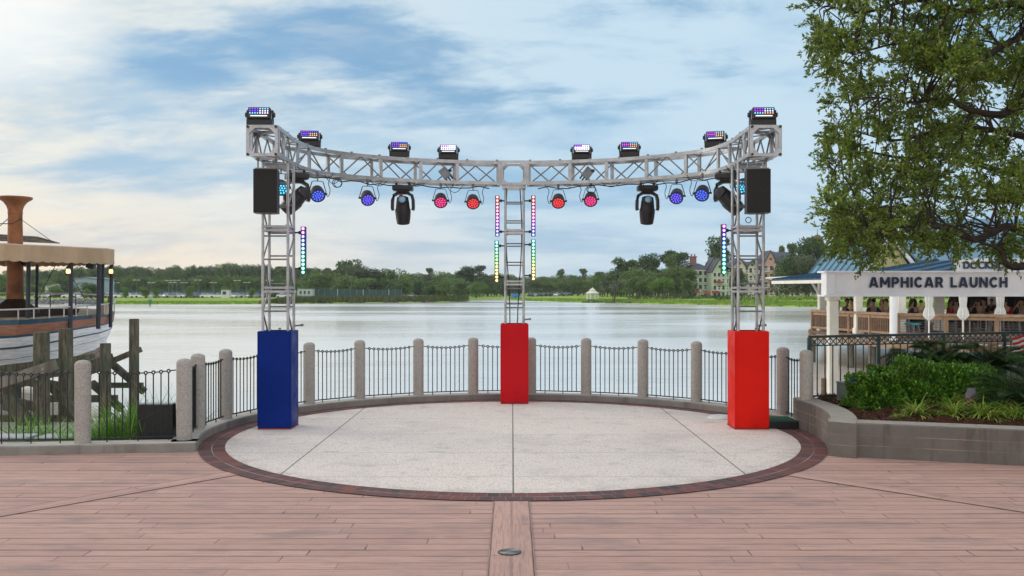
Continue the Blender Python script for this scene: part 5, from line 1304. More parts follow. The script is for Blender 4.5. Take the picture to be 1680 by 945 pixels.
beam((130, 632), (234, 632), 22.5, 22.5, .12); beam((60, 654), (192, 654), 21.9, 21.9, .16); beam((-60, 692), (120, 692), 20.9, 20.9, .30); beam((-60, 640), (60, 668), 22, 22, .2)
beam((165, 600), (231, 573), 22.9, 22.9, .13); beam((184, 597), (237, 643), 22.6, 22.6, .15); beam((120, 612), (186, 590), 21.8, 22.4, .32); beam((150, 628), (200, 672), 22.1, 22.1, .16)
beam((-60, 622), (150, 596), 23.5, 23.5, .45, .5); beam((-60, 665), (60, 600), 24.5, 24.5, .3); beam((20, 700), (20, 610), 23, 23, .3, .3); beam((112, 650), (150, 600), 23.5, 23.5, .25); beam((-40, 610), (130, 640), 22.6, 22.6, .22); beam((128, 700), (128, 600), 24, 24, .3, .3)
bolts = MB()
for px, py, Z in ((-10, 634, 20), (28, 620, 20), (70, 606, 20.1), (216, 632, 22.4), (180, 654, 21.8), (60, 622, 20.35)): bolts.tube(P(px, py, Z-.12)-O, P(px, py, Z-.02)-O, .03, n=8)
bolts.each('bolt', M['alud'], cd)
# ---------------------------------------------------------------- boat
BT = thing('steam_launch', 'old steam launch with blue, brown and white hull and a fringed tan canopy', 'boat', (PX(60, 26), 26, WATER)); BO = Vector(BT.location)
def wb(px, py, Z): return P(px, py, Z)-BO
M['hwhite'] = mat('hull_white_planks', (.78, .80, .84), .6, 0, .35, 2.5, .15, 20, col2=(.55, .56, .60), grain=(1, 1, 6)); M['hbrown'] = mat('hull_brown_planks', (.36, .16, .10), .65, 0, .35, 3, .2, 20, grain=(1, 1, 7)); M['hblue'] = mat('hull_blue_trim', (.018, .075, .13), .5, 0, .3, 4)
M['hbot'] = mat('hull_bottom_wood', (.30, .22, .17), .85, 0, .5, 3, .4, 18, grain=(1, 1, 7)); M['hseam'] = mat('hull_seam_dark', (.05, .05, .055), .8)
top = [(-420, 527, 24.2), (-200, 527, 24), (0, 526, 24), (32, 525, 24.05), (62, 523.5, 24.3), (95, 521.5, 24.7), (125, 519.3, 25.2), (152, 517, 25.8), (172, 515, 26.5), (185, 513, 27.2), (188.5, 512, 27.7)]
bot = [(-420, 640, 25.6), (-200, 640, 25.6), (0, 640, 25.6), (36, 636, 25.6), (62, 628, 25.9), (90, 618, 26.2), (112, 609, 26.5), (132, 600, 26.8), (146, 592, 27.1), (156, 584, 27.5), (160, 578, 27.7)]
bands = [(0, .065, 2), (.065, .21, 1), (.21, .245, 2), (.245, .375, 0), (.375, .405, 2), (.405, .545, 0), (.545, .553, 4), (.553, .76, 0), (.76, .768, 4), (.768, 1, 3)]
topf = [(-420, 503, 31), (-200, 503, 31), (0, 503, 31), (40, 503.2, 30.8), (72, 503.8, 30.5), (105, 504.5, 30.2), (132, 505.4, 29.9), (156, 506.6, 29.5), (174, 508, 29.0), (185, 510, 28.4), (188.5, 512, 27.7)]
def hull_pt(i, f_, far=False):
    if far:
        px, py, Z = topf[i]; T_ = Vector(wb(px, py, Z)); nb_ = Vector(wb(*bot[i])); B_ = Vector((min(T_.x, Vector(wb(*bot[-1])).x), min(T_.y, 30.2-26)-.25 if i < 10 else nb_.y, nb_.z))
        if i == 10: B_ = nb_
        q = T_.lerp(B_, f_); return q
    T_ = Vector(wb(*top[i])); B_ = Vector(wb(*bot[i])); 
    q = T_.lerp(B_, f_); bul = .28*math.sin(math.pi*min(1, f_**.8))*(1-(i/10)**3)
    q.y -= bul; q.x += .0
    if i >= 8: q.x += (.12*math.sin(math.pi*f_))
    return q
nst = len(top)
for far in (False, True):
    hb = MB()
    for (f0, f1, mi) in bands:
        for i in range(nst-1):
            sub = 3 if f1-f0 > .1 else 1
            for s_ in range(sub):
                a0 = f0+(f1-f0)*s_/sub; a1 = f0+(f1-f0)*(s_+1)/sub
                hb.quad(hull_pt(i, a0, far), hull_pt(i+1, a0, far), hull_pt(i+1, a1, far), hull_pt(i, a1, far), mi)
    hb.build('hull_side', [M['hwhite'], M['hbrown'], M['hblue'], M['hbot'], M['hseam']], BT)
# bottom closing and deck
bm_ = MB()
for i in range(nst-1): bm_.quad(hull_pt(i, 1), hull_pt(i+1, 1), hull_pt(i+1, 1, True), hull_pt(i, 1, True))
bm_.build('hull_bottom', M['hbot'], BT)
M['deckb'] = mat('boat_deck_wood', (.42, .34, .26), .75, 0, .25, 5); M['dkbrown'] = mat('dark_varnished_wood', (.035, .018, .012), .55, 0, .4, 5)
dkm = MB()
for i in range(nst-1):
    a, b_, c_, d_ = hull_pt(i, .0), hull_pt(i+1, .0), hull_pt(i+1, 0, True), hull_pt(i, 0, True)
    ai, bi = a.lerp(d_, .16), b_.lerp(c_, .16); di, ci = a.lerp(d_, .84), b_.lerp(c_, .84)
    k = Vector((0, 0, .005)); 
    if i < nst-5: dkm.quad(a+k, b_+k, bi+k, ai+k); dkm.quad(di+k, ci+k, c_+k, d_+k); 
    else: dkm.quad(a+k, b_+k, c_+k, d_+k)
dkm.build('side_deck', M['deckb'], BT)
ck = MB()
for i in range(nst-5):
    a, b_, c_, d_ = hull_pt(i, .0), hull_pt(i+1, .0), hull_pt(i+1, 0, True), hull_pt(i, 0, True); ai, bi, di, ci = a.lerp(d_, .16), b_.lerp(c_, .16), a.lerp(d_, .84), b_.lerp(c_, .84); dn = Vector((0, 0, -.45))
    ck.quad(ai, bi, bi+dn, ai+dn); ck.quad(di, ci, ci+dn, di+dn); ck.quad(ai+dn, bi+dn, ci+dn, di+dn)
i = nst-5; a, d_ = hull_pt(i, 0), hull_pt(i, 0, True); ck.quad(a.lerp(d_, .16), a.lerp(d_, .84), a.lerp(d_, .84)+dn, a.lerp(d_, .16)+dn)
ck.build('cockpit', M['dkbrown'], BT, recalc=False)
# bow deck furniture, rails
rh = .275
near_ = [hull_pt(i, 0)+Vector((0, .06, rh)) for i in range(nst)]; far_ = [hull_pt(i, 0, True)+Vector((0, -.06, rh+.17)) for i in range(nst)]
near_[-1].z += .05; near_[-2].z += .02
M['railm'] = mat('boat_rail_metal', (.55, .52, .50), .45, .4, .2, 8)
MB().path(near_+list(reversed(far_))[1:], .022, n=8).build('hand_rail', M['railm'], BT, smooth=True)
po = MB()
for pxk in (-60, -28, 28, 53.5, 79, 103, 123, 141.5, 157.5, 169.5, 179, 186):
    i = max(j for j in range(nst) if top[j][0] <= pxk); 
    if i >= nst-1: i = nst-2
    f_ = (pxk-top[i][0])/(top[i+1][0]-top[i][0]); a = hull_pt(i, 0).lerp(hull_pt(i+1, 0), f_); b_ = near_[i].lerp(near_[i+1], f_)
    MB().tube((b_.x, b_.y, a.z), b_, .018, n=6).build('rail_post', M['railm'], BT)
for pxk in (-100, 20, 74, 118, 160, 178):
    i = max(j for j in range(nst) if top[j][0] <= pxk); f_ = (pxk-top[i][0])/(top[i+1][0]-top[i][0]); a = hull_pt(i, 0, True).lerp(hull_pt(i+1, 0, True), f_); b_ = far_[i].lerp(far_[i+1], f_)
    MB().tube((b_.x, b_.y, a.z), b_, .018, n=6).build('rail_post', M['dkbrown'], BT)
# roof posts
M['bpost'] = mat('black_painted_post', (.022, .028, .045), .4, 0, .3, 8)
zfloor = hull_pt(3, 0).z-.3
for px, Z, r_ in ((46, 24.8, .055), (116, 25.1, .055), (162, 25.9, .06), (167.5, 27.5, .055), (182, 26.9, .05), (60, 29.6, .05)):
    b_ = wb(px-.8, 530, Z); b_.z = zfloor; e_ = wb(px+1, 420, Z); th_ = MB().tube(b_, (e_.x, e_.y, 2.45+1.3), r_, n=12); th_.build('roof_post', M['bpost'], BT, smooth=True)
for px, Z in ((112, 24.95), (182, 26.75)):
    c_ = wb(px, 448, Z); lp = bpy.data.objects.new('post_lantern', None); lp = MB().lathe([(.015, .19), (.05, .17), (.06, .14), (.045, .12), (.045, .11)], c=c_, n=12).build('lantern_cap', M['dkbrown'], BT, smooth=True)
    MB().lathe([(.05, -.06), (.065, -.05), (.065, -.02), (.05, -.015)], c=c_, n=12).build('lantern_base', M['dkbrown'], BT, smooth=True)
    MB().lathe([(.045, -.015), (.06, .03), (.05, .09), (.04, .11)], c=c_, n=12).build('lantern_glass', emat('lantern_flame', (1, .66, .32), 1.6), BT, smooth=True)
    MB().tube(c_+Vector((0, 0, .12)), c_+Vector((.04, .08, .3)), .03, n=8).build('lantern_bracket', M['dkbrown'], BT)
# canopy: roof sheet with a scalloped valance
zc0 = BO.z
cz = [(-420, 397, 23.7), (-100, 397, 23.6), (8, 401, 23.6), (30, 402.5, 23.7), (80, 404.5, 24.3), (130, 407, 25.1), (176, 409, 26.0), (187, 411, 26.6)]
nr = [wb(*q) for q in cz]; cf = [(-420, 31), (-100, 31), (8, 31), (40, 30.8), (90, 30.4), (135, 29.6), (172, 28.7), (186, 27.6)]; fr_ = [Vector((PX(a, b_)-BO.x, b_-BO.y, v.z)) for (a, b_), v in zip(cf, nr)]
ridge = [a.lerp(b_, .5)+Vector((0, 0, .06)) for a, b_ in zip(nr, fr_)]; ridge[-1].z -= .05
M['canv'] = mat('tan_canvas', (.46, .32, .20), .85, 0, .22, 2.5, .5, 6, grain=(1, 1, .3)); M['canvtop'] = mat('sunbleached_canvas', (.60, .50, .40), .85, 0, .2, 3)
cn = MB()
for i in range(len(nr)-1):
    cn.quad(nr[i], nr[i+1], ridge[i+1], ridge[i]); cn.quad(ridge[i], ridge[i+1], fr_[i+1], fr_[i])
cn.build('canopy_top', M['canvtop'], BT)
def valance(pl, drop, nm):
    mb = MB(); pts = []; 
    for a, b_ in zip(pl, pl[1:]):
        n_ = max(2, int((b_-a).length/.05)); pts += [a.lerp(b_, k/n_) for k in range(n_)]
    pts.append(pl[-1]); s_ = 0; vs = []; acc_ = 0
    for k, p in enumerate(pts):
        if k: acc_ += (p-pts[k-1]).length
        wv = .022*math.sin(acc_*9)+.014*math.sin(acc_*23+1); sc_ = .035*abs(math.sin(acc_*math.pi/.28))
        for j, f_ in enumerate((0, .33, .66, 1)):
            vs.append((p.x, p.y-wv*f_*(1 if nm else -1)-.04*f_*(1 if nm else -1), p.z+.02*(j == 0)-(drop-.035+sc_)*f_))
    mb.add(vs, [(k*4+j, (k+1)*4+j, (k+1)*4+j+1, k*4+j+1) for k in range(len(pts)-1) for j in range(3)])
    o = mb.build('valance', M['canv'], BT, recalc=False); o.modifiers.new('thick', 'SOLIDIFY').thickness = .012
    return o
valance(nr+[fr_[-1]], .42, 1); valance(list(reversed(fr_)), .36, 0)
MB().path([p+Vector((0, 0, .015)) for p in nr]+[fr_[-1]], .02, n=6).build('canopy_edge', M['canvtop'], BT)
# speaker under the roof, funnel, boiler casing, cabin roof behind
MB().cbox(wb(150, 433, 25.9), (.22, .18, .26), .02, M=Matrix.Rotation(.25, 3, 'Y')).build('speaker', M['black'], BT)
M['copper'] = mat('rusted_copper_funnel', (.38, .15, .055), .55, .25, .5, 2.5, .3, 15, col2=(.18, .065, .03)); ZF = 26.6
fx = wb(25, 400, ZF); zt_ = lambda py: wb(25, py, ZF).z
r1 = 11.3/F*ZF; FN = MB().lathe([(r1*1.15, zt_(494)), (r1*1.05, zt_(420)), (r1*.95, zt_(352)), (r1*.98, zt_(351)), (r1*1.02, zt_(350)), (r1*.98, zt_(348)), (r1*1.0, zt_(344)), (r1*1.18, zt_(338)), (r1*1.6, zt_(331.5)), (r1*2.15, zt_(327.5)), (r1*2.3, zt_(326)), (r1*2.32, zt_(324)), (r1*2.2, zt_(323)), (r1*1.9, zt_(324)), (r1*1.1, zt_(334)), (r1*.8, zt_(345))], c=(fx.x, fx.y, 0), n=36)
FN.build('funnel', M['copper'], BT, smooth=True)
MB().lathe([(.66, zt_(530)), (.62, zt_(508)), (.45, zt_(501)), (r1*1.3, zt_(492)), (r1*1.1, zt_(490))], c=(fx.x, fx.y, 0), n=30).build('boiler_casing', M['dkbrown'], BT, smooth=True)
MB().path([(fx.x, fx.y, zt_(421)), (fx.x+.25, fx.y-.2, zt_(426)), (fx.x+.40, fx.y-.3, zt_(430)), (fx.x+.42, fx.y-.3, zt_(424))], .12, n=10).build('steam_pipe', M['dkbrown'], BT, smooth=True)
MB().lathe([(.13, 0), (.14, .22), (.10, .24)], c=wb(58, 520, 25.2)-Vector((0, 0, .12)), n=14).build('bucket', M['black'], BT)
cr = MB(); 
for k in range(9): a = wb(-220, 372+k*1.6, 28.9-k*.15); b_ = wb(62+k*4.2, 389+k*1.2, 28.9-k*.15); cr.path([a, b_], 0, sq=(.18, .035))
cr.build('cabin_roof', M['woodg'], BT); 
ww = MB(); ww.path([wb(36, 361, 26.6), wb(88, 398, 26.9)], .008, n=4); ww.path([wb(14, 358, 26.6), wb(-30, 398, 25)], .014, n=4); ww.path([wb(36, 358, 26.6), wb(20, 367, 26.2), wb(0, 367, 25.8), wb(-30, 374, 25)], .012, n=4)
ww.path([wb(95, 428, 27.8), wb(60, 495, 28.2)], .012, n=4); ww.path([wb(118, 455, 25.4), wb(140, 492, 27)], .012, n=4); ww.each('stay_wire', M['cable'], BT)
for k, (px, Z) in enumerate(((18, 24.6), (36, 24.6), (70, 24.8), (98, 25.0))): MB().torus(wb(px, 524.5, Z)+Vector((0, 0, .0)), .11, .03, 18, 6).build('life_ring', M['railm'], BT)
MB().cbox(wb(172, 508, 26.6), (.16, .25, .3), .06).build('rope_locker', M['deckb'], BT)
# ---------------------------------------------------------------- the near oak, upper right
def in_crown(px, py):
    """left and lower outline of the visible crown, in photo pixels"""
    edge = lerp_tab([(-700, 1500), (-300, 1370), (-60, 1335), (20, 1345), (60, 1335), (100, 1350), (150, 1350), (175, 1362), (210, 1364), (235, 1360), (265, 1350), (300, 1352), (330, 1340), (350, 1350), (380, 1358), (405, 1368), (440, 1380)], py)
    low = lerp_tab([(1335, 390), (1360, 418), (1420, 424), (1470, 417), (1500, 410), (1540, 406), (1590, 416), (1640, 420), (1700, 428), (2200, 430)], px)
    return px > edge and py < low
oak = thing('oak_tree', 'big leafy oak filling the upper right corner over the sign', 'tree', (7.6, 11.6, .2)); OL = Vector(oak.location)
M['oak'] = leafmat('oak_leaf', (.08, .15, .022), (.17, .26, .036), (.35, .41, .08), .4, .45, .45)
rg = np.random.default_rng(42); cent = []
limbs = []
def limb(pts, r0, r1): 
    q = [Vector(P(*p)) for p in pts]; 
    Q = [q[0]*2-q[1]]+q+[q[-1]*2-q[-2]]; out = []
    for i in range(1, len(Q)-2):
        for k in range(6):
            t_ = k/6; p0, p1, p2, p3 = Q[i-1:i+3]; out.append(.5*((2*p1)+(p2-p0)*t_+(2*p0-5*p1+4*p2-p3)*t_**2+(3*p1-p0-3*p2+p3)*t_**3))
    out.append(q[-1]); n_ = len(out); rs = [(r0+(r1-r0)*k/(n_-1))*.68 for k in range(n_)]; limbs.append((out, rs)); return out
trunk = [(7.6, 11.6, .1), (7.55, 11.6, 1.2), (7.3, 11.5, 2.3), (7.2, 11.45, 3.2), (7.35, 11.5, 4.4), (7.3, 11.5, 6.2), (7.1, 11.4, 8)]
tq = [Vector(p) for p in trunk]; limbs.append((tq, [.30, .25, .21, .17, .14, .09, .03]))
limb([(1810, 330, 11.5), (1700, 380, 11.2), (1650, 372, 10.9), (1600, 392, 10.7), (1540, 372, 10.5), (1480, 380, 10.4), (1430, 392, 10.3)], .10, .012)
limb([(1800, 400, 11.4), (1700, 432, 10.8), (1655, 436, 10.5), (1640, 410, 10.4), (1600, 395, 10.2)], .09, .015)
limb([(1800, 300, 11.4), (1700, 180, 11), (1640, 188, 10.8), (1590, 180, 10.6), (1550, 160, 10.6), (1500, 168, 10.5), (1440, 160, 10.4)], .09, .012)
limb([(1800, 290, 11.5), (1720, 290, 11.6), (1640, 280, 11.8), (1560, 255, 11.9), (1500, 262, 12), (1420, 250, 12), (1380, 262, 12)], .08, .01)
limb([(1800, 280, 11.5), (1700, 230, 11.8), (1600, 210, 12), (1540, 215, 12.1), (1470, 230, 12.2), (1400, 215, 12.3)], .08, .01)
limb([(1790, 120, 11.4), (1690, 60, 11.2), (1600, 100, 11), (1530, 85, 10.8), (1480, 70, 10.7), (1400, 90, 10.6)], .08, .01)
limb([(1790, 100, 11.5), (1680, 10, 11.8), (1580, 20, 12), (1500, 0, 12.1), (1420, 20, 12.2), (1360, 10, 12.2)], .08, .01)
limb([(1790, 60, 11.5), (1700, -80, 11.3), (1580, -120, 11), (1480, -140, 10.8), (1400, -120, 10.6)], .08, .01)
limb([(1790, 0, 11.5), (1750, -200, 11.4), (1680, -380, 11.4), (1600, -480, 11.4)], .09, .02)
limb([(1790, 340, 11.5), (1880, 280, 11.2), (2000, 240, 11), (2120, 260, 10.8)], .1, .02); limb([(1790, 100, 11.5), (1900, -50, 11.6), (2050, -120, 11.7)], .1, .02)
limb([(1800, 350, 11.6), (1720, 330, 12.3), (1620, 330, 12.8), (1530, 320, 13), (1440, 330, 13)], .08, .01)
allp = [(p, r_) for l_, rs in limbs for p, r_ in zip(l_, rs)]
while len(cent) < 480:
    px = rg.uniform(1325, 1800); py = rg.uniform(-160, 430); Z = rg.uniform(9.7, 13.2)
    if not in_crown(px, py): continue
    nz = math.sin(px*.031+py*.017+Z*2)+math.sin(py*.043-px*.013+Z)+.9*math.sin(px*.08+Z*3)
    if nz < -.85 and px > 1380: continue
    cent.append(P(px, py, Z))
nv = len(cent)
while len(cent) < 840:
    px = rg.uniform(1340, 2250); py = rg.uniform(-700, 430); Z = rg.uniform(9.2, 14)
    if (px < 1800 and py > -160) or not in_crown(px, py): continue
    if math.hypot((px-1800)/520, (py+100)/620) > 1: continue
    cent.append(P(px, py, Z))
tw = MB(); lp = []; ld = []
tpts = np.array([tuple(p) for p, _ in allp]); 
for ci, c_ in enumerate(cent):
    d_ = np.linalg.norm(tpts-np.array(tuple(c_)), axis=1)+.25*np.maximum(0, c_.x-tpts[:, 0])*2; j = int(np.argmin(d_)); root = Vector(tpts[j]); v = c_-root
    mid = root.lerp(c_, .5)+Vector((rg.normal()*.06, rg.normal()*.06, .05+.1*v.length)); 
    if v.length > .1: tw.path([root, root.lerp(mid, .5)+Vector((0, 0, .02)), mid, mid.lerp(c_, .5), c_], [.008+.008*v.length, .008+.005*v.length, .008, .006, .004], n=5)
    nt = 11 if ci < nv else 7; out = (v.normalized() if v.length > .05 else Vector((-1, 0, 0)))
    for k in range(nt):
        dd = Vector(rg.normal(size=3)); dd = (dd.normalized()+out*.55+Vector((0, 0, -.06))).normalized(); Lk = rg.uniform(.10, .34); e_ = c_+dd*Lk+Vector((0, 0, -.06*Lk))
        s0 = c_+Vector(rg.normal(size=3))*.02
        if ci < nv: tw.path([s0, e_], [.0045, .002], n=3)
        nl = 25 if ci < nv else 9
        for q in range(nl):
            f_ = rg.uniform(.25, 1.05); lp.append(tuple(s0.lerp(e_, f_)+Vector(rg.normal(size=3))*.012)); ld.append(tuple((dd+Vector(rg.normal(size=3))*.1)))
lp = np.array(lp); ld = np.array(ld)
o = quads_mesh('crown', leaves(lp-np.array(tuple(OL)), .054, .024, 0, rg, ld, .62), M['oak'], oak)
lb = MB()
for l_, rs in limbs: lb.path([p-OL for p in l_], list(rs), n=9)
lb.build('trunk', M['bark'], oak, smooth=True)
tw.v = [tuple(Vector(v)-OL) for v in tw.v]; tw.build('branches', M['bark'], oak, recalc=False)
# ---------------------------------------------------------------- far trees
M['ft1'] = leafmat('far_leaf_mid', (.085, .15, .038), (.13, .21, .048), (.20, .28, .08), .15)
M['ft2'] = leafmat('far_leaf_dark', (.052, .10, .032), (.08, .145, .042), (.135, .20, .06), .12)
M['ft3'] = leafmat('far_leaf_bright', (.09, .18, .03), (.14, .26, .045), (.21, .33, .07), .2)
M['ft4'] = leafmat('far_leaf_greyish', (.075, .105, .05), (.11, .14, .075), (.16, .18, .11), .15)
M['fbark'] = mat('far_bark', (.16, .13, .10), .95, 0, .4, 3)
def crown_leaves(rg, blobs, n, sz):
    tot = sum(b_[1][0]*b_[1][1] for b_ in blobs); out = []
    for (c_, r_) in blobs:
        k = int(n*r_[0]*r_[1]/tot); u = rg.normal(size=(k, 3)); u /= np.linalg.norm(u, axis=1, keepdims=True); rr = rg.uniform(.55, 1.05, (k, 1))
        p = np.array(c_)+u*rr*np.array(r_); out.append(p)
    p = np.concatenate(out); return leaves(p, sz, sz*.75, 0, rg)
def tree_proto(name, kind, seed):
    """unit height 1 m tree; returns list of (partname, mesh)"""
    rg = np.random.default_rng(seed); rr = random.Random(seed); th = thing(name, 'x', 'tree'); tr = MB()
    if kind == 'round':
        blobs = []
        for k in range(20):
            a = k*2.399; q = rr.uniform(.05, .34); blobs.append(((q*math.cos(a), q*math.sin(a), rr.uniform(.22, .82)), (rr.uniform(.17, .27),)*2+(rr.uniform(.12, .19),)))
        V = crown_leaves(rg, blobs, 5200, .042); tr.path([(0, 0, -.03), (.01, 0, .25), (0, .01, .6)], [.035, .028, .012], n=6)
        for k in range(6): a = k*1.05; tr.path([(0, 0, .22), (.14*math.cos(a), .14*math.sin(a), .42), (.25*math.cos(a), .25*math.sin(a), .6)], [.018, .012, .005], n=5)
    elif kind == 'pine':
        blobs = []
        for k in range(20):
            a = k*2.399; z_ = rr.uniform(.35, .97); q = (1.15-z_)*.40*rr.uniform(.2, 1); blobs.append(((q*math.cos(a), q*math.sin(a), z_), (rr.uniform(.07, .13),)*2+(rr.uniform(.035, .07),)))
            tr.path([(0, 0, z_-.05), (q*math.cos(a), q*math.sin(a), z_)], [.008, .004], n=4)
        V = crown_leaves(rg, blobs, 3600, .032); tr.path([(0, 0, -.03), (.012, 0, .5), (0, .01, .97)], [.020, .014, .005], n=6)
    elif kind == 'umb':
        blobs = []
        for k in range(14):
            a = k*2.399; q = rr.uniform(.1, .62); blobs.append(((q*math.cos(a), q*math.sin(a), .62+.2*(1-q)+rr.uniform(-.10, .05)), (rr.uniform(.18, .28),)*2+(rr.uniform(.10, .17),)))
        V = crown_leaves(rg, blobs, 5200, .055)
        for k in range(5): a = k*1.26; tr.path([(.03*math.cos(a), .03*math.sin(a), -.03), (.07*math.cos(a), .07*math.sin(a), .3), (.32*math.cos(a), .32*math.sin(a), .62)], [.022, .018, .007], n=5)
    elif kind == 'tall':
        blobs = []
        for k in range(30):
            a = k*2.399; z_ = rr.uniform(.10, .93); q = (.24 if z_ < .7 else .15)*rr.uniform(.2, 1); blobs.append(((q*math.cos(a), q*math.sin(a), z_), (rr.uniform(.09, .15),)*2+(rr.uniform(.07, .12),)))
        V = crown_leaves(rg, blobs, 5200, .038); tr.path([(0, 0, -.03), (.01, 0, .5), (0, .01, .9)], [.022, .014, .005], n=6)
        for k in range(7): a = k*2.4; z_ = .25+.08*k; tr.path([(0, 0, z_), (.18*math.cos(a), .18*math.sin(a), z_+.12)], [.009, .004], n=4)
    quads_mesh('crown', V, M['ft1'], th); tr.build('trunk', M['fbark'], th)
    return th
protos = {}
for kind in ('round', 'pine', 'umb', 'tall'):
    for s_ in range(3): protos[(kind, s_)] = tree_proto({'round': 'broadleaf_tree', 'pine': 'pine_tree', 'umb': 'spreading_tree', 'tall': 'broadleaf_tree'}[kind], kind, hash(kind) % 97+s_*13 if False else {'round': 10, 'pine': 40, 'umb': 70, 'tall': 90}[kind]+s_)
used_p = set()
matmesh = {}
def far_tree(px, y_top, Z, w_px, kind, mt, label, var=0, ybase=None):
    pr = protos[(kind, var)]; z0 = groundZ(px, Z) if ybase is None else PZ(ybase, Z); H = PZ(y_top, Z)-z0
    natural = {'round': .92, 'pine': .50, 'umb': 1.45, 'tall': .56}[kind]; Wm = w_px*1.12/F*Z; sx = Wm/natural
    r_ = dup(pr, (PX(px, Z), Z, z0-.02*H), rz=random.uniform(0, 6.28), label=label, group='trees on the far shore', scale=(sx, sx, H*1.02)); r_['category'] = 'tree'
    for k in kids(r_):
        if k.name.startswith('crown'):
            key = (kind, var, mt)
            if key not in matmesh: me = k.data.copy(); me.materials.clear(); me.materials.append(M[mt]); me.polygons.foreach_set('material_index', [0]*len(me.polygons)); matmesh[key] = me
            k.data = matmesh[key]
    used_p.add((kind, var)); return r_
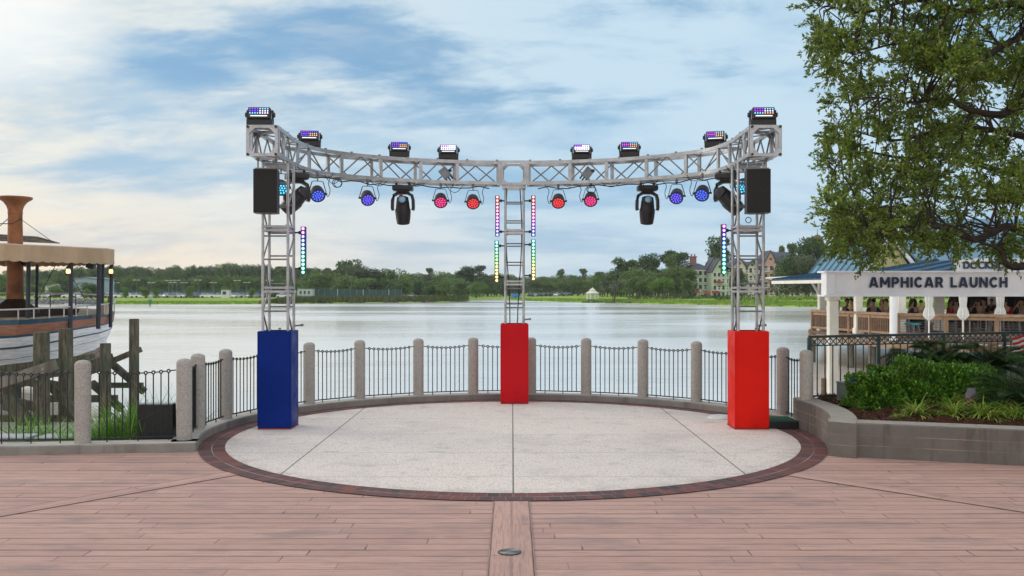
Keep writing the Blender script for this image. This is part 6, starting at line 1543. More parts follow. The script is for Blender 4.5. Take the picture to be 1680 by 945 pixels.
T = [ # px, ytop, Z, width, kind, mat, label
 (12, 446, 300, 60, 'round', 'ft3', 'light green round tree behind the boat funnel'), (56, 464, 285, 26, 'round', 'ft3', 'small bright green tree between the boat posts at left'), (92, 466, 290, 24, 'round', 'ft3', 'small bright tree before the white shed'), (108, 450, 300, 36, 'round', 'ft2', 'dark tree left of the pale blue shed'), (148, 462, 280, 34, 'round', 'ft2', 'low dark tree before the pale blue shed'), (142, 472, 270, 14, 'round', 'ft3', 'tiny bright tree before the pale blue shed'),
 (206, 469, 275, 13, 'round', 'ft3', 'tiny bright tree just right of the boat'), (238, 470, 275, 17, 'round', 'ft3', 'small bright tree behind the parked cars, second from the boat'), (256, 471, 275, 14, 'round', 'ft3', 'small bright tree touching its left neighbour behind the cars'), (311, 467, 275, 15, 'round', 'ft3', 'small pale green tree midway along the parked cars'), (368, 470, 275, 14, 'round', 'ft3', 'small green tree behind the cars near the white kiosk'), (413, 470, 275, 12, 'round', 'ft3', 'small green tree just left of the left tower'),
 (520, 443, 300, 62, 'round', 'ft1', 'mid green tree at the left end of the dark teal fence'), (548, 440, 330, 40, 'pine', 'ft4', 'sparse pale topped pine left of the dense crowns'), (575, 427, 320, 44, 'tall', 'ft2', 'tallest dark crown behind the teal fence'), (562, 448, 290, 44, 'round', 'ft1', 'dark green tree over the left of the teal fence'), (604, 432, 300, 60, 'round', 'ft4', 'broad greyish green tree over the middle of the teal fence'), (632, 436, 300, 66, 'round', 'ft1', 'broad full tree over the right of the teal fence'), (590, 452, 285, 50, 'round', 'ft1', 'lower tree close behind the teal fence'), (645, 456, 285, 46, 'round', 'ft2', 'lower darker tree at the right end of the teal fence'),
 (665, 453, 290, 28, 'round', 'ft3', 'yellow green tree right of the teal fence'), (692, 458, 300, 34, 'round', 'ft2', 'dark low tree behind the white cars'), (712, 457, 265, 44, 'round', 'ft2', 'dark rounded tree on the reedy point, left one'), (727, 458, 260, 36, 'round', 'ft1', 'rounded tree on the reedy point, right one'), (705, 440, 380, 22, 'pine', 'ft4', 'lone pine top above the dark trees left of centre'), (732, 444, 380, 44, 'round', 'ft1', 'tall tree behind the reedy point'), (762, 438, 400, 46, 'tall', 'ft2', 'dark high tree left of the middle tower'), (787, 436, 400, 34, 'pine', 'ft4', 'sparse pine left of the middle tower'), (750, 455, 330, 50, 'round', 'ft1', 'green tree behind the tip of the reedy point'), (782, 459, 350, 30, 'round', 'ft3', 'pale tree left of the middle tower near the water'), (800, 447, 400, 44, 'round', 'ft1', 'tree partly behind the lower led bar at left'), (826, 450, 420, 40, 'round', 'ft2', 'dark tree behind the middle tower'), (672, 444, 360, 40, 'round', 'ft1', 'tree behind the yellow green one'),
 (852, 452, 420, 34, 'round', 'ft1', 'tree just right of the middle tower'), (880, 458, 380, 34, 'umb', 'ft4', 'low flat topped tree over the parked cars, first'), (902, 459, 375, 34, 'umb', 'ft1', 'low flat topped tree over the parked cars, second'), (926, 459, 370, 36, 'umb', 'ft1', 'low flat topped tree over the parked cars, third'), (948, 456, 365, 38, 'umb', 'ft1', 'low flat topped tree left of the white gazebo'), (920, 442, 420, 17, 'pine', 'ft1', 'round headed pine above the low trees'), (957, 441, 420, 24, 'pine', 'ft1', 'second round headed pine above the low trees'), (983, 443, 420, 22, 'pine', 'ft1', 'third round headed pine above the gazebo'), (975, 450, 400, 46, 'round', 'ft3', 'yellowish tree behind the white gazebo'), (892, 452, 430, 50, 'round', 'ft1', 'pale tree line crown behind the cars'), (938, 450, 430, 50, 'round', 'ft1', 'tree line crown left of the gazebo'),
 (1007, 457, 235, 46, 'umb', 'ft4', 'round purple tinged tree just right of the gazebo'), (1046, 452, 250, 50, 'umb', 'ft1', 'broad low tree between two round ones near the hotel'), (1067, 451, 255, 30, 'umb', 'ft1', 'darker small tree left of the pale round one'), (1088, 453, 235, 40, 'umb', 'ft3', 'pale green round tree on a visible stem'), (1020, 423, 300, 36, 'tall', 'ft2', 'tall dark pine at the left of the hotel group'), (1038, 422, 310, 32, 'pine', 'ft1', 'tall pine second in the hotel group'), (1063, 417, 300, 38, 'tall', 'ft2', 'tall dark pine third in the hotel group'), (1075, 425, 290, 30, 'pine', 'ft2', 'sparse pine before the tall dark ones'), (1100, 406, 300, 44, 'pine', 'ft2', 'tallest spreading pine left of the hotel'), (1105, 418, 290, 32, 'tall', 'ft1', 'tall full tree under the spreading pine'), (1120, 415, 290, 34, 'pine', 'ft2', 'pine nearest the hotel chimney'), (1110, 436, 260, 34, 'tall', 'ft1', 'tree against the left corner of the green hotel wing'), (1130, 440, 250, 30, 'tall', 'ft1', 'big green tree covering the left of the green hotel wing'), (1050, 436, 280, 44, 'round', 'ft1', 'full green tree low in the hotel group'), (1080, 440, 270, 44, 'round', 'ft1', 'full green tree left of the green hotel wing'), (1028, 440, 290, 40, 'round', 'ft1', 'full green tree above the purple tinged one'),
 (1180, 387, 330, 42, 'tall', 'ft2', 'very tall dark conifer behind the right led bar'), (1212, 440, 238, 24, 'tall', 'ft2', 'dark tree partly behind the right tower'), (1233, 428, 300, 20, 'pine', 'ft2', 'small pine above the cream hotel roof'), (1283, 404, 350, 17, 'pine', 'ft1', 'round headed pine above the pink hotel roof, left'), (1268, 408, 350, 18, 'pine', 'ft1', 'round headed pine beside the right tower top'),
 (1292, 412, 225, 62, 'round', 'ft2', 'big dark round tree before the pink hotel wing'), (1322, 412, 222, 52, 'round', 'ft4', 'greyish purple tree right of the big dark one'), (1325, 388, 240, 44, 'tall', 'ft2', 'tall dark tree below the bronze dome'), (1345, 396, 240, 34, 'pine', 'ft2', 'pine right of the bronze dome'), (1300, 400, 260, 30, 'pine', 'ft2', 'pine behind the big dark round tree')]
for k, (px, yt, Z, w_, kind, mt, lb) in enumerate(T): far_tree(px, yt, Z, w_, kind, mt, lb, k % 3)
# further trees hidden partly behind the restaurant, seen between its posts and roofs
for k, (px, yt, Z, w_) in enumerate(((1400, 415, 230, 60), (1460, 420, 235, 70), (1540, 420, 240, 80), (1620, 422, 240, 80), (1700, 420, 240, 80))): far_tree(px, yt, Z, w_, 'round', 'ft2', 'dark tree on the shore behind the restaurant, %s from the left' % ordinal(k), k % 3)
# the wood that reads as one mass
def wood(name, label, px0, px1, step, ytop, Zr, wpx, mts, kinds, seed, ybot_gap=0):
    rr = random.Random(seed); allV = {m_: [] for m_ in mts}; tr = MB(); px = px0
    src = {}
    for key, pr in protos.items():
        for c_ in kids(pr):
            if c_.name.startswith('crown'):
                v = np.zeros(len(c_.data.vertices)*3, dtype=np.float32); c_.data.vertices.foreach_get('co', v); src[key] = v.reshape(-1, 4, 3)
    while px < px1:
        Z = rr.uniform(*Zr); kd = rr.choice(kinds); v_ = rr.randrange(3); V = src[(kd, v_)]; V = V[rr.randrange(2)::2]
        z0 = groundZ(px, Z); H = PZ(ytop(px)+rr.uniform(-3.0, 4.0), Z)-z0; nat = {'round': .95, 'pine': .42, 'umb': 1.55, 'tall': .58}[kd]; W_ = wpx*rr.uniform(.8, 1.4)/F*Z/nat; a = rr.uniform(0, 6.28)
        R_ = np.array([[math.cos(a), -math.sin(a), 0], [math.sin(a), math.cos(a), 0], [0, 0, 1]])
        Q = (V @ R_.T)*np.array([W_, W_, H])+np.array([PX(px, Z), Z, z0]); allV[rr.choice(mts)].append(Q)
        tr.tube((PX(px, Z), Z-.5, z0), (PX(px, Z), Z-.5, z0+H*.8), .22, .12, n=5, caps=False)
        px += step*rr.uniform(.6, 1.4)
    Vs = [np.concatenate(v) for v in allV.values() if v]; mi = np.concatenate([[i]*len(v) for i, v in enumerate(Vs)])
    tr_o = None
    V = np.concatenate(Vs); o = quads_mesh(name, V, [M[m_] for m_ in mts], mi=mi); tag(o, label, 'wood', kind='stuff')
    tr2 = tr.build('wood_trunks', M['fbark'], o, recalc=False); tr2['kind'] = 'stuff'
    return o
def yt_left(px): return -4+lerp_tab([(-300, 452), (20, 450), (70, 448), (110, 447), (130, 441), (185, 441), (250, 444), (300, 442), (350, 441), (370, 438), (400, 437), (430, 439), (470, 443), (520, 446), (700, 447), (1000, 450)], px)
wood('distant_wood', 'tall dense wood of pines along the left horizon behind the parked cars', -250, 560, 2.6, yt_left, (400, 470), 17, ['ft1', 'ft2', 'ft4'], ['tall', 'tall', 'pine', 'round'], 5)
wood('distant_wood', 'lower front edge of the wood, bushy green along its foot', -250, 560, 5.5, lambda p: yt_left(p)+16+3*math.sin(p*.05), (350, 385), 24, ['ft1', 'ft2'], ['round', 'umb'], 6)
wood('distant_wood', 'bushy trees closing the gaps between the trees left of the hotel', 985, 1150, 5.0, lambda p: 448-10*math.exp(-((p-1090)/60)**2), (300, 330), 26, ['ft1', 'ft2'], ['round', 'round'], 17)
wood('distant_wood', 'shaded trees closing the view under the crowns behind the teal fence', 500, 860, 5.0, lambda p: 458, (390, 430), 26, ['ft1', 'ft2'], ['round', 'umb'], 18)
wood('distant_wood', 'tree line along the horizon in the middle and right of the lake', 540, 1400, 6.0, lambda p: 453 if p > 840 else 449, (460, 520), 26, ['ft1', 'ft2'], ['round', 'tall'], 7)
for pr in list(protos.values()):
    for c_ in kids(pr): bpy.data.objects.remove(c_)
    bpy.data.objects.remove(pr)
# ---------------------------------------------------------------- far buildings
M['teal'] = mat('teal_windscreen', (.03, .085, .10), .7, 0, .25, .5); M['shed'] = mat('pale_blue_metal_wall', (.36, .46, .56), .6, 0, .15, .3); M['shedr'] = mat('grey_metal_roof', (.20, .21, .23), .6); M['glass'] = mat('dark_window_glass', (.05, .07, .09), .15, 0, .4, 2)
M['slate'] = mat('slate_roof', (.085, .095, .12), .8, 0, .3, .8); M['hg'] = mat('pale_green_render', (.52, .62, .46), .8, 0, .12, .5); M['hc'] = mat('cream_render', (.70, .63, .46), .8, 0, .12, .5); M['hp'] = mat('pink_render', (.62, .36, .30), .8, 0, .12, .5); M['brick'] = mat('brick_pink', (.40, .20, .16), .85, 0, .25, 2)
def shed(px0, px1, Z, ye, yr, lb, wallm, depth=14, doors=True):
    X0_, X1_ = PX(px0, Z), PX(px1, Z); z0 = groundZ(px0, Z)-.3; ze, zr_ = PZ(ye, Z), PZ(yr, Z); th = thing('shed_building', lb, 'building', (X0_, Z, z0)); w = X1_-X0_
    zz = lambda v: v-z0
    vs = [(0, 0, 0), (w, 0, 0), (w, 0, zz(ze)), (w*.55, 0, zz(zr_)), (0, 0, zz(ze))]; n_ = 5; vs = vs+[(x, depth, z) for x, y, z in vs]
    MB().add(vs, [(0, 1, 2, 3, 4), (9, 8, 7, 6, 5), (0, 5, 6, 1), (1, 6, 7, 2), (0, 4, 9, 5)]).build('wall', wallm, th)
    rf = MB(); rf.path([(-.3, depth/2, zz(ze)), (w*.55, depth/2, zz(zr_)+.15)], 0, sq=(depth+.8, .25)); rf.path([(w+.3, depth/2, zz(ze)), (w*.55, depth/2, zz(zr_)+.15)], 0, sq=(depth+.8, .25)); rf.build('roof', M['shedr'], th)
    MB().bb(w*.08, w*.3, -.08, -.01, 0, zz(ze)*.6).build('door', M['shedr'], th)
    return th
shed(118, 158, 310, 458, 455.5, 'large pale blue metal shed seen between the boat posts', M['shed'])
shed(74, 98, 320, 469, 467, 'small white shed left of the pale blue one', M['white'], 8)
# teal windscreen fence and white trailer on the point
Zf = 262; th = thing('windscreen_fence', 'long dark teal screened fence under the trees on the point', 'fence', (PX(512, Zf), Zf, groundZ(512, Zf)-.1)); X0_ = PX(512, Zf); w = PX(659, Zf)-X0_; h = PZ(475.2, Zf)-th.location.z
MB().bb(0, w, -.04, .04, 0, h).build('screen', M['teal'], th)
for k in range(15): MB().tube((w*k/14, -.1, 0), (w*k/14, -.1, h+.15), .07, n=6).build('post', M['shedr'] if k % 4 else M['white'], th)
Zf = 335; th = thing('windscreen_fence', 'long low teal fence behind the row of parked cars at left', 'fence', (PX(165, Zf), Zf, groundZ(165, Zf)-.1)); X0_ = PX(165, Zf); w = PX(470, Zf)-X0_; h = PZ(476.5, Zf)-th.location.z
MB().bb(0, w, -.04, .04, 0, h).build('screen', M['teal'], th)
Zt = 258; th = thing('site_trailer', 'long white site trailer at the left end of the teal fence', 'trailer', (PX(488, Zt), Zt, groundZ(488, Zt))); w = PX(513, Zt)-PX(488, Zt); h = PZ(474, Zt)-th.location.z
MB().cbox((w/2, 1.3, h*.58), (w, 2.6, h*.84), .08).build('body', mat('trailer_white', (.5, .55, .6), .6), th); MB().cbox((w/2, 1.3, h*.99+.05), (w+.15, 2.8, .12), .03).build('roof', M['shedr'], th)
for k in range(3): MB().bb(w*(.15+.27*k), w*(.27+.27*k), -.04, -.005, h*.5, h*.8).build('window', M['glass'], th)
for xx in (.25, .75): MB().tube((w*xx, -.1, .25), (w*xx, 2.7, .25), .28, n=12).build('wheel', M['black'], th)
th = thing('ticket_kiosk', 'small white kiosk among the cars near the left tower', 'kiosk', (PX(371, 272), 272, groundZ(371, 272))); MB().cbox((0, 0, 1.2), (2.3, 2, 2.4), .05).build('wall', M['white'], th); MB().cbox((0, 0, 2.5), (2.7, 2.4, .2), .05).build('roof', M['shedr'], th); MB().bb(-.7, .3, -1.06, -1.005, 1.1, 2).build('window', M['glass'], th)
# gazebo
Zg = 250; zg = groundZ(972, Zg); th = thing('gazebo', 'small white gazebo with a stepped roof on the far lawn', 'gazebo', (PX(972, Zg), Zg, zg)); r_ = 1.55
for k in range(8): a = k*math.pi/4+.4; MB().tube((r_*math.cos(a), r_*math.sin(a), 0), (r_*math.cos(a), r_*math.sin(a), 1.75), .11, n=8).build('column', M['wht'], th)
MB().lathe([(r_+.25, 1.75), (r_+.3, 1.95), (r_+.1, 2.0), (.8, 2.5), (.8, 2.7), (.9, 2.72), (.1, 3.25), (.05, 3.5)], n=8).build('roof', M['crm'], th); MB().lathe([(r_+.1, 0), (r_+.1, .12), (0.1, .13)], n=8).build('floor', M['wht'], th)
MB().lathe([(r_-.0, .45), (r_+.05, .45), (r_+.05, .5), (r_, .5)], n=8).build('rail', M['wht'], th)
# hotel wings
def wing_(lb, px0, px1, Z, yb, ye, yr, wallm, gables, cols_, rows, roofm=M['slate'], depth=14, bal=(), chimney=None, trimm=M['crm'], hip=4):
    X0_, X1_ = PX(px0, Z), PX(px1, Z); z0 = min(PZ(yb, Z), groundZ(px0, Z))-.3; th = thing('hotel_building', lb, 'building', (X0_, Z, z0), 0, 'hotel wings on the far shore'); w = X1_-X0_; he = PZ(ye, Z)-z0; hr = PZ(yr, Z)-z0
    MB().bb(0, w, 0, depth, 0, he).build('wall', wallm, th)
    rf = MB(); rf.add([(-.5, -.5, he), (w+.5, -.5, he), (w+.5, depth+.5, he), (-.5, depth+.5, he), (min(hip, w*.4), depth/2, hr), (w-min(hip, w*.4), depth/2, hr)], [(0, 1, 5, 4), (1, 2, 5), (2, 3, 4, 5), (3, 0, 4), (3, 2, 1, 0)]); R_ = rf.build('roof', roofm, th)
    if chimney: cx_, ct = chimney; c_ = MB(); c_.bb(PX(cx_, Z)-X0_-.9, PX(cx_, Z)-X0_+.9, depth*.35, depth*.5, he, PZ(ct, Z)-z0); c_.bb(PX(cx_, Z)-X0_-1.1, PX(cx_, Z)-X0_+1.1, depth*.33, depth*.52, PZ(ct, Z)-z0, PZ(ct, Z)-z0+.3); [c_.tube((PX(cx_, Z)-X0_+q, depth*.42, PZ(ct, Z)-z0+.3), (PX(cx_, Z)-X0_+q, depth*.42, PZ(ct, Z)-z0+1.0), .25, n=8) for q in (-.5, .5)]; c_.build('chimney', M['brick'], R_)
    for gx, gw, gy in gables:
        g0, g1 = PX(gx-gw/2, Z)-X0_, PX(gx+gw/2, Z)-X0_; gm = (g0+g1)/2; gh = PZ(gy, Z)-z0
        g_ = MB(); g_.bb(g0, g1, -1.0, -.003, 0, he); g_.add([(g0, -1.0, he+.002), (g1, -1.0, he+.002), (gm, -1.0, gh), (g0, depth*.4, he+.002), (g1, depth*.4, he+.002), (gm, depth*.4, gh)], [(0, 1, 2), (5, 4, 3), (0, 3, 4, 1)]); g_.build('gable', wallm, th)
        r2 = MB(); r2.path([(g0-.4, depth*.2-.6, he-.15), (gm, depth*.2-.6, gh+.15)], 0, sq=(depth*.4+1.4, .3)); r2.path([(g1+.4, depth*.2-.6, he-.15), (gm, depth*.2-.6, gh+.15)], 0, sq=(depth*.4+1.4, .3)); r2.build('gable_roof', roofm, th)
        MB().lathe([(.01, -.02), (.45, -.02), (.45, .02), (.01, .02)], c=(gm, -1.03, he+(gh-he)*.4), n=12, M=Matrix.Rotation(math.pi/2, 3, 'X')).build('window', M['glass'], th)
    for i in range(cols_):
        for j in range(rows):
            cx_ = w*(i+.5)/cols_; cz_ = he*(j+.55)/rows; ww_ = min(.55, w/cols_*.28); hh_ = he/rows*.30
            fy = -1.03 if any(PX(g[0]-g[1]/2, Z)-X0_ < cx_ < PX(g[0]+g[1]/2, Z)-X0_ for g in gables) else -.03
            wf = MB().bb(cx_-ww_-.14, cx_+ww_+.14, fy-.04, fy+.02, cz_-hh_-.14, cz_+hh_+.14).build('window', trimm, th)
            MB().bb(cx_-ww_, cx_+ww_, fy-.07, fy-.042, cz_-hh_, cz_+hh_).build('pane', M['glass'], wf)
            if ((i+j) % 2 == 0 if bal == 'all' else (i, j) in bal):
                b_ = MB(); b_.bb(cx_-ww_-.5, cx_+ww_+.5, fy-1.0, fy-.05, cz_-hh_-.35, cz_-hh_-.15); b_.bb(cx_-ww_-.5, cx_+ww_+.5, fy-1.0, fy-.94, cz_-hh_+.62, cz_-hh_+.74)
                k = cx_-ww_-.5
                while k < cx_+ww_+.5: b_.bb(k, k+.07, fy-.99, fy-.94, cz_-hh_-.15, cz_-hh_+.62); k += .3
                b_.build('balcony', M['wht'], th)
    mb = MB(); mb.bb(-.15, w+.15, -.15, -.005, he*.24, he*.24+.25); mb.bb(-.3, w+.3, -.45, -.005, he-.35, he-.003); 
    for q in (0, w/2, w): mb.bb(q-.3, q+.3, -.12, -.006, 0, he*.24)
    mb.each('trim', trimm, th)
    return th
wing_('pale green hotel wing with slate roof, pink chimney and gable', 1128, 1170, 290, 484, 443, 431, M['hg'], [(1170, 20, 424)], 5, 4, chimney=(1143, 421), bal={(1, 2), (3, 1)})
wing_('pale green gabled hotel bay with red awnings behind the right led bar', 1168, 1196, 282, 484, 446, 432, M['hg'], [(1180, 24, 425)], 4, 4, bal={(1, 1), (3, 1), (2, 2)})
wing_('cream hotel wing of stacked balconies behind the right tower', 1195, 1242, 290, 484, 438, 424, M['hc'], [(1212, 20, 424), (1233, 14, 430)], 6, 4, bal='all')
wing_('pink hotel wing with a pale gable right of the right tower', 1242, 1330, 300, 484, 434, 412, M['hp'], [(1263, 20, 412)], 10, 4, bal='all', trimm=M['hc'])
wing_('long pink hotel wing running behind the big dark tree', 1330, 1480, 310, 484, 428, 412, M['hp'], [(1380, 22, 408)], 12, 4, bal='all')
for px, yy in ((1181, 461), (1174, 478), (1160, 479), (1143, 478)):
    Z = 280; tag(MB().add([(-1, 0, 0), (1, 0, 0), (1, -1.1, -.6), (-1, -1.1, -.6), (-1, 0, .1), (1, 0, .1), (1, -1.15, -.5), (-1, -1.15, -.5)], [(0, 3, 2, 1), (4, 5, 6, 7), (2, 3, 7, 6), (0, 1, 5, 4), (1, 2, 6, 5), (3, 0, 4, 7)]).build('awning', mat('red_awning', (.35, .05, .04), .8), loc=(PX(px, Z), Z-.2 if px < 1168 and False else 280.7, PZ(yy, Z))), 'red awning on the pale green hotel front, '+{1181: 'the upper one by the gable', 1174: 'low at the foot of the gabled bay', 1160: 'low, second from the right', 1143: 'low at the far left'}[px], 'awning', 'awnings on the hotel')
# dome tower
Zd = 330; th = thing('domed_tower', 'bronze domed hotel tower rising behind the tall trees', 'tower', (PX(1341, Zd), Zd, 0)); r_ = 11/F*Zd; zt_ = PZ(400, Zd)
MB().lathe([(r_, -1), (r_, zt_-1.2)], n=12).build('wall', M['hc'], th); MB().lathe([(r_*1.12, zt_-1.2), (r_*1.12, zt_-.6), (r_*.98, zt_-.5), (r_*.97, zt_+.3), (r_*.86, zt_+1.5), (r_*.62, zt_+2.5), (r_*.3, zt_+3.1), (.15, zt_+3.3), (.05, zt_+5.2)], n=20).build('dome', mat('bronze_dome', (.16, .10, .075), .6, .2), th, smooth=True)
for k in range(8): a = -k*math.pi/8; MB().box((r_*1.0*math.cos(a), r_*1.0*math.sin(a), zt_-2.6), (.7, .2, 1.4), rz=a+math.pi/2).build('window', M['glass'], th)
# hedges on the right shore
M['hedgef'] = leafmat('clipped_hedge_leaf', (.03, .075, .015), (.05, .11, .02), (.08, .16, .03), .15)
def hedge(px0, px1, Z, h, lb, mt='hedgef', d_=2.0):
    x0, x1 = PX(px0, Z), PX(px1, Z); z0 = groundZ((px0+px1)/2, Z); n_ = int((x1-x0)*70); p = RNG.uniform((x0, Z-d_/2, z0-.2), (x1, Z+d_/2, z0+h), (n_, 3)); p[:, 2] += .12*np.sin(p[:, 0]*1.3)
    o = quads_mesh('clipped_hedge', leaves(p, .34, .26, 0), M[mt]); tag(o, lb, 'hedge', 'hedges on the far lawn'); return o
hedge(954, 992, 240, .9, 'dark low hedge left of and under the gazebo'); hedge(993, 1040, 228, .85, 'very dark clipped hedge under the purple tinged tree', 'ft2'); hedge(1030, 1130, 245, 1.1, 'pale bushes before the round trees', 'ft4'); hedge(1120, 1198, 240, .8, 'long low hedge before the green hotel wing')
hedge(1172, 1240, 212, 1.2, 'clipped block hedge behind the right tower'); hedge(1245, 1345, 205, 1.0, 'light green hedge below the big dark tree', 'sedge'); hedge(1345, 1700, 200, 1.3, 'tall green hedge seen behind the restaurant')
# fence stakes along the lawn
for k, px in enumerate(range(1000, 1340, 12)):
    Z = 196; o = MB().tube((0, 0, -.1), (0, 0, .6), .035, n=5).build('fence_stake', M['dint']); o.location = (PX(px, Z), Z, groundZ(px, Z)); tag(o, 'thin dark stake in the row along the far lawn', 'stake', 'stakes along the far lawn')
# parked cars
CARC = {'white': (.82, .83, .84), 'silver': (.50, .52, .54), 'black': (.02, .02, .025), 'dark blue': (.03, .05, .10), 'blue': (.03, .16, .33), 'grey': (.14, .15, .16), 'red': (.35, .03, .03)}
CM = {k: mat('car_paint_'+k.replace(' ', '_'), v, .25, .2, .1, 1) for k, v in CARC.items()}
def car_proto():
    th = thing('parked_car', 'x', 'car'); st = [(-2.2, .45, .30), (-2.15, .80, .30), (-1.3, .92, .28), (-.6, .95, .28), (1.0, .98, .28), (2.05, .88, .28), (2.2, .60, .32)]
    def loft(secs):
        vs = []; 
        for x_, zt__, zb__, wd in secs:
            for yy, zz in ((-wd, zb__), (-wd, zt__-.12), (-wd+.08, zt__), (wd-.08, zt__), (wd, zt__-.12), (wd, zb__)): vs.append((x_, yy, zz))
        fs = [(i*6+j, (i+1)*6+j, (i+1)*6+(j+1) % 6, i*6+(j+1) % 6) for i in range(len(secs)-1) for j in range(6)]+[tuple(range(6)), tuple(range((len(secs)-1)*6, len(secs)*6))]
        return MB().add(vs, fs)
    loft([(-2.2, .60, .32, .78), (-2.1, .82, .28, .86), (-1.2, .95, .25, .88), (1.1, 1.0, .25, .88), (2.0, .92, .28, .86), (2.2, .65, .34, .8)]).build('body', CM['white'], th)
    loft([(-1.15, .97, .93, .76), (-.5, 1.38, .93, .66), (.9, 1.42, .93, .66), (1.65, .99, .93, .76)]).build('cabin_glass', M['glass'], th)
    loft([(-.45, 1.42, 1.36, .64), (.2, 1.46, 1.38, .65), (.9, 1.45, 1.36, .64)]).build('roof_panel', CM['white'], th)
    for x_ in (-1.35, 1.35):
        for y_ in (-.8, .8): MB().tube((x_, y_-.1, .32), (x_, y_+.1, .32), .32, n=14).build('wheel', M['black'], th)
    return th
cp = car_proto(); carmesh = {}
def car(px, Z, colr, label, rz=math.pi/2, grp='cars in the left car park', yz=None):
    z0 = groundZ(px, Z); r_ = dup(cp, (PX(px, Z), Z, z0), rz, label, grp)
    for k in kids(r_):
        nm = k.name.split('.')[0]
        if nm in ('body', 'roof_panel'):
            if (nm, colr) not in carmesh: me = k.data.copy(); me.materials.clear(); me.materials.append(CM[colr]); carmesh[(nm, colr)] = me
            k.data = carmesh[(nm, colr)]
    return r_
rr = random.Random(9); px = 66.0; k = 0
LOT = []
while px < 478:
    LOT.append((px, (283, 294)[len(LOT) % 2]+rr.uniform(-1, 1), rr.choice(['white', 'white', 'white', 'white', 'silver', 'silver', 'grey', 'black']))); px += rr.uniform(6, 10); 
cnt = {}
for px, Z, cc in LOT:
    cnt[cc] = cnt.get(cc, 0)+1; car(px, Z, cc, '%s parked car, %s %s one from the left in the left car park' % (cc, ordinal(cnt[cc]-1), cc), rz=rr.choice((.25, math.pi/2, .9, 2.6))+rr.uniform(-.15, .15))
for i, (px, cc) in enumerate(((668, 'white'), (677, 'white'), (686, 'silver'), (694, 'white'))): car(px, 300, cc, ['left end white car beyond the reedy point', 'second white car beyond the reedy point', 'silver car beyond the reedy point', 'right end white car by the dark trees on the point'][i], 1.4, 'cars beyond the reedy point')
cc2 = ['dark blue', 'silver', 'black', 'grey', 'black', 'dark blue', 'white', 'black', 'grey', 'black']
cnt = {}
for i, px in enumerate(np.linspace(871, 935, 10)): cnt[cc2[i]] = cnt.get(cc2[i], 0)+1; car(px, 350+(i % 2)*3, cc2[i], '%s car under the low trees, %s %s one right of the middle tower' % (cc2[i], ordinal(cnt[cc2[i]]-1), cc2[i]), 1.3+(i % 3)*.2, 'cars under the trees right of the middle tower')
for c_ in kids(cp): bpy.data.objects.remove(c_)
bpy.data.objects.remove(cp)
# blue tent by the middle tower
Zb = 330; th = thing('blue_canopy_tent', 'small bright blue tent on the shore behind the middle tower', 'tent', (PX(846, Zb), Zb, groundZ(846, Zb)))
MB().add([(-1.9, -1.4, 0), (1.9, -1.4, 0), (1.9, 1.4, 0), (-1.9, 1.4, 0), (-1.2, 0, 1.5), (1.0, 0, 1.6)], [(0, 1, 5, 4), (1, 2, 5), (2, 3, 4, 5), (3, 0, 4), (3, 2, 1, 0)]).build('canvas', mat('bright_blue_canvas', (.03, .20, .48), .7), th); MB().add([(-.4, -1.42, 0), (.3, -1.42, 0), (0, -.72, .9)], [(0, 1, 2)]).build('door_flap', M['navy'], th)
# car park lamps
def lampost(px, Z, h, lb):
    th = thing('street_lamp', lb, 'street lamp', (PX(px, Z), Z, groundZ(px, Z)), 0, 'lamp posts over the left car park')
    MB().tube((0, 0, 0), (0, 0, h), .09, .06, n=6).build('pole', M['shedr'], th); hd = MB(); hd.cbox((-.8, 0, h), (.9, .35, .18), .04); hd.cbox((.8, 0, h), (.9, .35, .18), .04); hd.tube((-.6, 0, h), (.6, 0, h), .04, n=5); hd.build('lamp_head', M['white'], th)
for k, px in enumerate((103, 178, 190, 224, 248, 277, 283, 290, 302, 325, 350, 389, 405, 442)): lampost(px, 320+(k % 3)*6, 5.0+(k % 2)*.8, 'double headed car park lamp post, %s from the left' % ordinal(k))
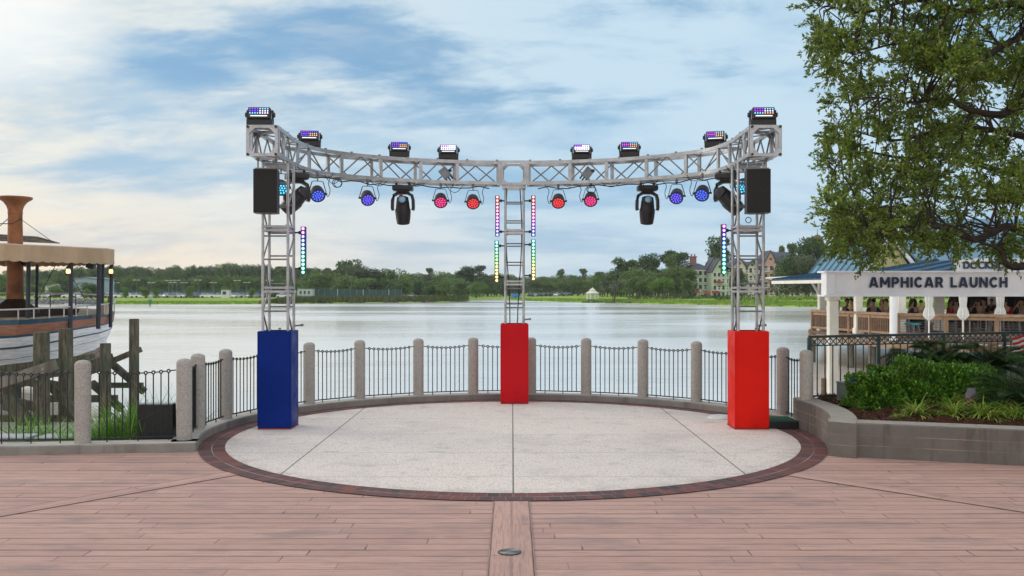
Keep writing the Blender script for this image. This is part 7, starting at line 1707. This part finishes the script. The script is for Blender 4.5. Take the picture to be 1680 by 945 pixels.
# riprap, ramp and marker
n_ = 500; V = MB(); rr = random.Random(12)
for k in range(420):
    px = rr.uniform(-60, 166); Z = shoreZ(px)*(1+rr.uniform(-.004, .03)); s_ = rr.uniform(.3, .75); c_ = Vector((PX(px, Z), Z, WATER+.15+(Z/shoreZ(px)-1)*26)); q = [Vector((rr.gauss(0, 1), rr.gauss(0, 1), rr.gauss(0, 1))).normalized()*s_*.7 for _ in range(0)]
    Mx = Matrix.Rotation(rr.uniform(0, 3), 3, 'X') @ Matrix.Rotation(rr.uniform(0, 3), 3, 'Z'); V.cbox(c_, (s_*1.4, s_, s_*.9), s_*.2, M=Mx)
tag(V.build('rock_revetment', mat('grey_rock', (.22, .22, .23), .9, 0, .5, 1)), 'grey rock edging along the left far shore behind the boat', 'rocks', kind='stuff')
Zr = 205; tag(MB().add([PP for PP in [P(100, 501, 203), P(118, 501, 203), P(138, 487, 245), P(128, 487, 245)]]+[P(100, 503, 203), P(118, 503, 203), P(138, 489, 245), P(128, 489, 245)], [(0, 1, 2, 3), (7, 6, 5, 4), (0, 4, 5, 1), (1, 5, 6, 2), (2, 6, 7, 3), (3, 7, 4, 0)]).build('boat_ramp', mat('pale_concrete', (.42, .38, .34), .9)), kind='structure')
th = thing('channel_marker', 'tiny green channel marker in the water near the left far shore', 'marker', (PX(246, 190), 190, WATER)); MB().tube((0, 0, -.5), (0, 0, .7), .12, n=8).build('post', M['teal'], th); MB().cbox((0, 0, .95), (.7, .1, .6), .03).build('board', mat('marker_green', (.02, .22, .18), .6), th)

# ---------------------------------------------------------------- the air over the lake
m = bpy.data.materials.new('pale_haze'); m.use_nodes = True; nt = m.node_tree; nt.nodes.remove(nt.nodes['Principled BSDF'])
pv_ = nt.nodes.new('ShaderNodeVolumePrincipled'); pv_.inputs['Density'].default_value = .00017; pv_.inputs['Color'].default_value = (.90, .95, 1, 1)
nt.links.new(pv_.outputs[0], nt.nodes['Material Output'].inputs['Volume'])
tag(MB().bb(-1500, 1500, -60, 620, -4.5, 40).build('haze', m), 'thin pale evening haze over the lake', 'haze', kind='stuff')
